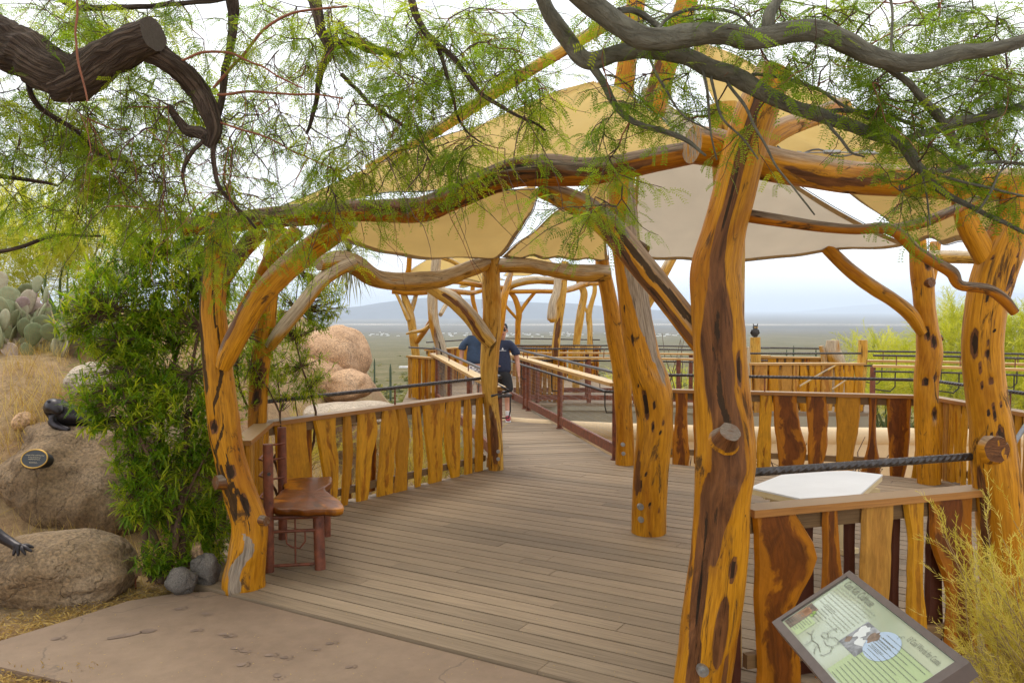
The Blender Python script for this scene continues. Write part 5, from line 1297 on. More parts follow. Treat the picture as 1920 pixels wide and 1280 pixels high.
M_seat = M['slab_red'].copy(); M_seat.name = 'bench_seat'; M_seat.node_tree.nodes['Principled BSDF'].inputs['Roughness'].default_value = .32
b = MB(); b.add(vs, fs, uv, mk); b.build('seat', M_seat, bench)
def pipe(nm, pts, r, pr=bench, mat='rust', sides=14): b = MB(); b.tube(pts, r, sides); return b.build(nm, M[mat], pr)
f_l, f_r = G(505, 1071), G(598, 1066)
bd = fix(bs(536, 897)) - fix(bs(508, 948)); b_l = f_l + bd * .88; b_r = f_r + bd * .9
pipe('leg', [f_r + Vector((.012, -.01, 0)), f_r + Vector((-.01, .03, SZ - .05))], .040); pipe('leg', [b_r, b_r + Vector((0, 0, SZ - .05))], .036)
pipe('back_post', [f_l, f_l + Vector((0, 0, .93))], .036); pipe('back_post', [b_l, b_l + Vector((0, 0, .93))], .036)
for a_, c_, z in ((f_l, f_r, .04), (f_l, f_r, .29), (f_l, f_r, SZ - .075), (b_l, b_r, .29), (b_l, b_r, SZ - .075), (f_r, b_r, SZ - .075), (f_l, b_l, SZ - .075)):
    pipe('stretcher', [a_ + Vector((0, 0, z)), c_ + Vector((0, 0, z))], .012 if z < .35 else .018, sides=8)
mm = (f_l + f_r) / 2 + Vector((.01, 0, 0)); wx = (f_r - f_l).normalized()
pipe('wire_ornament', [mm + Vector((0, 0, .04)), mm + Vector((0, 0, SZ - .08))], .007, sides=6)
pipe('wire_ornament', [mm - wx * .07 + Vector((0, 0, .29)), mm - wx * .06 + Vector((0, 0, .2)), mm - wx * .02 + Vector((0, 0, .17)), mm + wx * .03 + Vector((0, 0, .16)), mm + wx * .07 + Vector((0, 0, .21)), mm + wx * .07 + Vector((0, 0, .29))], .007, sides=6)
for z in (.52, .68, .80):
    pipe('back_wire', [f_l + Vector((-.02, .02, z)), f_l + Vector((-.08, .05, z + .01)), f_l + Vector((-.09, .2, z + .02)), f_l + bd * .5 + Vector((-.06, 0, z + .03)), b_l + Vector((-.05, -.1, z)), b_l + Vector((.03, -.02, z))], .008, sides=6)
pipe('bolt', [f_l + Vector((.015, -.03, .72)), f_l + Vector((.02, -.05, .72))], .012, mat='iron')

# ------------------------------------------------------------------ white hexagonal table
tz = .60
tb = thing('table', 'low white hexagonal table behind the near right railing', 'table', G(1560, 1010))
hx = [G(1405, 913, tz), G(1474, 886, tz), G(1590, 881.5, tz), G(1655, 889, tz), G(1612, 927, tz), G(1500, 934, tz)]
ce = sum(hx, Vector()) / 6
b = MB(); b.add([p for p in hx] + [p - Vector((0, 0, .012)) for p in hx], [tuple(range(6))[::-1]] + [(i, (i + 1) % 6, 6 + (i + 1) % 6, 6 + i) for i in range(6)], smooth=False); b.build('tabletop', M['formica'], tb)
b = MB(); hi_ = [ce + (p - ce) * .995 for p in hx]; b.add([p - Vector((0, 0, .0125)) for p in hi_] + [p - Vector((0, 0, .05)) for p in hi_], [(i, (i + 1) % 6, 6 + (i + 1) % 6, 6 + i) for i in range(6)] + [tuple(range(6, 12)), tuple(range(6))], smooth=False); b.build('edge_band', M['table_edge'], tb)
for p in (G(1592, 1040), ce * 1 + Vector((-.4, -.15, -tz)), ce + Vector((.3, .35, -tz)), ce + Vector((-.25, .3, -tz))):
    b = MB(); b.box((p.x, p.y, tz / 2 - .025), .06, .05, tz - .05); b.build('leg', M['table_edge'], tb)
b = MB(); b.box(ce + Vector((0, 0, -.085)), .9, .05, .06, rz=.1); b.box(ce + Vector((0, 0, -.086)), .05, .7, .06, rz=.1); b.build('apron', M['table_edge'], tb)
b = MB(); p = G(1592, 1040); b.box((p.x, p.y - .0, .03), .16, .05, .04, rz=.5); b.build('foot', M['table_edge'], tb)

# ------------------------------------------------------------------ reading panel
ZT = 1.0
T_ = G(1595, 1072, ZT); R_ = G(1822, 1245, ZT)
Lz = None
lo, hi = .3, ZT
for _ in range(60):                                   # height of the low edge so that panel is square to its reading side
    mid = (lo + hi) / 2; q_ = G(1452, 1167, mid)
    if (q_ - T_).dot(R_ - T_) < 0: lo = mid
    else: hi = mid
L_ = G(1452, 1167, (lo + hi) / 2)
ex = (R_ - T_); SW = ex.length; ex.normalize(); ey = (T_ - L_); SH = ey.length; ey = (ey - ex * ey.dot(ex)).normalized(); ez = ex.cross(ey)
SM = Matrix((ex, ey, ez)).transposed().to_4x4(); SM.translation = L_     # local: x along the text, y up the panel, z out of the face
sign = thing('reading_panel', 'tilted interpretive sign with green print in a brown frame', 'sign', G(1640, 1320))
def sq(b, x0, x1, y0, y1, z, n=None):
    b.add([SM @ Vector(p) for p in ((x0, y0, z), (x1, y0, z), (x1, y1, z), (x0, y1, z))], [(0, 1, 2, 3)], [[(x0, y0), (x1, y0), (x1, y1), (x0, y1)]], smooth=False); return b
def sbox(b, x0, x1, y0, y1, z0, z1):
    c_ = SM @ Vector(((x0 + x1) / 2, (y0 + y1) / 2, (z0 + z1) / 2)); return b.box(c_, x1 - x0, y1 - y0, z1 - z0, M=SM.to_3x3())
fw = .022
b = MB(); sbox(b, 0, SW, -.006, fw, -.035, .008); b.build('frame', M['frame_brown'], sign)
b = MB(); sbox(b, 0, SW, SH - fw, SH, -.035, .008); b.build('frame', M['frame_brown'], sign)
b = MB(); sbox(b, 0, fw, fw, SH - fw, -.035, .0075); b.build('frame', M['frame_brown'], sign)
b = MB(); sbox(b, SW - fw * 1.6, SW, fw, SH - fw, -.036, .0075); b.build('frame', M['frame_brown'], sign)
mp_ = newmat('print_panel'); m, n_, bb, _ = mp_; t = NT(n_)
t.L(t.ramp(t.noise(t.coord('Object'), 3, 3), [(.3, (.36, .41, .29)), (.7, (.43, .48, .36))]), bb.inputs['Base Color']); bb.inputs['Roughness'].default_value = .12; bb.inputs['Specular IOR Level'].default_value = .6; bb.inputs['Coat Weight'].default_value = .6; bb.inputs['Coat Roughness'].default_value = .05; M['print_panel'] = m
b = MB(); sbox(b, fw, SW - fw * 1.6, fw, SH - fw, -.02, .0); b.build('print', M['print_panel'], sign)
def art(nm, mat, fn, pr=sign):
    b = MB(); fn(b); o = b.build(nm, M[mat], pr)
    if nm in ('body_text', 'drawing', 'photo_detail'): o['kind'] = 'stuff'
    return o
X = lambda u: fw + u * (SW - fw * 2.6); Y = lambda v: SH - fw - v * (SH - 2 * fw)      # u right, v down, 0..1
art('green_box', 'print_green', lambda b: sq(b, X(.56), X(.985), Y(.97), Y(.24), .0008))
art('green_box', 'print_green', lambda b: sq(b, X(.02), X(.19), Y(.97), Y(.70), .0008))
art('white_strip', 'print_white', lambda b: sq(b, X(.985), X(1.0), Y(1), Y(0), .0009))
art('photo', 'print_brown', lambda b: sq(b, X(.01), X(.10), Y(.97), Y(.56), .0012))
art('photo_detail', 'print_rust', lambda b: [sq(b, X(.02 + .012 * i), X(.04 + .012 * i), Y(.78 - .03 * (i % 3)), Y(.64 - .02 * (i % 2)), .0014) for i in range(5)])
art('photo', 'print_grey', lambda b: sq(b, X(.43), X(.60), Y(.66), Y(.26), .0013))
def disc(b, u, v, ru, rv, z, n=24, jag=0, a0=0, rg=random.Random(2)):
    b.add([SM @ Vector((X(u) + ru * math.cos(a0 + 6.2832 * i / n) * (1 + rg.uniform(-jag, jag)), Y(v) + rv * math.sin(a0 + 6.2832 * i / n) * (1 + rg.uniform(-jag, jag)), z)) for i in range(n)], [tuple(range(n))], smooth=False)
art('photo_detail', 'print_light', lambda b: (disc(b, .475, .40, .022, .028, .0016, 18, .3), disc(b, .53, .5, .022, .014, .0017, 16, .35)))
art('photo_detail', 'print_brown', lambda b: (disc(b, .56, .36, .020, .022, .0018, 18, .25), disc(b, .46, .56, .016, .012, .0018, 16, .3)))
art('blue_disc', 'print_blue', lambda b: disc(b, .645, .37, .072, .055, .0017, 32))
art('leaf_mark', 'print_leaf', lambda b: (disc(b, .105, .62, .012, .006, .002, 8, .3, 1), disc(b, .115, .67, .012, .006, .002, 8, .3, .4)))
def title(sx, u, v, size, rot=0):
    me = text_mesh(sx, size, 'LEFT'); me.transform(SM @ Matrix.Translation((X(u), Y(v), .0022)) @ Matrix.Diagonal((.72, 1.25, 1, 1))); return link('title', me, M['ink'], sign)
title('Coati Kids Clubhouse', .04, .075, .032); title('13 Cool Words for Coatis', .70, .115, .022)
rg = random.Random(9)
def lines(b, u0, u1, v0, v1, nl, slack=.25):
    for i in range(nl):
        v = v0 + (v1 - v0) * i / max(1, nl - 1); u = u0; end = u1 - rg.uniform(0, slack) * (u1 - u0) * (i % 3 == 2 or i == nl - 1)
        while u < end:
            w_ = rg.uniform(.004, .014); e = min(end, u + w_); sq(b, X(u), X(e), Y(v) - .0011, Y(v) + .0011, .0023); u = e + .0036
art('body_text', 'ink_soft', lambda b: (lines(b, .03, .42, .16, .30, 4), lines(b, .03, .40, .35, .46, 3), lines(b, .22, .40, .50, .60, 3)))
art('body_text', 'ink', lambda b: (lines(b, .105, .21, .44, .66, 6), lines(b, .03, .175, .74, .94, 7), lines(b, .60, .96, .24, .95, 15, .35), lines(b, .585, .70, .30, .46, 6)))
# line drawing of an animal on a branch
def drawing(b):
    def pl(pts, w_=.002):
        w_ *= .6
        pts = [SM @ Vector((X(u), Y(v), .0025)) for u, v in pts]
        for a, c_ in zip(pts, pts[1:]):
            d = (c_ - a).normalized(); sd_ = d.cross(ez) * w_ * .5; b.add([a - sd_, a + sd_, c_ + sd_, c_ - sd_], [(0, 1, 2, 3)], smooth=False)
    pl([(.22, .86), (.26, .84), (.30, .88), (.36, .86), (.42, .90)], .004); pl([(.26, .84), (.24, .80), (.235, .77)], .003); pl([(.30, .88), (.31, .94), (.30, .98)], .003)
    pl([(.36, .86), (.38, .93), (.41, .97)], .003); pl([(.33, .70), (.32, .63), (.335, .57), (.345, .60)], .003)
    pl([(.30, .72), (.33, .69), (.36, .72), (.35, .76), (.31, .76), (.30, .72)], .0025); pl([(.36, .72), (.39, .66), (.43, .66), (.45, .70), (.44, .76), (.40, .80), (.36, .78)], .003); pl([(.44, .76), (.47, .82), (.46, .90), (.44, .93)], .004)
    for i in range(26):
        u, v = rg.uniform(.31, .45), rg.uniform(.66, .80); pl([(u, v), (u + rg.uniform(-.012, .018), v + rg.uniform(-.02, .03))], .0016)
    for i in range(18):
        u, v = rg.uniform(.28, .40), rg.uniform(.84, .96); pl([(u, v), (u + rg.uniform(-.015, .015), v + rg.uniform(-.03, .03))], .0016)
    pl([(.66, .16), (.665, .20)], .002); pl([(.655, .17), (.67, .15), (.68, .17)], .002); pl([(.67, .15), (.675, .13), (.69, .14)], .002)
art('drawing', 'ink', drawing)
for x in (.28, .68):
    pp = SM @ Vector((SW * x, SH * .5, -.03)); b = MB(); b.beam(Vector((pp.x, pp.y, -.3)), pp, .05, .05); b.build('leg', M['frame_brown'], sign)

# ------------------------------------------------------------------ people
def person(label, foot, h, shirt, shorts, shoe, face_dir, lean=0, arm_l=None, arm_r=None, stride=.12, long_shirt=0, emblem=False, cap=None, rz=0.0):
    """an adult facing -Y, joints in units of the height h, modelled round its own base"""
    root = thing('person', label, 'person', foot, rz)
    H = lambda x, y, z: Vector((x, y, z)) * h
    s = Sk()
    top = s.chain([H(0, 0, .50), H(0, .005, .56), H(0, .01, .63), H(0, .012, .70), H(0, .012, .775), H(0, .01, .81), H(0, .0, .845)], [(.08 * h, .06 * h), (.074 * h, .056 * h), (.078 * h, .058 * h), (.084 * h, .058 * h), (.06 * h, .046 * h), (.03 * h, .03 * h), (.030 * h, .032 * h)])
    hands = []
    for sg, arm in ((-1, arm_l), (1, arm_r)):
        e_, w_ = arm
        q = s.chain([H(sg * .105, .012, .77), H(*[(a + b_) / 2 for a, b_ in zip((sg * .125, .012, .775), e_)]), H(*e_), H(*[a * .5 + b_ * .5 for a, b_ in zip(e_, w_)]), H(*w_)], [.030 * h, .030 * h, .026 * h, .025 * h, .017 * h], 4)
        d = (H(*w_) - H(*e_)).normalized(); sd_ = d.cross(Vector((0, 1, 0))); sd_ = sd_.normalized() if sd_.length > .1 else Vector((1, 0, 0)); fw_ = sd_.cross(d)
        pc_ = H(*w_) + d * .03 * h; q2 = s.chain([pc_], [(.024 * h, .013 * h)], q)
        for j, (o_, ln) in enumerate(((-.018, .036), (-.006, .042), (.006, .040), (.018, .032))):
            b0 = pc_ + fw_ * o_ * h + d * .018 * h; s.chain([b0, b0 + d * ln * .55 * h + sd_ * -sg * .003 * h, b0 + d * ln * h + sd_ * -sg * .014 * h], [.0062 * h, .0055 * h, .0045 * h], q2)
        b0 = pc_ - fw_ * .024 * h; s.chain([b0, b0 - fw_ * .012 * h + d * .020 * h], [.0075 * h, .0055 * h], q2)
        hands.append(pc_ + d * .02 * h)
    for sg in (-1, 1):
        st = stride * sg
        s.chain([H(sg * .048, 0, .47), H(sg * .052, -st * .35, .38), H(sg * .052, -st * .5, .28), H(sg * .052, -st * .35, .17), H(sg * .052, -st, .05)], [.058 * h, .05 * h, .036 * h, .033 * h, .02 * h], 0)
    head = s.chain([H(0, -.012, .875), H(0, -.012, .915), H(0, -.006, .955), H(0, .0, .975)], [(.040 * h, .044 * h), (.048 * h, .056 * h), (.048 * h, .056 * h), (.03 * h, .036 * h)], top)
    link('body', s.mesh('body'), M['skin'], root, loc=(0, 0, 0))
    # face
    fs_ = MB(); fs_.tube([H(0, -.062, .93), H(0, -.078, .905), H(0, -.066, .898)], [.006 * h, .010 * h, .006 * h], 8); fs_.build('nose', M['skin'], root, loc=(0, 0, 0))
    mo = MB(); mo.tube([H(-.018, -.062, .882), H(0, -.066, .880), H(.018, -.062, .882)], .004 * h, 6); mo.build('mouth', M['red_shoe'], root, loc=(0, 0, 0))
    for sg in (-1, 1):
        ea = MB(); ea.tube([H(sg * .047, .0, .93), H(sg * .054, .004, .918), H(sg * .048, .0, .90)], [.006 * h, .009 * h, .005 * h], 8); ea.build('ear', M['skin'], root, loc=(0, 0, 0))
        ey_ = MB(); ey_.tube([H(sg * .021, -.058, .925), H(sg * .021, -.066, .925)], (.016 if cap else .008) * h, 10); ey_.build('sunglass_lens' if cap else 'eye', M['dark_glass'], root, loc=(0, 0, 0))
    hr_ = MB(); n = 16
    hr_.tube([H(0, .012, .925), H(0, .006, .955), H(0, .0, .985), H(0, 0, 1.003)], [.052 * h, .056 * h, .045 * h, .012 * h], n); hr_.build('cap' if cap else 'hair', M[cap or 'hair'], root, loc=(0, 0, 0))
    if cap: br = MB(); br.box(H(0, -.075, .953), .075 * h, .07 * h, .006 * h); br.build('cap_brim', M[cap], root, loc=(0, 0, 0))
    # shirt with sleeves
    s = Sk(); zb = .50 - long_shirt
    tp_ = s.chain([H(0, 0, zb), H(0, .003, zb + .07), H(0, .008, .63), H(0, .012, .70), H(0, .012, .785), H(0, .01, .822)], [(.102 * h, .078 * h), (.098 * h, .076 * h), (.096 * h, .075 * h), (.098 * h, .074 * h), (.096 * h, .068 * h), (.058 * h, .056 * h)])
    for sg, arm in ((-1, arm_l), (1, arm_r)):
        e_, w_ = arm; m_ = [(a + b_) / 2 for a, b_ in zip((sg * .13, .012, .775), e_)]
        s.chain([H(sg * .112, .012, .785), H(*m_), H(*[a * .35 + b_ * .65 for a, b_ in zip((sg * .13, .012, .775), e_)])], [.056 * h, .052 * h, .048 * h], 4)
    link('shirt', s.mesh('shirt'), M[shirt], root, loc=(0, 0, 0))
    s = Sk(); s.chain([H(0, 0, .53), H(0, 0, .475)], [(.09 * h, .07 * h), (.088 * h, .072 * h)])
    for sg in (-1, 1):
        st = stride * sg; s.chain([H(sg * .05, -st * .15, .42), H(sg * .056, -st * .4, .34), H(sg * .056, -st * .5, .275)], [.066 * h, .06 * h, .056 * h], 1)
    link('shorts', s.mesh('shorts'), M[shorts], root, loc=(0, 0, 0))
    for sg in (-1, 1):
        st = stride * sg; an = H(sg * .052, -st, .045)
        b = MB(); b.tube([an + Vector((0, 0, .055 * h)), an + Vector((0, 0, .0))], [.024 * h, .024 * h], 12); b.build('sock', M['white_cloth'], root, loc=(0, 0, 0))
        b = MB(); b.tube([an + H(0, .03, -.02), an + H(0, .015, -.012), an + H(0, -.02, -.015), an + H(0, -.055, -.024), an + H(0, -.09, -.03), an + H(0, -.105, -.035)], [.018 * h, .028 * h, .028 * h, .024 * h, .020 * h, .010 * h], 12); b.build('shoe', M[shoe], root, loc=(0, 0, 0))
        b = MB(); b.box(an + H(0, -.035, -.040), .05 * h, .15 * h, .010 * h); b.build('sole', M['white_cloth'], root, loc=(0, 0, 0))
    if emblem:
        for sx, zz, sz in (('▲', .735, .03), ('SARDINIA', .715, .02)):
            if sx == '▲':
                b = MB(); b.add([H(-.012, -.0715, zz - .012), H(.012, -.0715, zz - .012), H(.0, -.0715, zz + .014)], [(0, 1, 2)], smooth=False); b.build('emblem', M['white_cloth'], root, loc=(0, 0, 0))
            else:
                b = MB()
                for i in range(8): b.box(H(-.03 + i * .009, -.0715, zz), .0055 * h, .002, .006 * h)
                b.build('emblem', M['white_cloth'], root, loc=(0, 0, 0))
    return root, hands
pf = G(942, 786)
pr1, hd1 = person('person in a navy T-shirt and black shorts walking with something in hand', pf, (786 - 604) / FPX * pf.y, 'navy', 'black_cloth', 'red_shoe', 0, arm_l=((-.15, -.02, .60), (-.085, -.13, .575)), arm_r=((.155, .02, .60), (.165, -.03, .475)), stride=.11, long_shirt=.035, emblem=True, cap='black_cloth', rz=.05)
hh = pr1.location + Vector((-.06, -.24, (786 - 672) / FPX * pf.y))
hh = Vector(pr1.location) + Vector((hd1[0].x - .01, hd1[0].y - .05, hd1[0].z + .02))
t_ = thing('drink_can', 'small pale and dark can held by the person in the navy T-shirt', 'can', hh)
b = MB(); b.tube([hh + Vector((0, 0, -.05)), hh + Vector((0, 0, -.045)), hh + Vector((0, 0, .04))], [.028, .033, .033], 14); b.build('can_body', M['iron'], t_)
b = MB(); b.tube([hh + Vector((0, 0, .041)), hh + Vector((0, 0, .052))], [.033, .028], 14); b.build('can_lid', M['white_cloth'], t_)
mpl, npl, bpl, _ = newmat('plaid'); t = NT(npl)
ck = t.node('ShaderNodeTexChecker'); ck.inputs['Scale'].default_value = 26; ck.inputs['Color1'].default_value = (.72, .70, .68, 1); ck.inputs['Color2'].default_value = (.30, .26, .28, 1); t.L(t.coord('Object'), ck.inputs[0]); t.L(ck.outputs[0], bpl.inputs['Base Color']); bpl.inputs['Roughness'].default_value = .9; M['plaid'] = mpl
pf2 = P(890, 640, 15.4); pf2.z = 0
person('person in a blue T-shirt and white checked shorts partly hidden by the entrance post', pf2, (580 + FPX * 1.9 / 15.4 - 598) / FPX * 15.4, 'blue_shirt', 'plaid', 'iron', 0, arm_l=((-.145, .02, .60), (-.15, -.03, .48)), arm_r=((.14, .02, .60), (.145, -.04, .48)), stride=-.08, rz=-.05)
# ------------------------------------------------------------------ leaf shapes
def leaf_compound(seed, pairs=10, L=.10, ll=.019, lw=.0062, droop=.35, pinnae=2):
    rg = random.Random(seed); V, Q = [], []
    for s in ((-1, 1) if pinnae == 2 else (0,)):
        yaw = s * rg.uniform(.35, .6); curl = rg.uniform(-.5, .5)
        for i in range(pairs + 1):
            t = (i + .6) / (pairs + .5); x = .012 + L * t; a = yaw + curl * t
            c = np.array([x * math.cos(yaw + curl * t * .5), x * math.sin(yaw + curl * t * .5), -droop * L * t * t])
            k = ll * (math.sin(min(1, t * 1.25 + .25) * math.pi * .75) * .5 + .55)
            for sd_ in (-1, 1):
                la = a + sd_ * rg.uniform(1.05, 1.35); dz = rg.uniform(-.35, .1)
                d = np.array([math.cos(la), math.sin(la), dz]); d /= np.linalg.norm(d); n = np.array([-math.sin(la), math.cos(la), 0])
                b0 = len(V); V += [c, c + d * k * .5 + n * lw / 2, c + d * k, c + d * k * .5 - n * lw / 2]; Q.append([b0, b0 + 1, b0 + 2, b0 + 3])
        # stalk
        c0 = np.array([0, 0, 0]); c1 = np.array([(.012 + L) * math.cos(yaw + curl * .5), (.012 + L) * math.sin(yaw + curl * .5), -droop * L])
        cm = np.array([(.012 + L * .5) * math.cos(yaw + curl * .25), (.012 + L * .5) * math.sin(yaw + curl * .25), -droop * L * .25]); o = np.array([0, .0007, 0])
        for p, q in ((c0, cm), (cm, c1)):
            b0 = len(V); V += [p - o, p + o, q + o, q - o]; Q.append([b0, b0 + 1, b0 + 2, b0 + 3])
    return np.array(V), np.array(Q)
def leaf_blade(seed, L=.066, w_=.0098, fold=.3, droop=.25):
    rg = random.Random(seed); V, Q = [], []; n = 4
    bend = rg.uniform(-.2, .2)
    for i in range(n + 1):
        t = i / n; hw = w_ / 2 * math.sin(math.pi * min(.98, t * .86 + .12)) ** .8 if i < n else .0003
        x, y, z = L * t, bend * L * t * t, -droop * L * t * t
        V += [np.array([x, y - hw, z + hw * fold]), np.array([x, y, z]), np.array([x, y + hw, z + hw * fold])]
    for i in range(n):
        b0 = i * 3; Q += [[b0, b0 + 3, b0 + 4, b0 + 1], [b0 + 1, b0 + 4, b0 + 5, b0 + 2]]
    return np.array(V), np.array(Q)
def sprig(seed, L=.16, n=26, ll=.028, lw=.0026, spread=.7):
    """feathery sprig: a thin stem with many fine upward pointing leaflets"""
    rg = random.Random(seed); V, Q = [], []; bend = rg.uniform(-.25, .25)
    def at(t): return np.array([L * t, bend * L * t * t, .12 * L * math.sin(t * 3)])
    for i in range(4):
        p, q = at(i / 4), at((i + 1) / 4); o = np.array([0, .0011, 0]); b0 = len(V); V += [p - o, p + o, q + o, q - o]; Q.append([b0, b0 + 1, b0 + 2, b0 + 3])
    for i in range(n):
        t = (i + .5) / n; c = at(t); a = rg.uniform(0, 6.28); d = np.array([1, spread * math.cos(a), spread * math.sin(a)]); d /= np.linalg.norm(d)
        nn = np.cross(d, [rg.uniform(-1, 1), rg.uniform(-1, 1), rg.uniform(-1, 1)]); nn /= np.linalg.norm(nn) + 1e-6
        k = ll * rg.uniform(.6, 1.2); b0 = len(V); V += [c, c + d * k * .5 + nn * lw / 2, c + d * k, c + d * k * .5 - nn * lw / 2]; Q.append([b0, b0 + 1, b0 + 2, b0 + 3])
    return np.array(V), np.array(Q)
def clump(seed, n=14, s=.5, lw=.35):
    """a small tangle of leaf-like faces for far scrub"""
    rg = random.Random(seed); V, Q = [], []
    for i in range(n):
        d = np.array([rg.gauss(0, 1), rg.gauss(0, 1), abs(rg.gauss(0, .8))]); d /= np.linalg.norm(d); c = d * s * rg.uniform(.3, 1) * np.array([1, 1, .8])
        a = np.array([rg.gauss(0, 1), rg.gauss(0, 1), rg.gauss(0, 1)]); a /= np.linalg.norm(a); b_ = np.cross(a, d); b_ /= np.linalg.norm(b_) + 1e-6; k = s * lw
        b0 = len(V); V += [c - a * k, c + b_ * k * .6, c + a * k, c - b_ * k * .6]; Q.append([b0, b0 + 1, b0 + 2, b0 + 3])
    return np.array(V), np.array(Q)
COMP = [leaf_compound(i, 8 + i % 4, .075 + .008 * (i % 5), .016 + .002 * (i % 3), .0058, .15 + .08 * (i % 6)) for i in range(13)]; COMP_S = [leaf_compound(20 + i, 7, .06, .013, .005) for i in range(4)]
BLADE = [leaf_blade(i) for i in range(6)]; GRASS = [leaf_blade(40 + i, .34, .006, .4, rd) for i, rd in enumerate((.2, .5, .8, .35, .65))]
SPRIG = [sprig(i) for i in range(5)]; CLUMP = [clump(i) for i in range(6)]
LITTER = [leaf_blade(60 + i, .045, .009, .2, -.1) for i in range(3)]
def rdir(rg, zb=0.0):
    v = Vector((rg.gauss(0, 1), rg.gauss(0, 1), rg.gauss(0, 1) + zb)); return v.normalized()
def wob(a, b, n, amp, rg):
    a, b = Vector(a), Vector(b); L = (b - a).length; o = [Vector((rg.uniform(-1, 1), rg.uniform(-1, 1), rg.uniform(-1, 1))) * amp * L for _ in range(2)]
    out = []
    for i in range(n + 1):
        t = i / n; out.append(a.lerp(b, t) + o[0] * math.sin(t * math.pi) + o[1] * math.sin(t * 2 * math.pi) * .5)
    return out
def branch_obj(parent, spec, mat, name='branch', sides=10, n=None, lump=.16, cap=True):
    n = n or len(spec) * 9; pts, rad = pixpath(spec, n); s0_ = spec[0][0] * .03 + spec[0][1] * .07
    pts = [p + Vector((noise.noise(Vector((p.x * 9, p.z * 9, s0_))), noise.noise(Vector((p.x * 9, p.z * 9, s0_ + 5))), noise.noise(Vector((p.x * 9, p.z * 9, s0_ + 9))))) * .010 * (0 if i == 0 else 1) for i, p in enumerate(pts)]
    b = MB(); sd_ = spec[0][0] * .01
    b.tube(pts, rad, sides, cap=cap, ref=(0, -1, 0), fn=lambda th, i, al: (1 + lump * noise.noise(Vector((math.cos(th) * 1.5, math.sin(th) * 1.5, al * 9 + sd_))) + lump * .6 * noise.noise(Vector((math.cos(th) * 4, math.sin(th) * 4, al * 22 + sd_))), (0, 0, 0)))
    b.build(name, M[mat], parent); return pts
class Tree:
    def __init__(s, root, seed): s.root, s.nodes, s.rg = root, [], random.Random(seed); s.thin, s.red, s.leaves = MB(), MB(), []
    def limb(s, spec, mat, **k):
        p = branch_obj(s.root, spec, mat, **k); s.nodes += p; return p
    def fill(s, ells, twig_mat='thin', leaf_sc=(.7, 1.25), twigs=(3, 6), tl=(.16, .42), droop=.9, step=.060, tint=(.2, .95), bare=.14):
        rg = s.rg; tips = []
        for (x, y, rx, ry, D, dD, n) in ells:
            for _ in range(n):
                while True:
                    u, v = rg.uniform(-1, 1), rg.uniform(-1, 1)
                    if u * u + v * v <= 1: break
                tips.append(P(x + u * rx, y + v * ry, D + rg.uniform(-dD, dD)))
        N = np.array([tuple(p) for p in s.nodes])
        dist = [np.min(((N - np.array(p)) ** 2).sum(1)) for p in tips]
        for k in np.argsort(dist):
            p = tips[k]; d2 = ((N - np.array(p)) ** 2).sum(1) + .25 * np.maximum(0, p.z - N[:, 2]) ** 2; j = int(np.argmin(d2)); a = Vector(N[j]); L = (p - a).length
            pts = wob(a, p, max(3, int(L / .09)), .10, rg); m_ = len(pts)
            r0 = min(.011, .0028 + .006 * L)
            (s.red if rg.random() < .18 else s.thin).tube(pts, [lerp(r0, .0022, i / (m_ - 1)) for i in range(m_)], 5, cap=False)
            N = np.vstack([N, np.array([tuple(q) for q in pts[1:]])])
            isbare = rg.random() < bare
            for _ in range(rg.randint(*twigs)):
                st = pts[rg.randrange(max(1, m_ // 2), m_)]
                d = (rdir(rg) + (p - a).normalized() * .5 + Vector((0, 0, -droop * rg.uniform(.2, 1.3)))).normalized(); L2 = rg.uniform(*tl)
                q = [st]; dd = d.copy(); ns = 6
                for i in range(ns):
                    dd = (dd + Vector((rg.gauss(0, .22), rg.gauss(0, .22), rg.gauss(-.06 * droop, .18)))).normalized(); q.append(q[-1] + dd * L2 / ns)
                (s.red if rg.random() < .2 else s.thin).tube(q, [lerp(.0022, .0009, i / ns) for i in range(ns + 1)], 4, cap=False)
                if isbare: continue
                tn = rg.uniform(*tint); sd_ = 1; al = 0
                for i in range(ns):
                    seg = q[i + 1] - q[i]; c = max(1, int(seg.length / step))
                    for u in range(c):
                        if rg.random() < .12: continue
                        pos = q[i] + seg * ((u + rg.random()) / c); sd_ = -sd_
                        side = seg.cross(Vector((0, 0, 1))); side = side.normalized() if side.length > 1e-5 else Vector((1, 0, 0))
                        dirv = (seg.normalized() * rg.uniform(.2, .7) + side * sd_ * rg.uniform(.4, 1) + Vector((0, 0, rg.uniform(-.7, .25)))).normalized()
                        up = (Vector((0, 0, 1)) + rdir(rg) * .55).normalized()
                        s.leaves.append((tuple(pos), tuple(dirv), tuple(up), rg.uniform(*leaf_sc), min(1, max(0, tn + rg.uniform(-.18, .18)))))
    def finish(s, mat, tmpl, twig='twig'):
        V, Q, T = scatter(tmpl, s.leaves, s.rg); me = quads_mesh('foliage', V, Q, T); tag(link('foliage', me, M[mat], s.root), kind='stuff')
        tag(s.thin.build('twigs', M[twig], s.root), kind='stuff')
        if s.red.v: tag(s.red.build('reddish_twigs', M['twig_red'], s.root), kind='stuff')
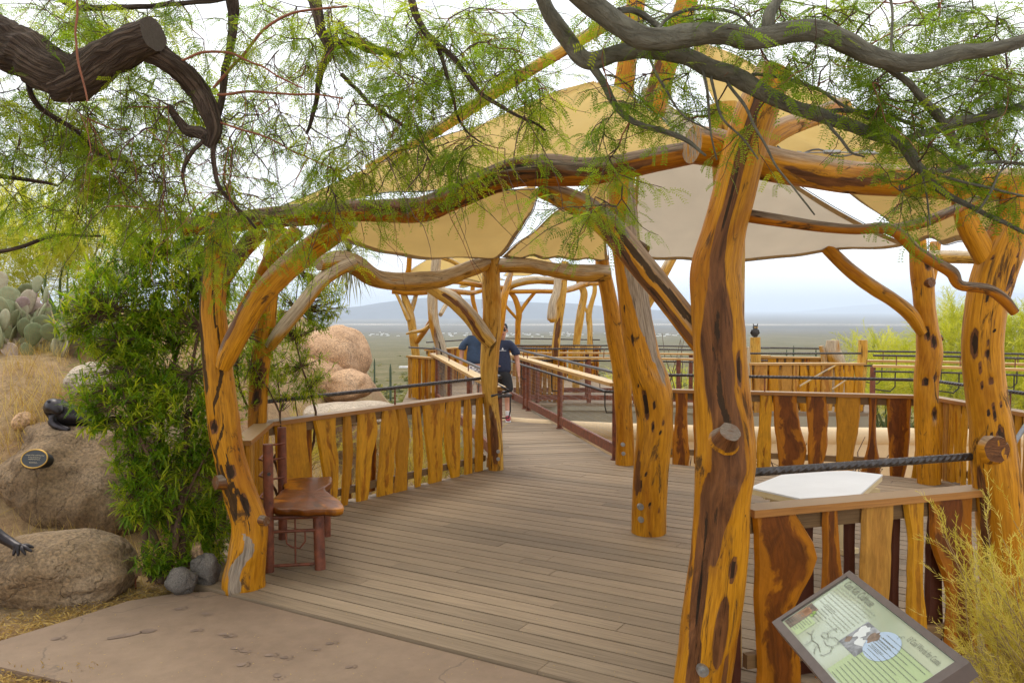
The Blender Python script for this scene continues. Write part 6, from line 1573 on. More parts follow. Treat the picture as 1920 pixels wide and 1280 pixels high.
# ------------------------------------------------------------------ the mesquite on the left with the sawn limb
tl_ = Tree(thing('mesquite_tree', 'brown barked mesquite with a thick sawn off limb hanging in from the upper left', 'tree', Vector((-4.6, 4.4, 0))), 11)
tl_.limb([(-640, 1100, 200, 4.4), (-600, 800, 170, 4.4), (-520, 450, 150, 4.35), (-380, 180, 125, 4.3), (-180, 70, 105, 4.2), (-40, 70, 96, 4.05), (40, 98, 92, 4.0), (105, 135, 84, 3.95), (150, 150, 66, 3.92)], 'bark_brown', name='trunk', sides=44, n=220, lump=.2)
tl_.limb([(105, 160, 60, 3.95), (140, 150, 74, 3.93), (190, 118, 72, 3.9), (240, 88, 66, 3.85), (287, 66, 62, 3.8)], 'bark_brown', name='limb', sides=40, n=80, lump=.14)
tl_.limb([(270, 90, 50, 3.88), (310, 112, 42, 3.9), (345, 138, 41, 3.95), (372, 168, 39, 4.0), (390, 205, 36, 4.0), (400, 240, 30, 4.0), (394, 275, 20, 4.0)], 'bark_brown', name='limb', sides=28, n=80, lump=.2)
tl_.limb([(395, 262, 24, 4.0), (375, 248, 24, 4.05), (352, 245, 20, 4.1), (335, 225, 16, 4.15), (318, 200, 12, 4.2)], 'bark_brown')
for sp in ([(100, -30, 16, 4.3), (125, 5, 14, 4.25), (165, 16, 12, 4.2), (260, 12, 10, 4.2), (400, 2, 8, 4.2), (520, -20, 7, 4.2)], [(585, -20, 26, 4.2), (602, 50, 20, 4.2), (618, 92, 17, 4.2), (602, 135, 13, 4.2), (590, 200, 9, 4.2), (575, 250, 6, 4.2)],
           [(615, 92, 14, 4.2), (660, 78, 18, 4.3), (690, 88, 19, 4.35), (720, 98, 14, 4.4), (760, 110, 8, 4.5)], [(765, -20, 14, 4.0), (790, 50, 13, 4.0), (815, 80, 12, 3.95), (850, 110, 10, 3.9), (910, 180, 8, 3.85), (980, 220, 6, 3.8), (1022, 246, 4, 3.8)],
           [(50, 150, 10, 4.1), (62, 180, 11, 4.1), (85, 210, 10, 4.15), (150, 250, 8, 4.2), (190, 292, 7, 4.2), (250, 305, 4, 4.2)], [(430, -30, 26, 4.1), (438, 15, 22, 4.1), (436, 60, 17, 4.1), (426, 120, 14, 4.1), (414, 190, 13, 4.05), (404, 250, 12, 4.0)],
           [(400, 255, 10, 4.0), (402, 300, 9, 4.0), (408, 345, 8, 4.0), (440, 385, 6, 4.0), (482, 428, 4, 4.0)], [(385, 262, 9, 4.0), (352, 298, 8, 4.0), (344, 330, 7, 4.0), (348, 360, 4, 4.0)], [(820, 85, 8, 4.0), (835, 140, 7, 4.0), (850, 190, 6, 4.0), (870, 240, 4, 4.0), (905, 270, 3, 4.0)],
           [(640, 140, 8, 4.1), (665, 165, 8, 4.1), (700, 200, 7, 4.1), (760, 240, 6, 4.1), (820, 300, 4, 4.1)], [(-20, 330, 9, 4.4), (60, 338, 7, 4.4), (110, 350, 4, 4.4)], [(-30, 480, 8, 5.0), (60, 456, 7, 5.0), (120, 440, 6, 5.0), (190, 444, 4, 5.0)]):
    tl_.limb(sp, 'bark_brown', sides=8)
for sp in ([(335, 118, 5, 3.9), (380, 100, 5, 3.9), (430, 100, 5, 3.9), (480, 122, 4, 3.9), (570, 166, 3, 3.9)], [(408, 178, 5, 4.0), (470, 172, 5, 4.0), (560, 176, 4, 4.0), (645, 186, 3, 4.0)], [(400, 165, 5, 4.0), (450, 110, 6, 4.0), (530, 30, 5, 4.0), (650, 12, 4, 4.0)], [(150, -20, 4, 3.4), (142, 60, 4, 3.4), (150, 130, 4, 3.4), (162, 190, 3, 3.4)], [(412, 230, 4, 4.0), (480, 250, 4, 4.0), (560, 290, 3, 4.0), (630, 320, 2, 4.0)]):
    tl_.limb(sp, 'twig_red', sides=6)
LE = [(40, 200, 100, 54, 4.6, .3, 13), (220, 220, 100, 64, 4.6, .3, 15), (60, 30, 134, 64, 4.4, .5, 22), (60, 260, 123, 97, 4.6, .5, 21), (190, 290, 123, 75, 4.6, .5, 18), (100, 360, 123, 43, 4.8, .5, 8), (300, 330, 89, 75, 4.4, .4, 13), (260, 30, 145, 43, 4.4, .4, 14), (300, 200, 89, 54, 4.5, .4, 10), (440, 330, 67, 64, 4.3, .3, 6), (500, 60, 123, 64, 4.3, .4, 11),
      (500, 220, 100, 75, 4.3, .4, 11), (700, 50, 145, 64, 4.2, .4, 17), (820, 110, 134, 86, 4.2, .4, 16), (720, 170, 123, 64, 4.2, .4, 12), (940, 60, 112, 64, 4.2, .4, 12), (940, 170, 78, 75, 4.1, .3, 10), (650, 275, 89, 48, 4.1, .3, 6), (790, 255, 67, 43, 4.1, .3, 5),
      (880, 265, 44, 43, 4.0, .3, 5), (700, 340, 22, 21, 4.0, .1, 1), (460, 405, 89, 32, 4.9, .25, 6), (405, 450, 39, 48, 4.85, .15, 4), (520, 415, 78, 27, 4.9, .2, 3), (580, 350, 56, 32, 4.3, .2, 3), (1010, 210, 44, 43, 4.0, .2, 3)]
tl_.fill(LE, tint=(.15, .95), twigs=(3, 5))
tl_.fill([(500, 300, 420, 130, 4.1, .4, 34), (300, 200, 300, 150, 4.2, .4, 26), (760, 180, 260, 150, 4.1, .4, 22)], twigs=(1, 3), tl=(.3, .7), droop=1.5, bare=.85, leaf_sc=(.7, 1.1))
tl_.finish('leaf_mesquite', COMP)
# ------------------------------------------------------------------ the grey barked mesquite reaching in from above to the right
tr_ = Tree(thing('mesquite_tree', 'grey barked mesquite with long sinuous limbs crossing the top right', 'tree', Vector((-.9, -1.6, 0))), 23)
def p3(parent, pts, radii, mat, name, sides=16):
    q = catmull([(*p, r) for p, r in zip(pts, radii)], len(pts) * 8); b = MB()
    b.tube([Vector(a[:3]) for a in q], [a[3] for a in q], sides, ref=(0, -1, 0), fn=lambda th, i, al: (1 + .09 * noise.noise(Vector((math.cos(th) * 1.5, math.sin(th) * 1.5, al * 6))), (0, 0, 0))); b.build(name, M[mat], parent)
ja, jb = P(1000, -40, 2.9), P(1070, -22, 2.75)
p3(tr_.root, [(-.9, -1.6, -.1), (-.85, -1.5, .8), (-.7, -1.2, 1.7), (-.4, -.4, 2.5), (0, .9, 3.0), tuple(jb * .75 + Vector((0, .9, 3.0)) * .25), tuple(jb)], [.17, .14, .125, .10, .075, .05, .036], 'bark_grey', 'trunk')
p3(tr_.root, [(-.55, -.8, 2.15), (-.35, .3, 2.75), (-.1, 1.6, 3.05), tuple(ja)], [.08, .06, .042, .024], 'bark_grey', 'limb')
RA = tr_.limb([(1000, -40, 22.9, 2.9), (1036, 35, 29.0, 2.95), (1070, 82, 31.7, 3.0), (1103, 114, 33.4, 3.0), (1150, 102, 29.9, 3.0), (1215, 92, 29.9, 3.0), (1280, 108, 31.7, 3.0), (1335, 126, 33.4, 3.0), (1390, 150, 32.6, 3.0), (1440, 180, 28.2, 3.0), (1500, 207, 25.5, 3.0), (1560, 222, 23.8, 3.0), (1620, 246, 22.0, 3.0), (1690, 272, 22.0, 3.05), (1722, 312, 17.6, 3.05), (1765, 355, 12.3, 3.1), (1830, 392, 9.7, 3.1), (1940, 446, 7.0, 3.1)], 'bark_grey', name='limb', sides=18, n=170)
tr_.limb([(1070, -22, 37.0, 2.75), (1120, 20, 40.5, 2.8), (1190, 64, 42.2, 2.8), (1240, 74, 40.5, 2.8), (1320, 62, 38.7, 2.8), (1400, 74, 38.7, 2.8), (1440, 70, 40.5, 2.8), (1520, 60, 38.7, 2.8), (1590, 84, 37.0, 2.8), (1655, 112, 32.6, 2.8), (1730, 115, 29.0, 2.8), (1800, 100, 28.2, 2.8), (1870, 88, 24.6, 2.8), (1960, 66, 21.1, 2.8)], 'bark_grey', name='limb', sides=18, n=150)
for sp in ([(1438, 62, 22, 2.8), (1442, 25, 20, 2.8), (1462, -10, 18, 2.85), (1480, -50, 16, 2.9)], [(1103, 118, 18, 3.0), (1130, 160, 14, 3.0), (1150, 190, 14, 3.0), (1182, 222, 12, 3.0), (1232, 243, 10, 3.0), (1290, 266, 8, 2.95), (1325, 292, 4, 2.9)],
           [(1690, 270, 15, 3.05), (1740, 245, 15, 3.05), (1830, 222, 17, 3.1), (1940, 192, 14, 3.1)], [(1735, 325, 9, 3.05), (1770, 322, 9, 3.05), (1850, 306, 8, 3.1), (1940, 312, 5, 3.1)], [(1655, 120, 12, 2.85), (1705, 160, 13, 2.9), (1745, 205, 16, 3.0), (1780, 250, 18, 3.1), (1795, 285, 12, 3.1)],
           [(1540, 215, 10, 3.0), (1580, 207, 9, 3.05), (1640, 212, 9, 3.1), (1730, 240, 6, 3.1)], [(1160, 20, 12, 2.9), (1190, 22, 12, 2.95), (1225, 45, 11, 2.95), (1245, 60, 8, 2.9)], [(1235, 55, 7, 2.85), (1260, 30, 7, 2.9), (1310, 18, 6, 2.9), (1380, 28, 6, 2.9), (1420, 60, 5, 2.85)],
           [(1310, 118, 5, 3.0), (1325, 180, 5, 2.95), (1330, 235, 4, 2.95), (1345, 300, 3, 2.95)], [(1335, 140, 6, 3.0), (1352, 210, 5, 2.95), (1385, 255, 4, 2.95), (1420, 300, 3, 2.95)], [(1362, 150, 6, 3.0), (1400, 210, 6, 2.9), (1430, 265, 5, 2.9), (1470, 330, 4, 2.9), (1528, 402, 3, 2.9)],
           [(1545, 225, 7, 3.0), (1575, 258, 6, 2.95), (1595, 285, 5, 2.95), (1622, 296, 3, 2.95)], [(1216, 105, 5, 3.0), (1240, 155, 5, 2.95), (1270, 205, 4, 2.95), (1330, 248, 3, 2.95)], [(1410, 140, 6, 3.0), (1480, 150, 7, 3.0), (1530, 165, 7, 3.0), (1580, 198, 6, 3.0), (1640, 228, 4, 3.0)], [(1670, 105, 5, 2.8), (1672, 40, 5, 2.85), (1668, -30, 5, 2.9)], [(1700, 265, 5, 3.05), (1730, 330, 4, 3.0), (1745, 420, 3, 2.95)], [(1760, 330, 5, 3.0), (1840, 350, 5, 3.0), (1935, 372, 4, 3.0)], [(1830, 400, 4, 3.0), (1870, 330, 4, 3.0), (1910, 300, 3, 3.0)]):
    tr_.limb(sp, 'bark_grey', sides=8)
RE = [(1180, 190, 60, 80, 3.1, .2, 8), (1150, 330, 40, 90, 3.1, .1, 6), (1090, 390, 40, 40, 3.1, .1, 3), (1200, 20, 90, 30, 3.2, .3, 8), (1300, 190, 60, 40, 3.1, .2, 4), (1350, 25, 100, 30, 3.1, .3, 7), (1500, 20, 110, 30, 3.1, .3, 10), (1480, 120, 60, 25, 3.0, .2, 4), (1560, 130, 40, 25, 3.0, .2, 3),
      (1680, 40, 110, 40, 3.3, .4, 12), (1840, 40, 90, 50, 3.4, .4, 14), (1700, 190, 80, 50, 3.2, .3, 17), (1830, 170, 100, 60, 3.3, .3, 24), (1880, 270, 60, 40, 3.2, .3, 10), (1760, 290, 60, 30, 3.1, .2, 7), (1700, 355, 40, 35, 3.0, .15, 4), (1260, 130, 70, 25, 3.0, .15, 4), (1560, 80, 60, 30, 3.0, .3, 3), (1870, 370, 50, 40, 3.0, .2, 3), (1620, 180, 50, 40, 3.1, .2, 6), (1420, 200, 30, 30, 2.95, .1, 1)]
tr_.fill(RE, twigs=(2, 4), tl=(.12, .30), droop=.5, tint=(.1, .75), bare=.1, step=.058, leaf_sc=(.6, 1.05))
tr_.finish('leaf_mesquite_dull', COMP)

# unseen crowns of both mesquites overhead and behind the viewer, added to shade the foreground
for T_r, spots, mt, sd_ in ((tl_, [(-3.6, 3.6, 3.4, 1.5, 1.6, .8, 500), (-2.2, 4.0, 3.9, 1.6, 1.2, .5, 300), (-2.0, 2.0, 3.6, 1.8, 1.4, .6, 500)], 'leaf_mesquite', 3), (tr_, [(.3, 1.2, 3.5, 1.9, 1.3, .5, 500), (1.9, 2.4, 3.5, 1.6, 1.1, .5, 350), (-.8, -1.6, 3.4, 2.2, 1.8, .8, 900)], 'leaf_mesquite_dull', 4)):
    rg = random.Random(sd_); items = []; b = MB()
    for (x, y, z, rx, ry, rz_, n) in spots:
        hub = Vector((x, y, z - .3))
        for _ in range(n // 12):
            d = rdir(rg); r = rg.random() ** .4; p = Vector((x + d.x * rx * r, y + d.y * ry * r, z + d.z * rz_ * r))
            if (p.z - CAMZ) < (p.y + .5) * .47: p.z += .5 + (p.y + .5) * .47 - (p.z - CAMZ)       # stays above the line of sight
            a = p + rdir(rg, 1.5) * .4; b.tube([a, (a + p) / 2 + rdir(rg) * .03, p], [.006, .004, .002], 4, cap=False); tn = rg.random()
            for _ in range(12):
                items.append((tuple(p + rdir(rg) * rg.random() * .28), tuple(rdir(rg, -.3)), tuple(Vector((0, 0, 1)) + rdir(rg) * .5), rg.uniform(1.2, 1.9), min(1, max(0, tn + rg.uniform(-.2, .2)))))
    V, Q, T = scatter(COMP_S, items, rg); tag(link('foliage', quads_mesh('foliage', V, Q, T), M[mt], T_r.root), kind='stuff'); tag(b.build('twigs', M['twig'], T_r.root), kind='stuff')

# ------------------------------------------------------------------ leafy bush by the left post
def blob_pts(ells, rg, surf=.35):
    out = []
    for (x, y, rx, ry, D, rD, n) in ells:
        for _ in range(n):
            d = rdir(rg); r = (surf + (1 - surf) * rg.random()) ** .5
            c = P(x, y, D); out.append((c + Vector((d.x * pw(rx, D) * r, d.y * rD * r, d.z * pw(ry, D) * r)), d))
    return out
def leafy(root, base, ells, mat, tmpl, seed, per=(15, 22), sc=(.5, 1.45), tint=(.1, .9), twig_mat='stem_brown', up=.5, stems=6, stem_r=.016, twl=.16, name='foliage'):
    rg = random.Random(seed); b = MB(); items = []
    pts = blob_pts(ells, rg); hubs = []
    for i in range(stems):
        tgt = rg.choice(pts)[0]; q = wob(base + Vector((rg.uniform(-.12, .12), rg.uniform(-.1, .1), 0)), tgt, 8, .1, rg); b.tube(q, [lerp(stem_r, .004, k / 8) for k in range(9)], 7, cap=False); hubs += q[2:]
    H = np.array([tuple(h) for h in hubs])
    for (p, d) in pts:
        tn = rg.uniform(*tint)
        j = int(np.argmin(((H - np.array(p)) ** 2).sum(1))); a = Vector(H[j]); q = wob(a, p, 3, .08, rg)
        if (p - a).length > .5: q = [p - (p - a).normalized() * .45 + rdir(rg) * .02, (p + p - (p - a).normalized() * .4) / 2, p]
        b.tube(q, [lerp(.004, .0015, k / (len(q) - 1)) for k in range(len(q))], 4, cap=False)
        ax = (d * .7 + Vector((0, 0, up)) + rdir(rg) * .5).normalized()
        for k in range(rg.randint(*per)):
            pos = p + ax * twl * (rg.random() - .6); dv = (ax * rg.uniform(.4, 1.1) + rdir(rg) * .75).normalized()
            items.append((tuple(pos), tuple(dv), tuple((Vector((0, 0, 1)) + rdir(rg) * .4)), rg.uniform(*sc), min(1, max(0, tn + rg.uniform(-.2, .2)))))
    V, Q, T = scatter(tmpl, items, rg); tag(link(name, quads_mesh(name, V, Q, T), M[mat], root), kind='stuff')
    b.build('stems', M[twig_mat], root)
bb_ = G(320, 1085)
bush = thing('bush', 'large green narrow leaved bush between the plaque boulder and left front post', 'bush', bb_)
leafy(bush, bb_, [(300, 540, 130, 100, 6.3, .35, 300), (215, 590, 90, 100, 6.2, .3, 190), (340, 660, 110, 100, 6.2, .35, 240), (255, 690, 100, 60, 6.15, .3, 130), (330, 800, 115, 95, 5.95, .3, 260), (230, 770, 75, 50, 5.85, .2, 110), (310, 910, 80, 80, 5.85, .25, 160), (385, 500, 70, 80, 6.3, .3, 130), (405, 990, 35, 70, 6.1, .2, 70), (370, 900, 45, 110, 6.0, .2, 110), (265, 930, 40, 50, 5.75, .2, 60), (360, 1000, 40, 70, 5.95, .2, 70), (300, 440, 70, 50, 6.3, .25, 60), (390, 430, 40, 50, 6.4, .2, 40), (150, 590, 40, 40, 6.1, .15, 25), (165, 745, 40, 30, 5.8, .15, 22), (125, 620, 22, 30, 6.1, .1, 9), (150, 520, 30, 30, 6.2, .1, 10), (240, 470, 40, 40, 6.3, .15, 18), (180, 790, 26, 18, 5.75, .1, 8), (215, 860, 24, 24, 5.75, .1, 8), (340, 400, 30, 40, 6.3, .15, 12)], 'leaf_bush', BLADE, 4, stems=9, stem_r=.028)
leafy(thing('bush', 'small green tuft of narrow leaves beside the plant label', 'bush', G(290, 1095)), G(290, 1095), [(285, 1055, 30, 30, 5.62, .1, 26), (325, 1050, 25, 25, 5.7, .1, 14)], 'leaf_bush', BLADE, 5, stems=4, stem_r=.006, sc=(.8, 1.2))
b2 = P(520, 800, 7.9); b2.z = terrain(b2.x, b2.y)
leafy(thing('bush', 'green bush growing behind the left back post and railing', 'bush', b2), b2, [(555, 555, 62, 85, 7.8, .3, 170), (520, 650, 60, 70, 7.7, .3, 140), (600, 570, 42, 50, 7.9, .25, 60), (470, 600, 45, 110, 7.2, .25, 150), (540, 725, 70, 35, 7.6, .25, 80), (460, 720, 45, 60, 7.2, .2, 70), (585, 690, 40, 40, 7.8, .2, 30), (625, 560, 25, 40, 7.9, .2, 20)], 'leaf_bush', BLADE, 6, sc=(.6, 1.0), tint=(.3, 1.0), stems=8)
# ------------------------------------------------------------------ feathery yellow shrub at the lower right corner
sb_ = Vector((2.3, 3.25, -.02))
def feather(root, base, tips, mat, seed, r0=.006, sc=(.7, 1.1), step=.05, tint=(.2, .95), stem='dry_stem', tm=SPRIG, wobk=.08):
    rg = random.Random(seed); b = MB(); items = []
    for tp_ in tips:
        q = wob(base + Vector((rg.uniform(-.15, .15), rg.uniform(-.12, .12), 0)), tp_, 10, wobk, rg); b.tube(q, [lerp(r0, .0012, k / 10) for k in range(11)], 5, cap=False); tn = rg.uniform(*tint)
        for i in range(2, 10):
            seg = q[i + 1] - q[i]
            for u in range(max(1, int(seg.length / step))):
                d = (seg.normalized() * .8 + rdir(rg) * .7 + Vector((0, 0, .15))).normalized(); items.append((tuple(q[i] + seg * rg.random()), tuple(d), tuple(rdir(rg)), rg.uniform(*sc), min(1, max(0, tn + rg.uniform(-.2, .2)))))
        items.append((tuple(tp_), tuple((q[-1] - q[-3]).normalized()), (0, 0, 1), sc[1], tn))
    V, Q, T = scatter(tm, items, rg); tag(link('foliage', quads_mesh('foliage', V, Q, T), M[mat], root), kind='stuff'); b.build('stems', M[stem], root)
rg = random.Random(31); tips = []
for _ in range(150):
    x, y = rg.uniform(1800, 2050), rg.uniform(1060, 1330)
    if x < 1800 + (1280 - y) * .18 and rg.random() < .7: x += 60
    tips.append(P(x, y, rg.uniform(2.9, 3.7)))
tips += [P(1900, 975, 3.2), P(1880, 1010, 3.1), P(1768, 1000, 3.05), P(1775, 1010, 3.1), P(1775, 1195, 3.0), P(1800, 1215, 2.95), P(1850, 970, 3.2), P(1790, 1250, 2.9), P(1830, 1060, 3.0)]
feather(thing('shrub', 'feathery yellow green shrub beside the sign at the lower right corner', 'shrub', sb_), sb_, tips, 'leaf_yellow', 8)
# ------------------------------------------------------------------ dry shrubs and grass
def tuft_tips(c, r, h, n, rg): return [Vector((c.x + rg.gauss(0, r), c.y + rg.gauss(0, r), c.z + h * rg.uniform(.5, 1.1))) for _ in range(n)]
for i, (x, y, D, r, h, n, lab) in enumerate([(800, 790, 12.0, .35, .85, 46, 'straw yellow shrub behind the left railing near the entrance post'), (735, 795, 12.8, .35, .6, 34, 'low straw yellow shrub next to the flat pale rock'), (865, 770, 13.0, .3, .75, 26, 'dry yellow shrub against the walkway railing posts'), (700, 770, 14.5, .3, .45, 20, 'small dry shrub at the foot of the large rounded boulder'), (560, 775, 10.5, .4, .5, 26, 'dry yellow shrub behind the bench railing'), (640, 860, 9.5, .3, .4, 20, 'dry weeds showing through the left railing slabs')]):
    p = P(x, y, D); p.z = min(p.z, terrain(p.x, p.y) + .2); rg = random.Random(50 + i)
    feather(thing('shrub', lab, 'shrub', p, group='dry straw coloured shrubs beyond the left railing'), p, tuft_tips(p, r, h, n, rg), 'grass_dry' if i % 2 else 'leaf_yellow', 60 + i, r0=.006, sc=(1.2, 1.9), step=.12)
rg = random.Random(77); items = []
def gpt(x, y): return Vector((x, y, terrain(x, y)))
for _ in range(1900):                                     # tufts on the left slope
    x, y = rg.uniform(-7.5, -2.2), rg.uniform(5.6, 12.5)
    if noise.noise(Vector((x * .8, y * .8, 2))) < -.25: continue
    c = gpt(x, y); tn = rg.uniform(.1, .9)
    for _ in range(rg.randint(7, 16)):
        d = Vector((rg.gauss(0, .6), rg.gauss(0, .6), 1)).normalized(); items.append((tuple(c + Vector((rg.gauss(0, .04), rg.gauss(0, .04), -.01))), tuple(d), tuple(Vector((d.x, d.y, .3)) + rdir(rg) * .3), rg.uniform(.2, .6), min(1, max(0, tn + rg.uniform(-.2, .2)))))
for (x, y, n) in ((95, 745, 90), (60, 770, 60), (125, 775, 70), (30, 800, 60), (150, 720, 40)):
    c0 = P(x, y, 7.3)
    for _ in range(n):
        c = gpt(c0.x + rg.gauss(0, .12), 7.3 + rg.gauss(0, .2)); d = Vector((rg.gauss(0, .7), rg.gauss(0, .7), 1)).normalized(); items.append((tuple(c), tuple(d), tuple(Vector((d.x, d.y, .3)) + rdir(rg) * .3), rg.uniform(.45, .95), rg.random()))
V, Q, T = scatter(GRASS, items, rg); tag(link('dry_grass', quads_mesh('dry_grass', V, Q, T), M['grass_dry']), 'straw coloured dry grass on the left slope', 'grass', None, 'stuff')
items = []
for _ in range(4200):                                    # dead leaves and mulch along the path edge and round the stones
    t = rg.random(); x, y = lerp(-60, 430, t), lerp(1225, 1085, t) - abs(rg.gauss(0, 1)) * 22 - 4
    if rg.random() < .35: x, y = rg.uniform(0, 200), rg.uniform(1250, 1300)
    p = G(x, y, -.05)
    if p.y > 6.6: continue
    items.append((tuple(p + Vector((0, 0, rg.uniform(0, .03)))), tuple(Vector((rg.gauss(0, 1), rg.gauss(0, 1), rg.gauss(0, .25)))), tuple(Vector((0, 0, 1)) + rdir(rg) * .5), rg.uniform(.3, 1.0), rg.random()))
for _ in range(420):
    p = G(rg.uniform(-20, 1250), 1275 - abs(rg.gauss(0, 70)) if rg.random() < .5 else rg.uniform(1110, 1275), .004); items.append((tuple(p), (rg.gauss(0, 1), rg.gauss(0, 1), 0), (0, 0, 1), rg.uniform(.12, .35), rg.uniform(.3, 1)))
V, Q, T = scatter(LITTER, items, rg); tag(link('leaf_litter', quads_mesh('leaf_litter', V, Q, T), M['litter']), 'dead yellow leaves and mulch along the path edge', 'litter', None, 'stuff')

# ------------------------------------------------------------------ prickly pears
def pad_mesh():
    bm = bmesh.new(); bmesh.ops.create_uvsphere(bm, u_segments=18, v_segments=12, radius=1)
    for v in bm.verts:
        x, y, z = v.co; t = (z + 1) / 2; wdt = .5 * (.62 + .55 * t) if t < .75 else .5 * 1.03
        v.co = Vector((x * wdt * .82, y * .085 + .02 * x * x, z * .5 + .5))
    me = bpy.data.meshes.new('pad'); bm.to_mesh(me); bm.free(); me.polygons.foreach_set('use_smooth', [True] * len(me.polygons)); me.materials.append(M['cactus_pad']); return me
PAD = pad_mesh()
def pear(label, x, y, D, n, H, spread, seed, size=(.20, .28)):
    rg = random.Random(seed); p0 = P(x, y, D); p0.z = terrain(p0.x, p0.y)
    root = thing('prickly_pear', label, 'cactus', p0, group='prickly pear cacti on the left slope'); tops = [(Vector((rg.gauss(0, spread), rg.gauss(0, .25), -.03)), 0, Vector((0, 0, 1))) for _ in range(max(4, n // 5))]
    for k in range(n):
        b0, lv, d0 = tops[k] if k < max(4, n // 5) else rg.choice(tops)
        s_ = rg.uniform(*size); d = (d0 * .6 + Vector((rg.gauss(0, .5), rg.gauss(0, .35), .75))).normalized()
        if b0.z + s_ > H: continue
        o = bpy.data.objects.new('pad', PAD); C.objects.link(o); o.parent = root
        yaw = rg.uniform(-1.0, 1.0); R = d.to_track_quat('Z', 'Y').to_matrix() @ Matrix.Rotation(yaw + (math.pi if rg.random() < .5 else 0), 3, 'Z')
        o.matrix_local = Matrix.Translation(b0) @ R.to_4x4() @ Matrix.Diagonal((s_, s_, s_, 1)); tops.append((b0 + d * s_ * .9, lv + 1, d)); tops.append((b0 + d * s_ * .72 + (R @ Vector((1, 0, 0))) * s_ * .3 * rg.choice((-1, 1)), lv + 1, d))
pear('large prickly pear thicket at the left edge above the grey boulder', 30, 660, 8.7, 90, 1.3, .5, 5, (.2, .27))
pear('prickly pear with pinkish upper pads left of the green bush', 85, 655, 9.3, 75, 1.75, .45, 6, (.21, .28))
pear('lower grey green prickly pear partly behind the green bush', 140, 675, 8.3, 44, .7, .45, 7, (.18, .25))
# ------------------------------------------------------------------ palo verde trees and distant plants
def paloverde(label, x, D, zb, ells, seed, mat='leaf_palo', group=None, tm=SPRIG, sc=(2.2, 3.6), per=(5, 9)):
    p = P(x, 640, D); p.z = zb
    leafy(thing('palo_verde_tree', label, 'tree', p, group=group), p, ells, mat, tm, seed, per=per, sc=sc, stems=9, stem_r=.05, twl=.4, up=.4, twig_mat='spike_green')
paloverde('yellow green palo verde tree behind the prickly pears', 130, 11.5, 1.2, [(70, 430, 150, 60, 11.5, .8, 120), (190, 455, 70, 40, 11.5, .8, 40), (10, 500, 90, 60, 11.8, .8, 60), (130, 520, 110, 40, 11.9, .6, 60)], 91)
paloverde('yellow green palo verde tree right of the pitted back post', 1800, 19, -1.5, [(1800, 650, 70, 55, 19, 1.2, 170), (1760, 720, 70, 45, 18.5, 1.2, 120), (1790, 600, 25, 25, 19, .6, 30)], 92)
paloverde('bright palo verde tree at the right edge behind the front post', 1930, 18, -1.4, [(1930, 650, 60, 60, 18, 1.2, 170), (1960, 740, 90, 50, 17, 1.2, 120), (1890, 720, 50, 40, 18, 1, 80)], 93)
paloverde('low palo verde crown left of the pitted back post', 1680, 21, -1.8, [(1690, 690, 60, 38, 21, 1.2, 110), (1650, 730, 45, 30, 20, 1, 70), (1640, 660, 40, 20, 21, 1, 30)], 94)
paloverde('pale green desert tree beyond the girder walkway', 1180, 26, -2.4, [(1190, 725, 60, 20, 26, 1.2, 60), (1290, 730, 60, 20, 26, 1.2, 60), (1350, 720, 40, 15, 26, 1.2, 30)], 95, 'leaf_palo')
def saguaro(label, x, ytop, D, w_, arms=(), group='saguaro cacti on the desert slope'):
    t = P(x, ytop, D); r = pw(w_, D) / 2; zb = terrain(t.x, D) - .3
    root = thing('saguaro', label, 'cactus', Vector((t.x, D, zb)), group=group); b = MB(); n = 10
    rib = lambda th, i, al: (1 + .10 * math.cos(th * 12), (0, 0, 0))
    b.tube([Vector((t.x, D, lerp(zb, t.z - r * (1 if i < n else 0), i / n))) if i < n else Vector((t.x, D, t.z)) for i in range(n + 1)], [r * .85] + [r] * (n - 1) + [r * .3], 24, fn=rib); b.build('stem', M['saguaro'], root)
    for (dx, hh) in arms:
        b = MB(); z0 = lerp(zb, t.z, .5); b.tube([Vector((t.x, D, z0)), Vector((t.x + dx, D, z0 + abs(dx) * .3)), Vector((t.x + dx * 1.15, D, z0 + hh * .5)), Vector((t.x + dx * 1.15, D, z0 + hh))], [r * .6, r * .7, r * .7, r * .25], 16, fn=rib); b.build('arm', M['saguaro'], root)
saguaro('saguaro standing above the palo verde right of the pitted post', 1785, 588, 30, 8); saguaro('saguaro seen just right of the right front post', 1884, 588, 30, 9); saguaro('dark saguaro at the far right edge', 1916, 596, 32, 10)
saguaro('lone saguaro on the slope right of the tan boulders', 732, 682, 70, 4); saguaro('small saguaro on the slope behind the boulders', 702, 672, 90, 3); saguaro('thin saguaro behind the lookout railing', 1639, 630, 45, 5); saguaro('thin saguaro in the gap between lookout posts', 1488, 648, 60, 3); saguaro('tiny saguaro right of the owl post', 1475, 655, 70, 3); saguaro('tiny saguaro between the owl post and the stump', 1530, 652, 80, 3)
rg = random.Random(5); items = []
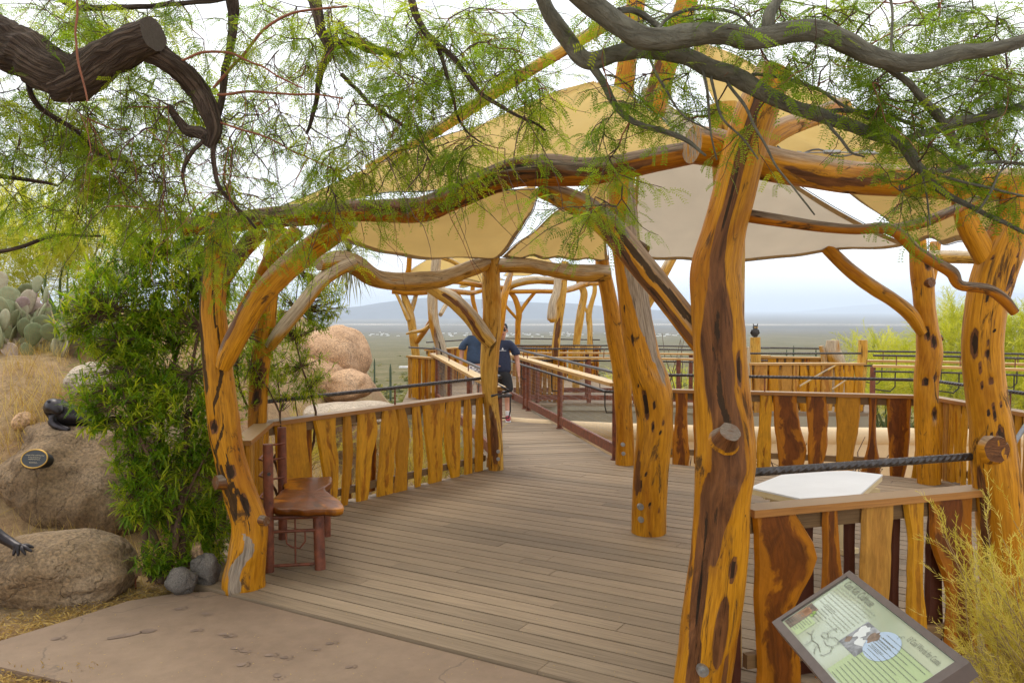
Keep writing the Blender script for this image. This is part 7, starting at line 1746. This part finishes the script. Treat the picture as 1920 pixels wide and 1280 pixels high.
for _ in range(5200):
    D = 36 * (1 - rg.random()) ** -.75
    if D > 900: continue
    x = rg.uniform(-1, 1) * (6 + D * .75); z = terrain(x, D); s_ = rg.uniform(.5, 1.9) * (1 + D / 350)
    items.append(((x, D, z), tuple(Vector((rg.gauss(0, 1), rg.gauss(0, 1), 0))), (0, 0, 1), s_, rg.random()))
V, Q, T = scatter(CLUMP, items, rg); tag(link('desert_scrub', quads_mesh('desert_scrub', V, Q, T), M['leaf_scrub']), 'scattered green and tan scrub over the desert slope', 'scrub', None, 'stuff')
b = MB(); rg = random.Random(15)
for _ in range(150):
    x, y = rg.uniform(520, 1350), rg.gauss(631, 4.0)
    D = 1550 * 125 / max(30, y - 580) if False else None
    q = G(x, y, -112.0); s_ = rg.uniform(5, 14); b.box((q.x, q.y, terrain(q.x, q.y) + 1), s_, rg.uniform(5, 10), rg.uniform(2.5, 5))
tag(b.build('far_houses', M['house_white']), 'tiny white houses of a distant town in the valley', 'houses', None, 'stuff')
b = MB()
for _ in range(7):
    D = rg.uniform(400, 470); p = P(rg.uniform(748, 772), 690, D); b.box((p.x, D, terrain(p.x, D) + .5), rg.uniform(.8, 1.6), 1.5, .9)
tag(b.build('parked_cars', M['house_white']), 'white specks of vehicles parked far down the slope', 'cars', None, 'stuff')
# yucca with stiff thin leaves behind the left beam
yc = P(655, 474, 9.6); yz = terrain(yc.x, 9.6); root = thing('yucca', 'spiky yucca head poking above the pale left beam', 'yucca', Vector((yc.x, 9.6, yz)))
b = MB(); yb = P(487, 700, 9.6); b.tube([Vector((yb.x, 9.6, terrain(yb.x, 9.6) - .1)), P(489, 640, 9.6), P(500, 560, 9.6), P(560, 500, 9.6), yc], [.08, .07, .06, .05, .04], 12); b.build('trunk', M['stem_brown'], root)
items = []
for _ in range(170):
    d = rdir(rg); d.z = d.z * .9 - .1; items.append((tuple(yc), tuple(d), tuple(Vector((0, 0, 1)) + rdir(rg) * .2), rg.uniform(.9, 1.5), rg.random()))
V, Q, T = scatter([leaf_blade(80, .42, .010, .3, .25), leaf_blade(81, .42, .010, .3, .45)], items, rg); tag(link('foliage', quads_mesh('foliage', V, Q, T), M['leaf_scrub'], root), kind='stuff')
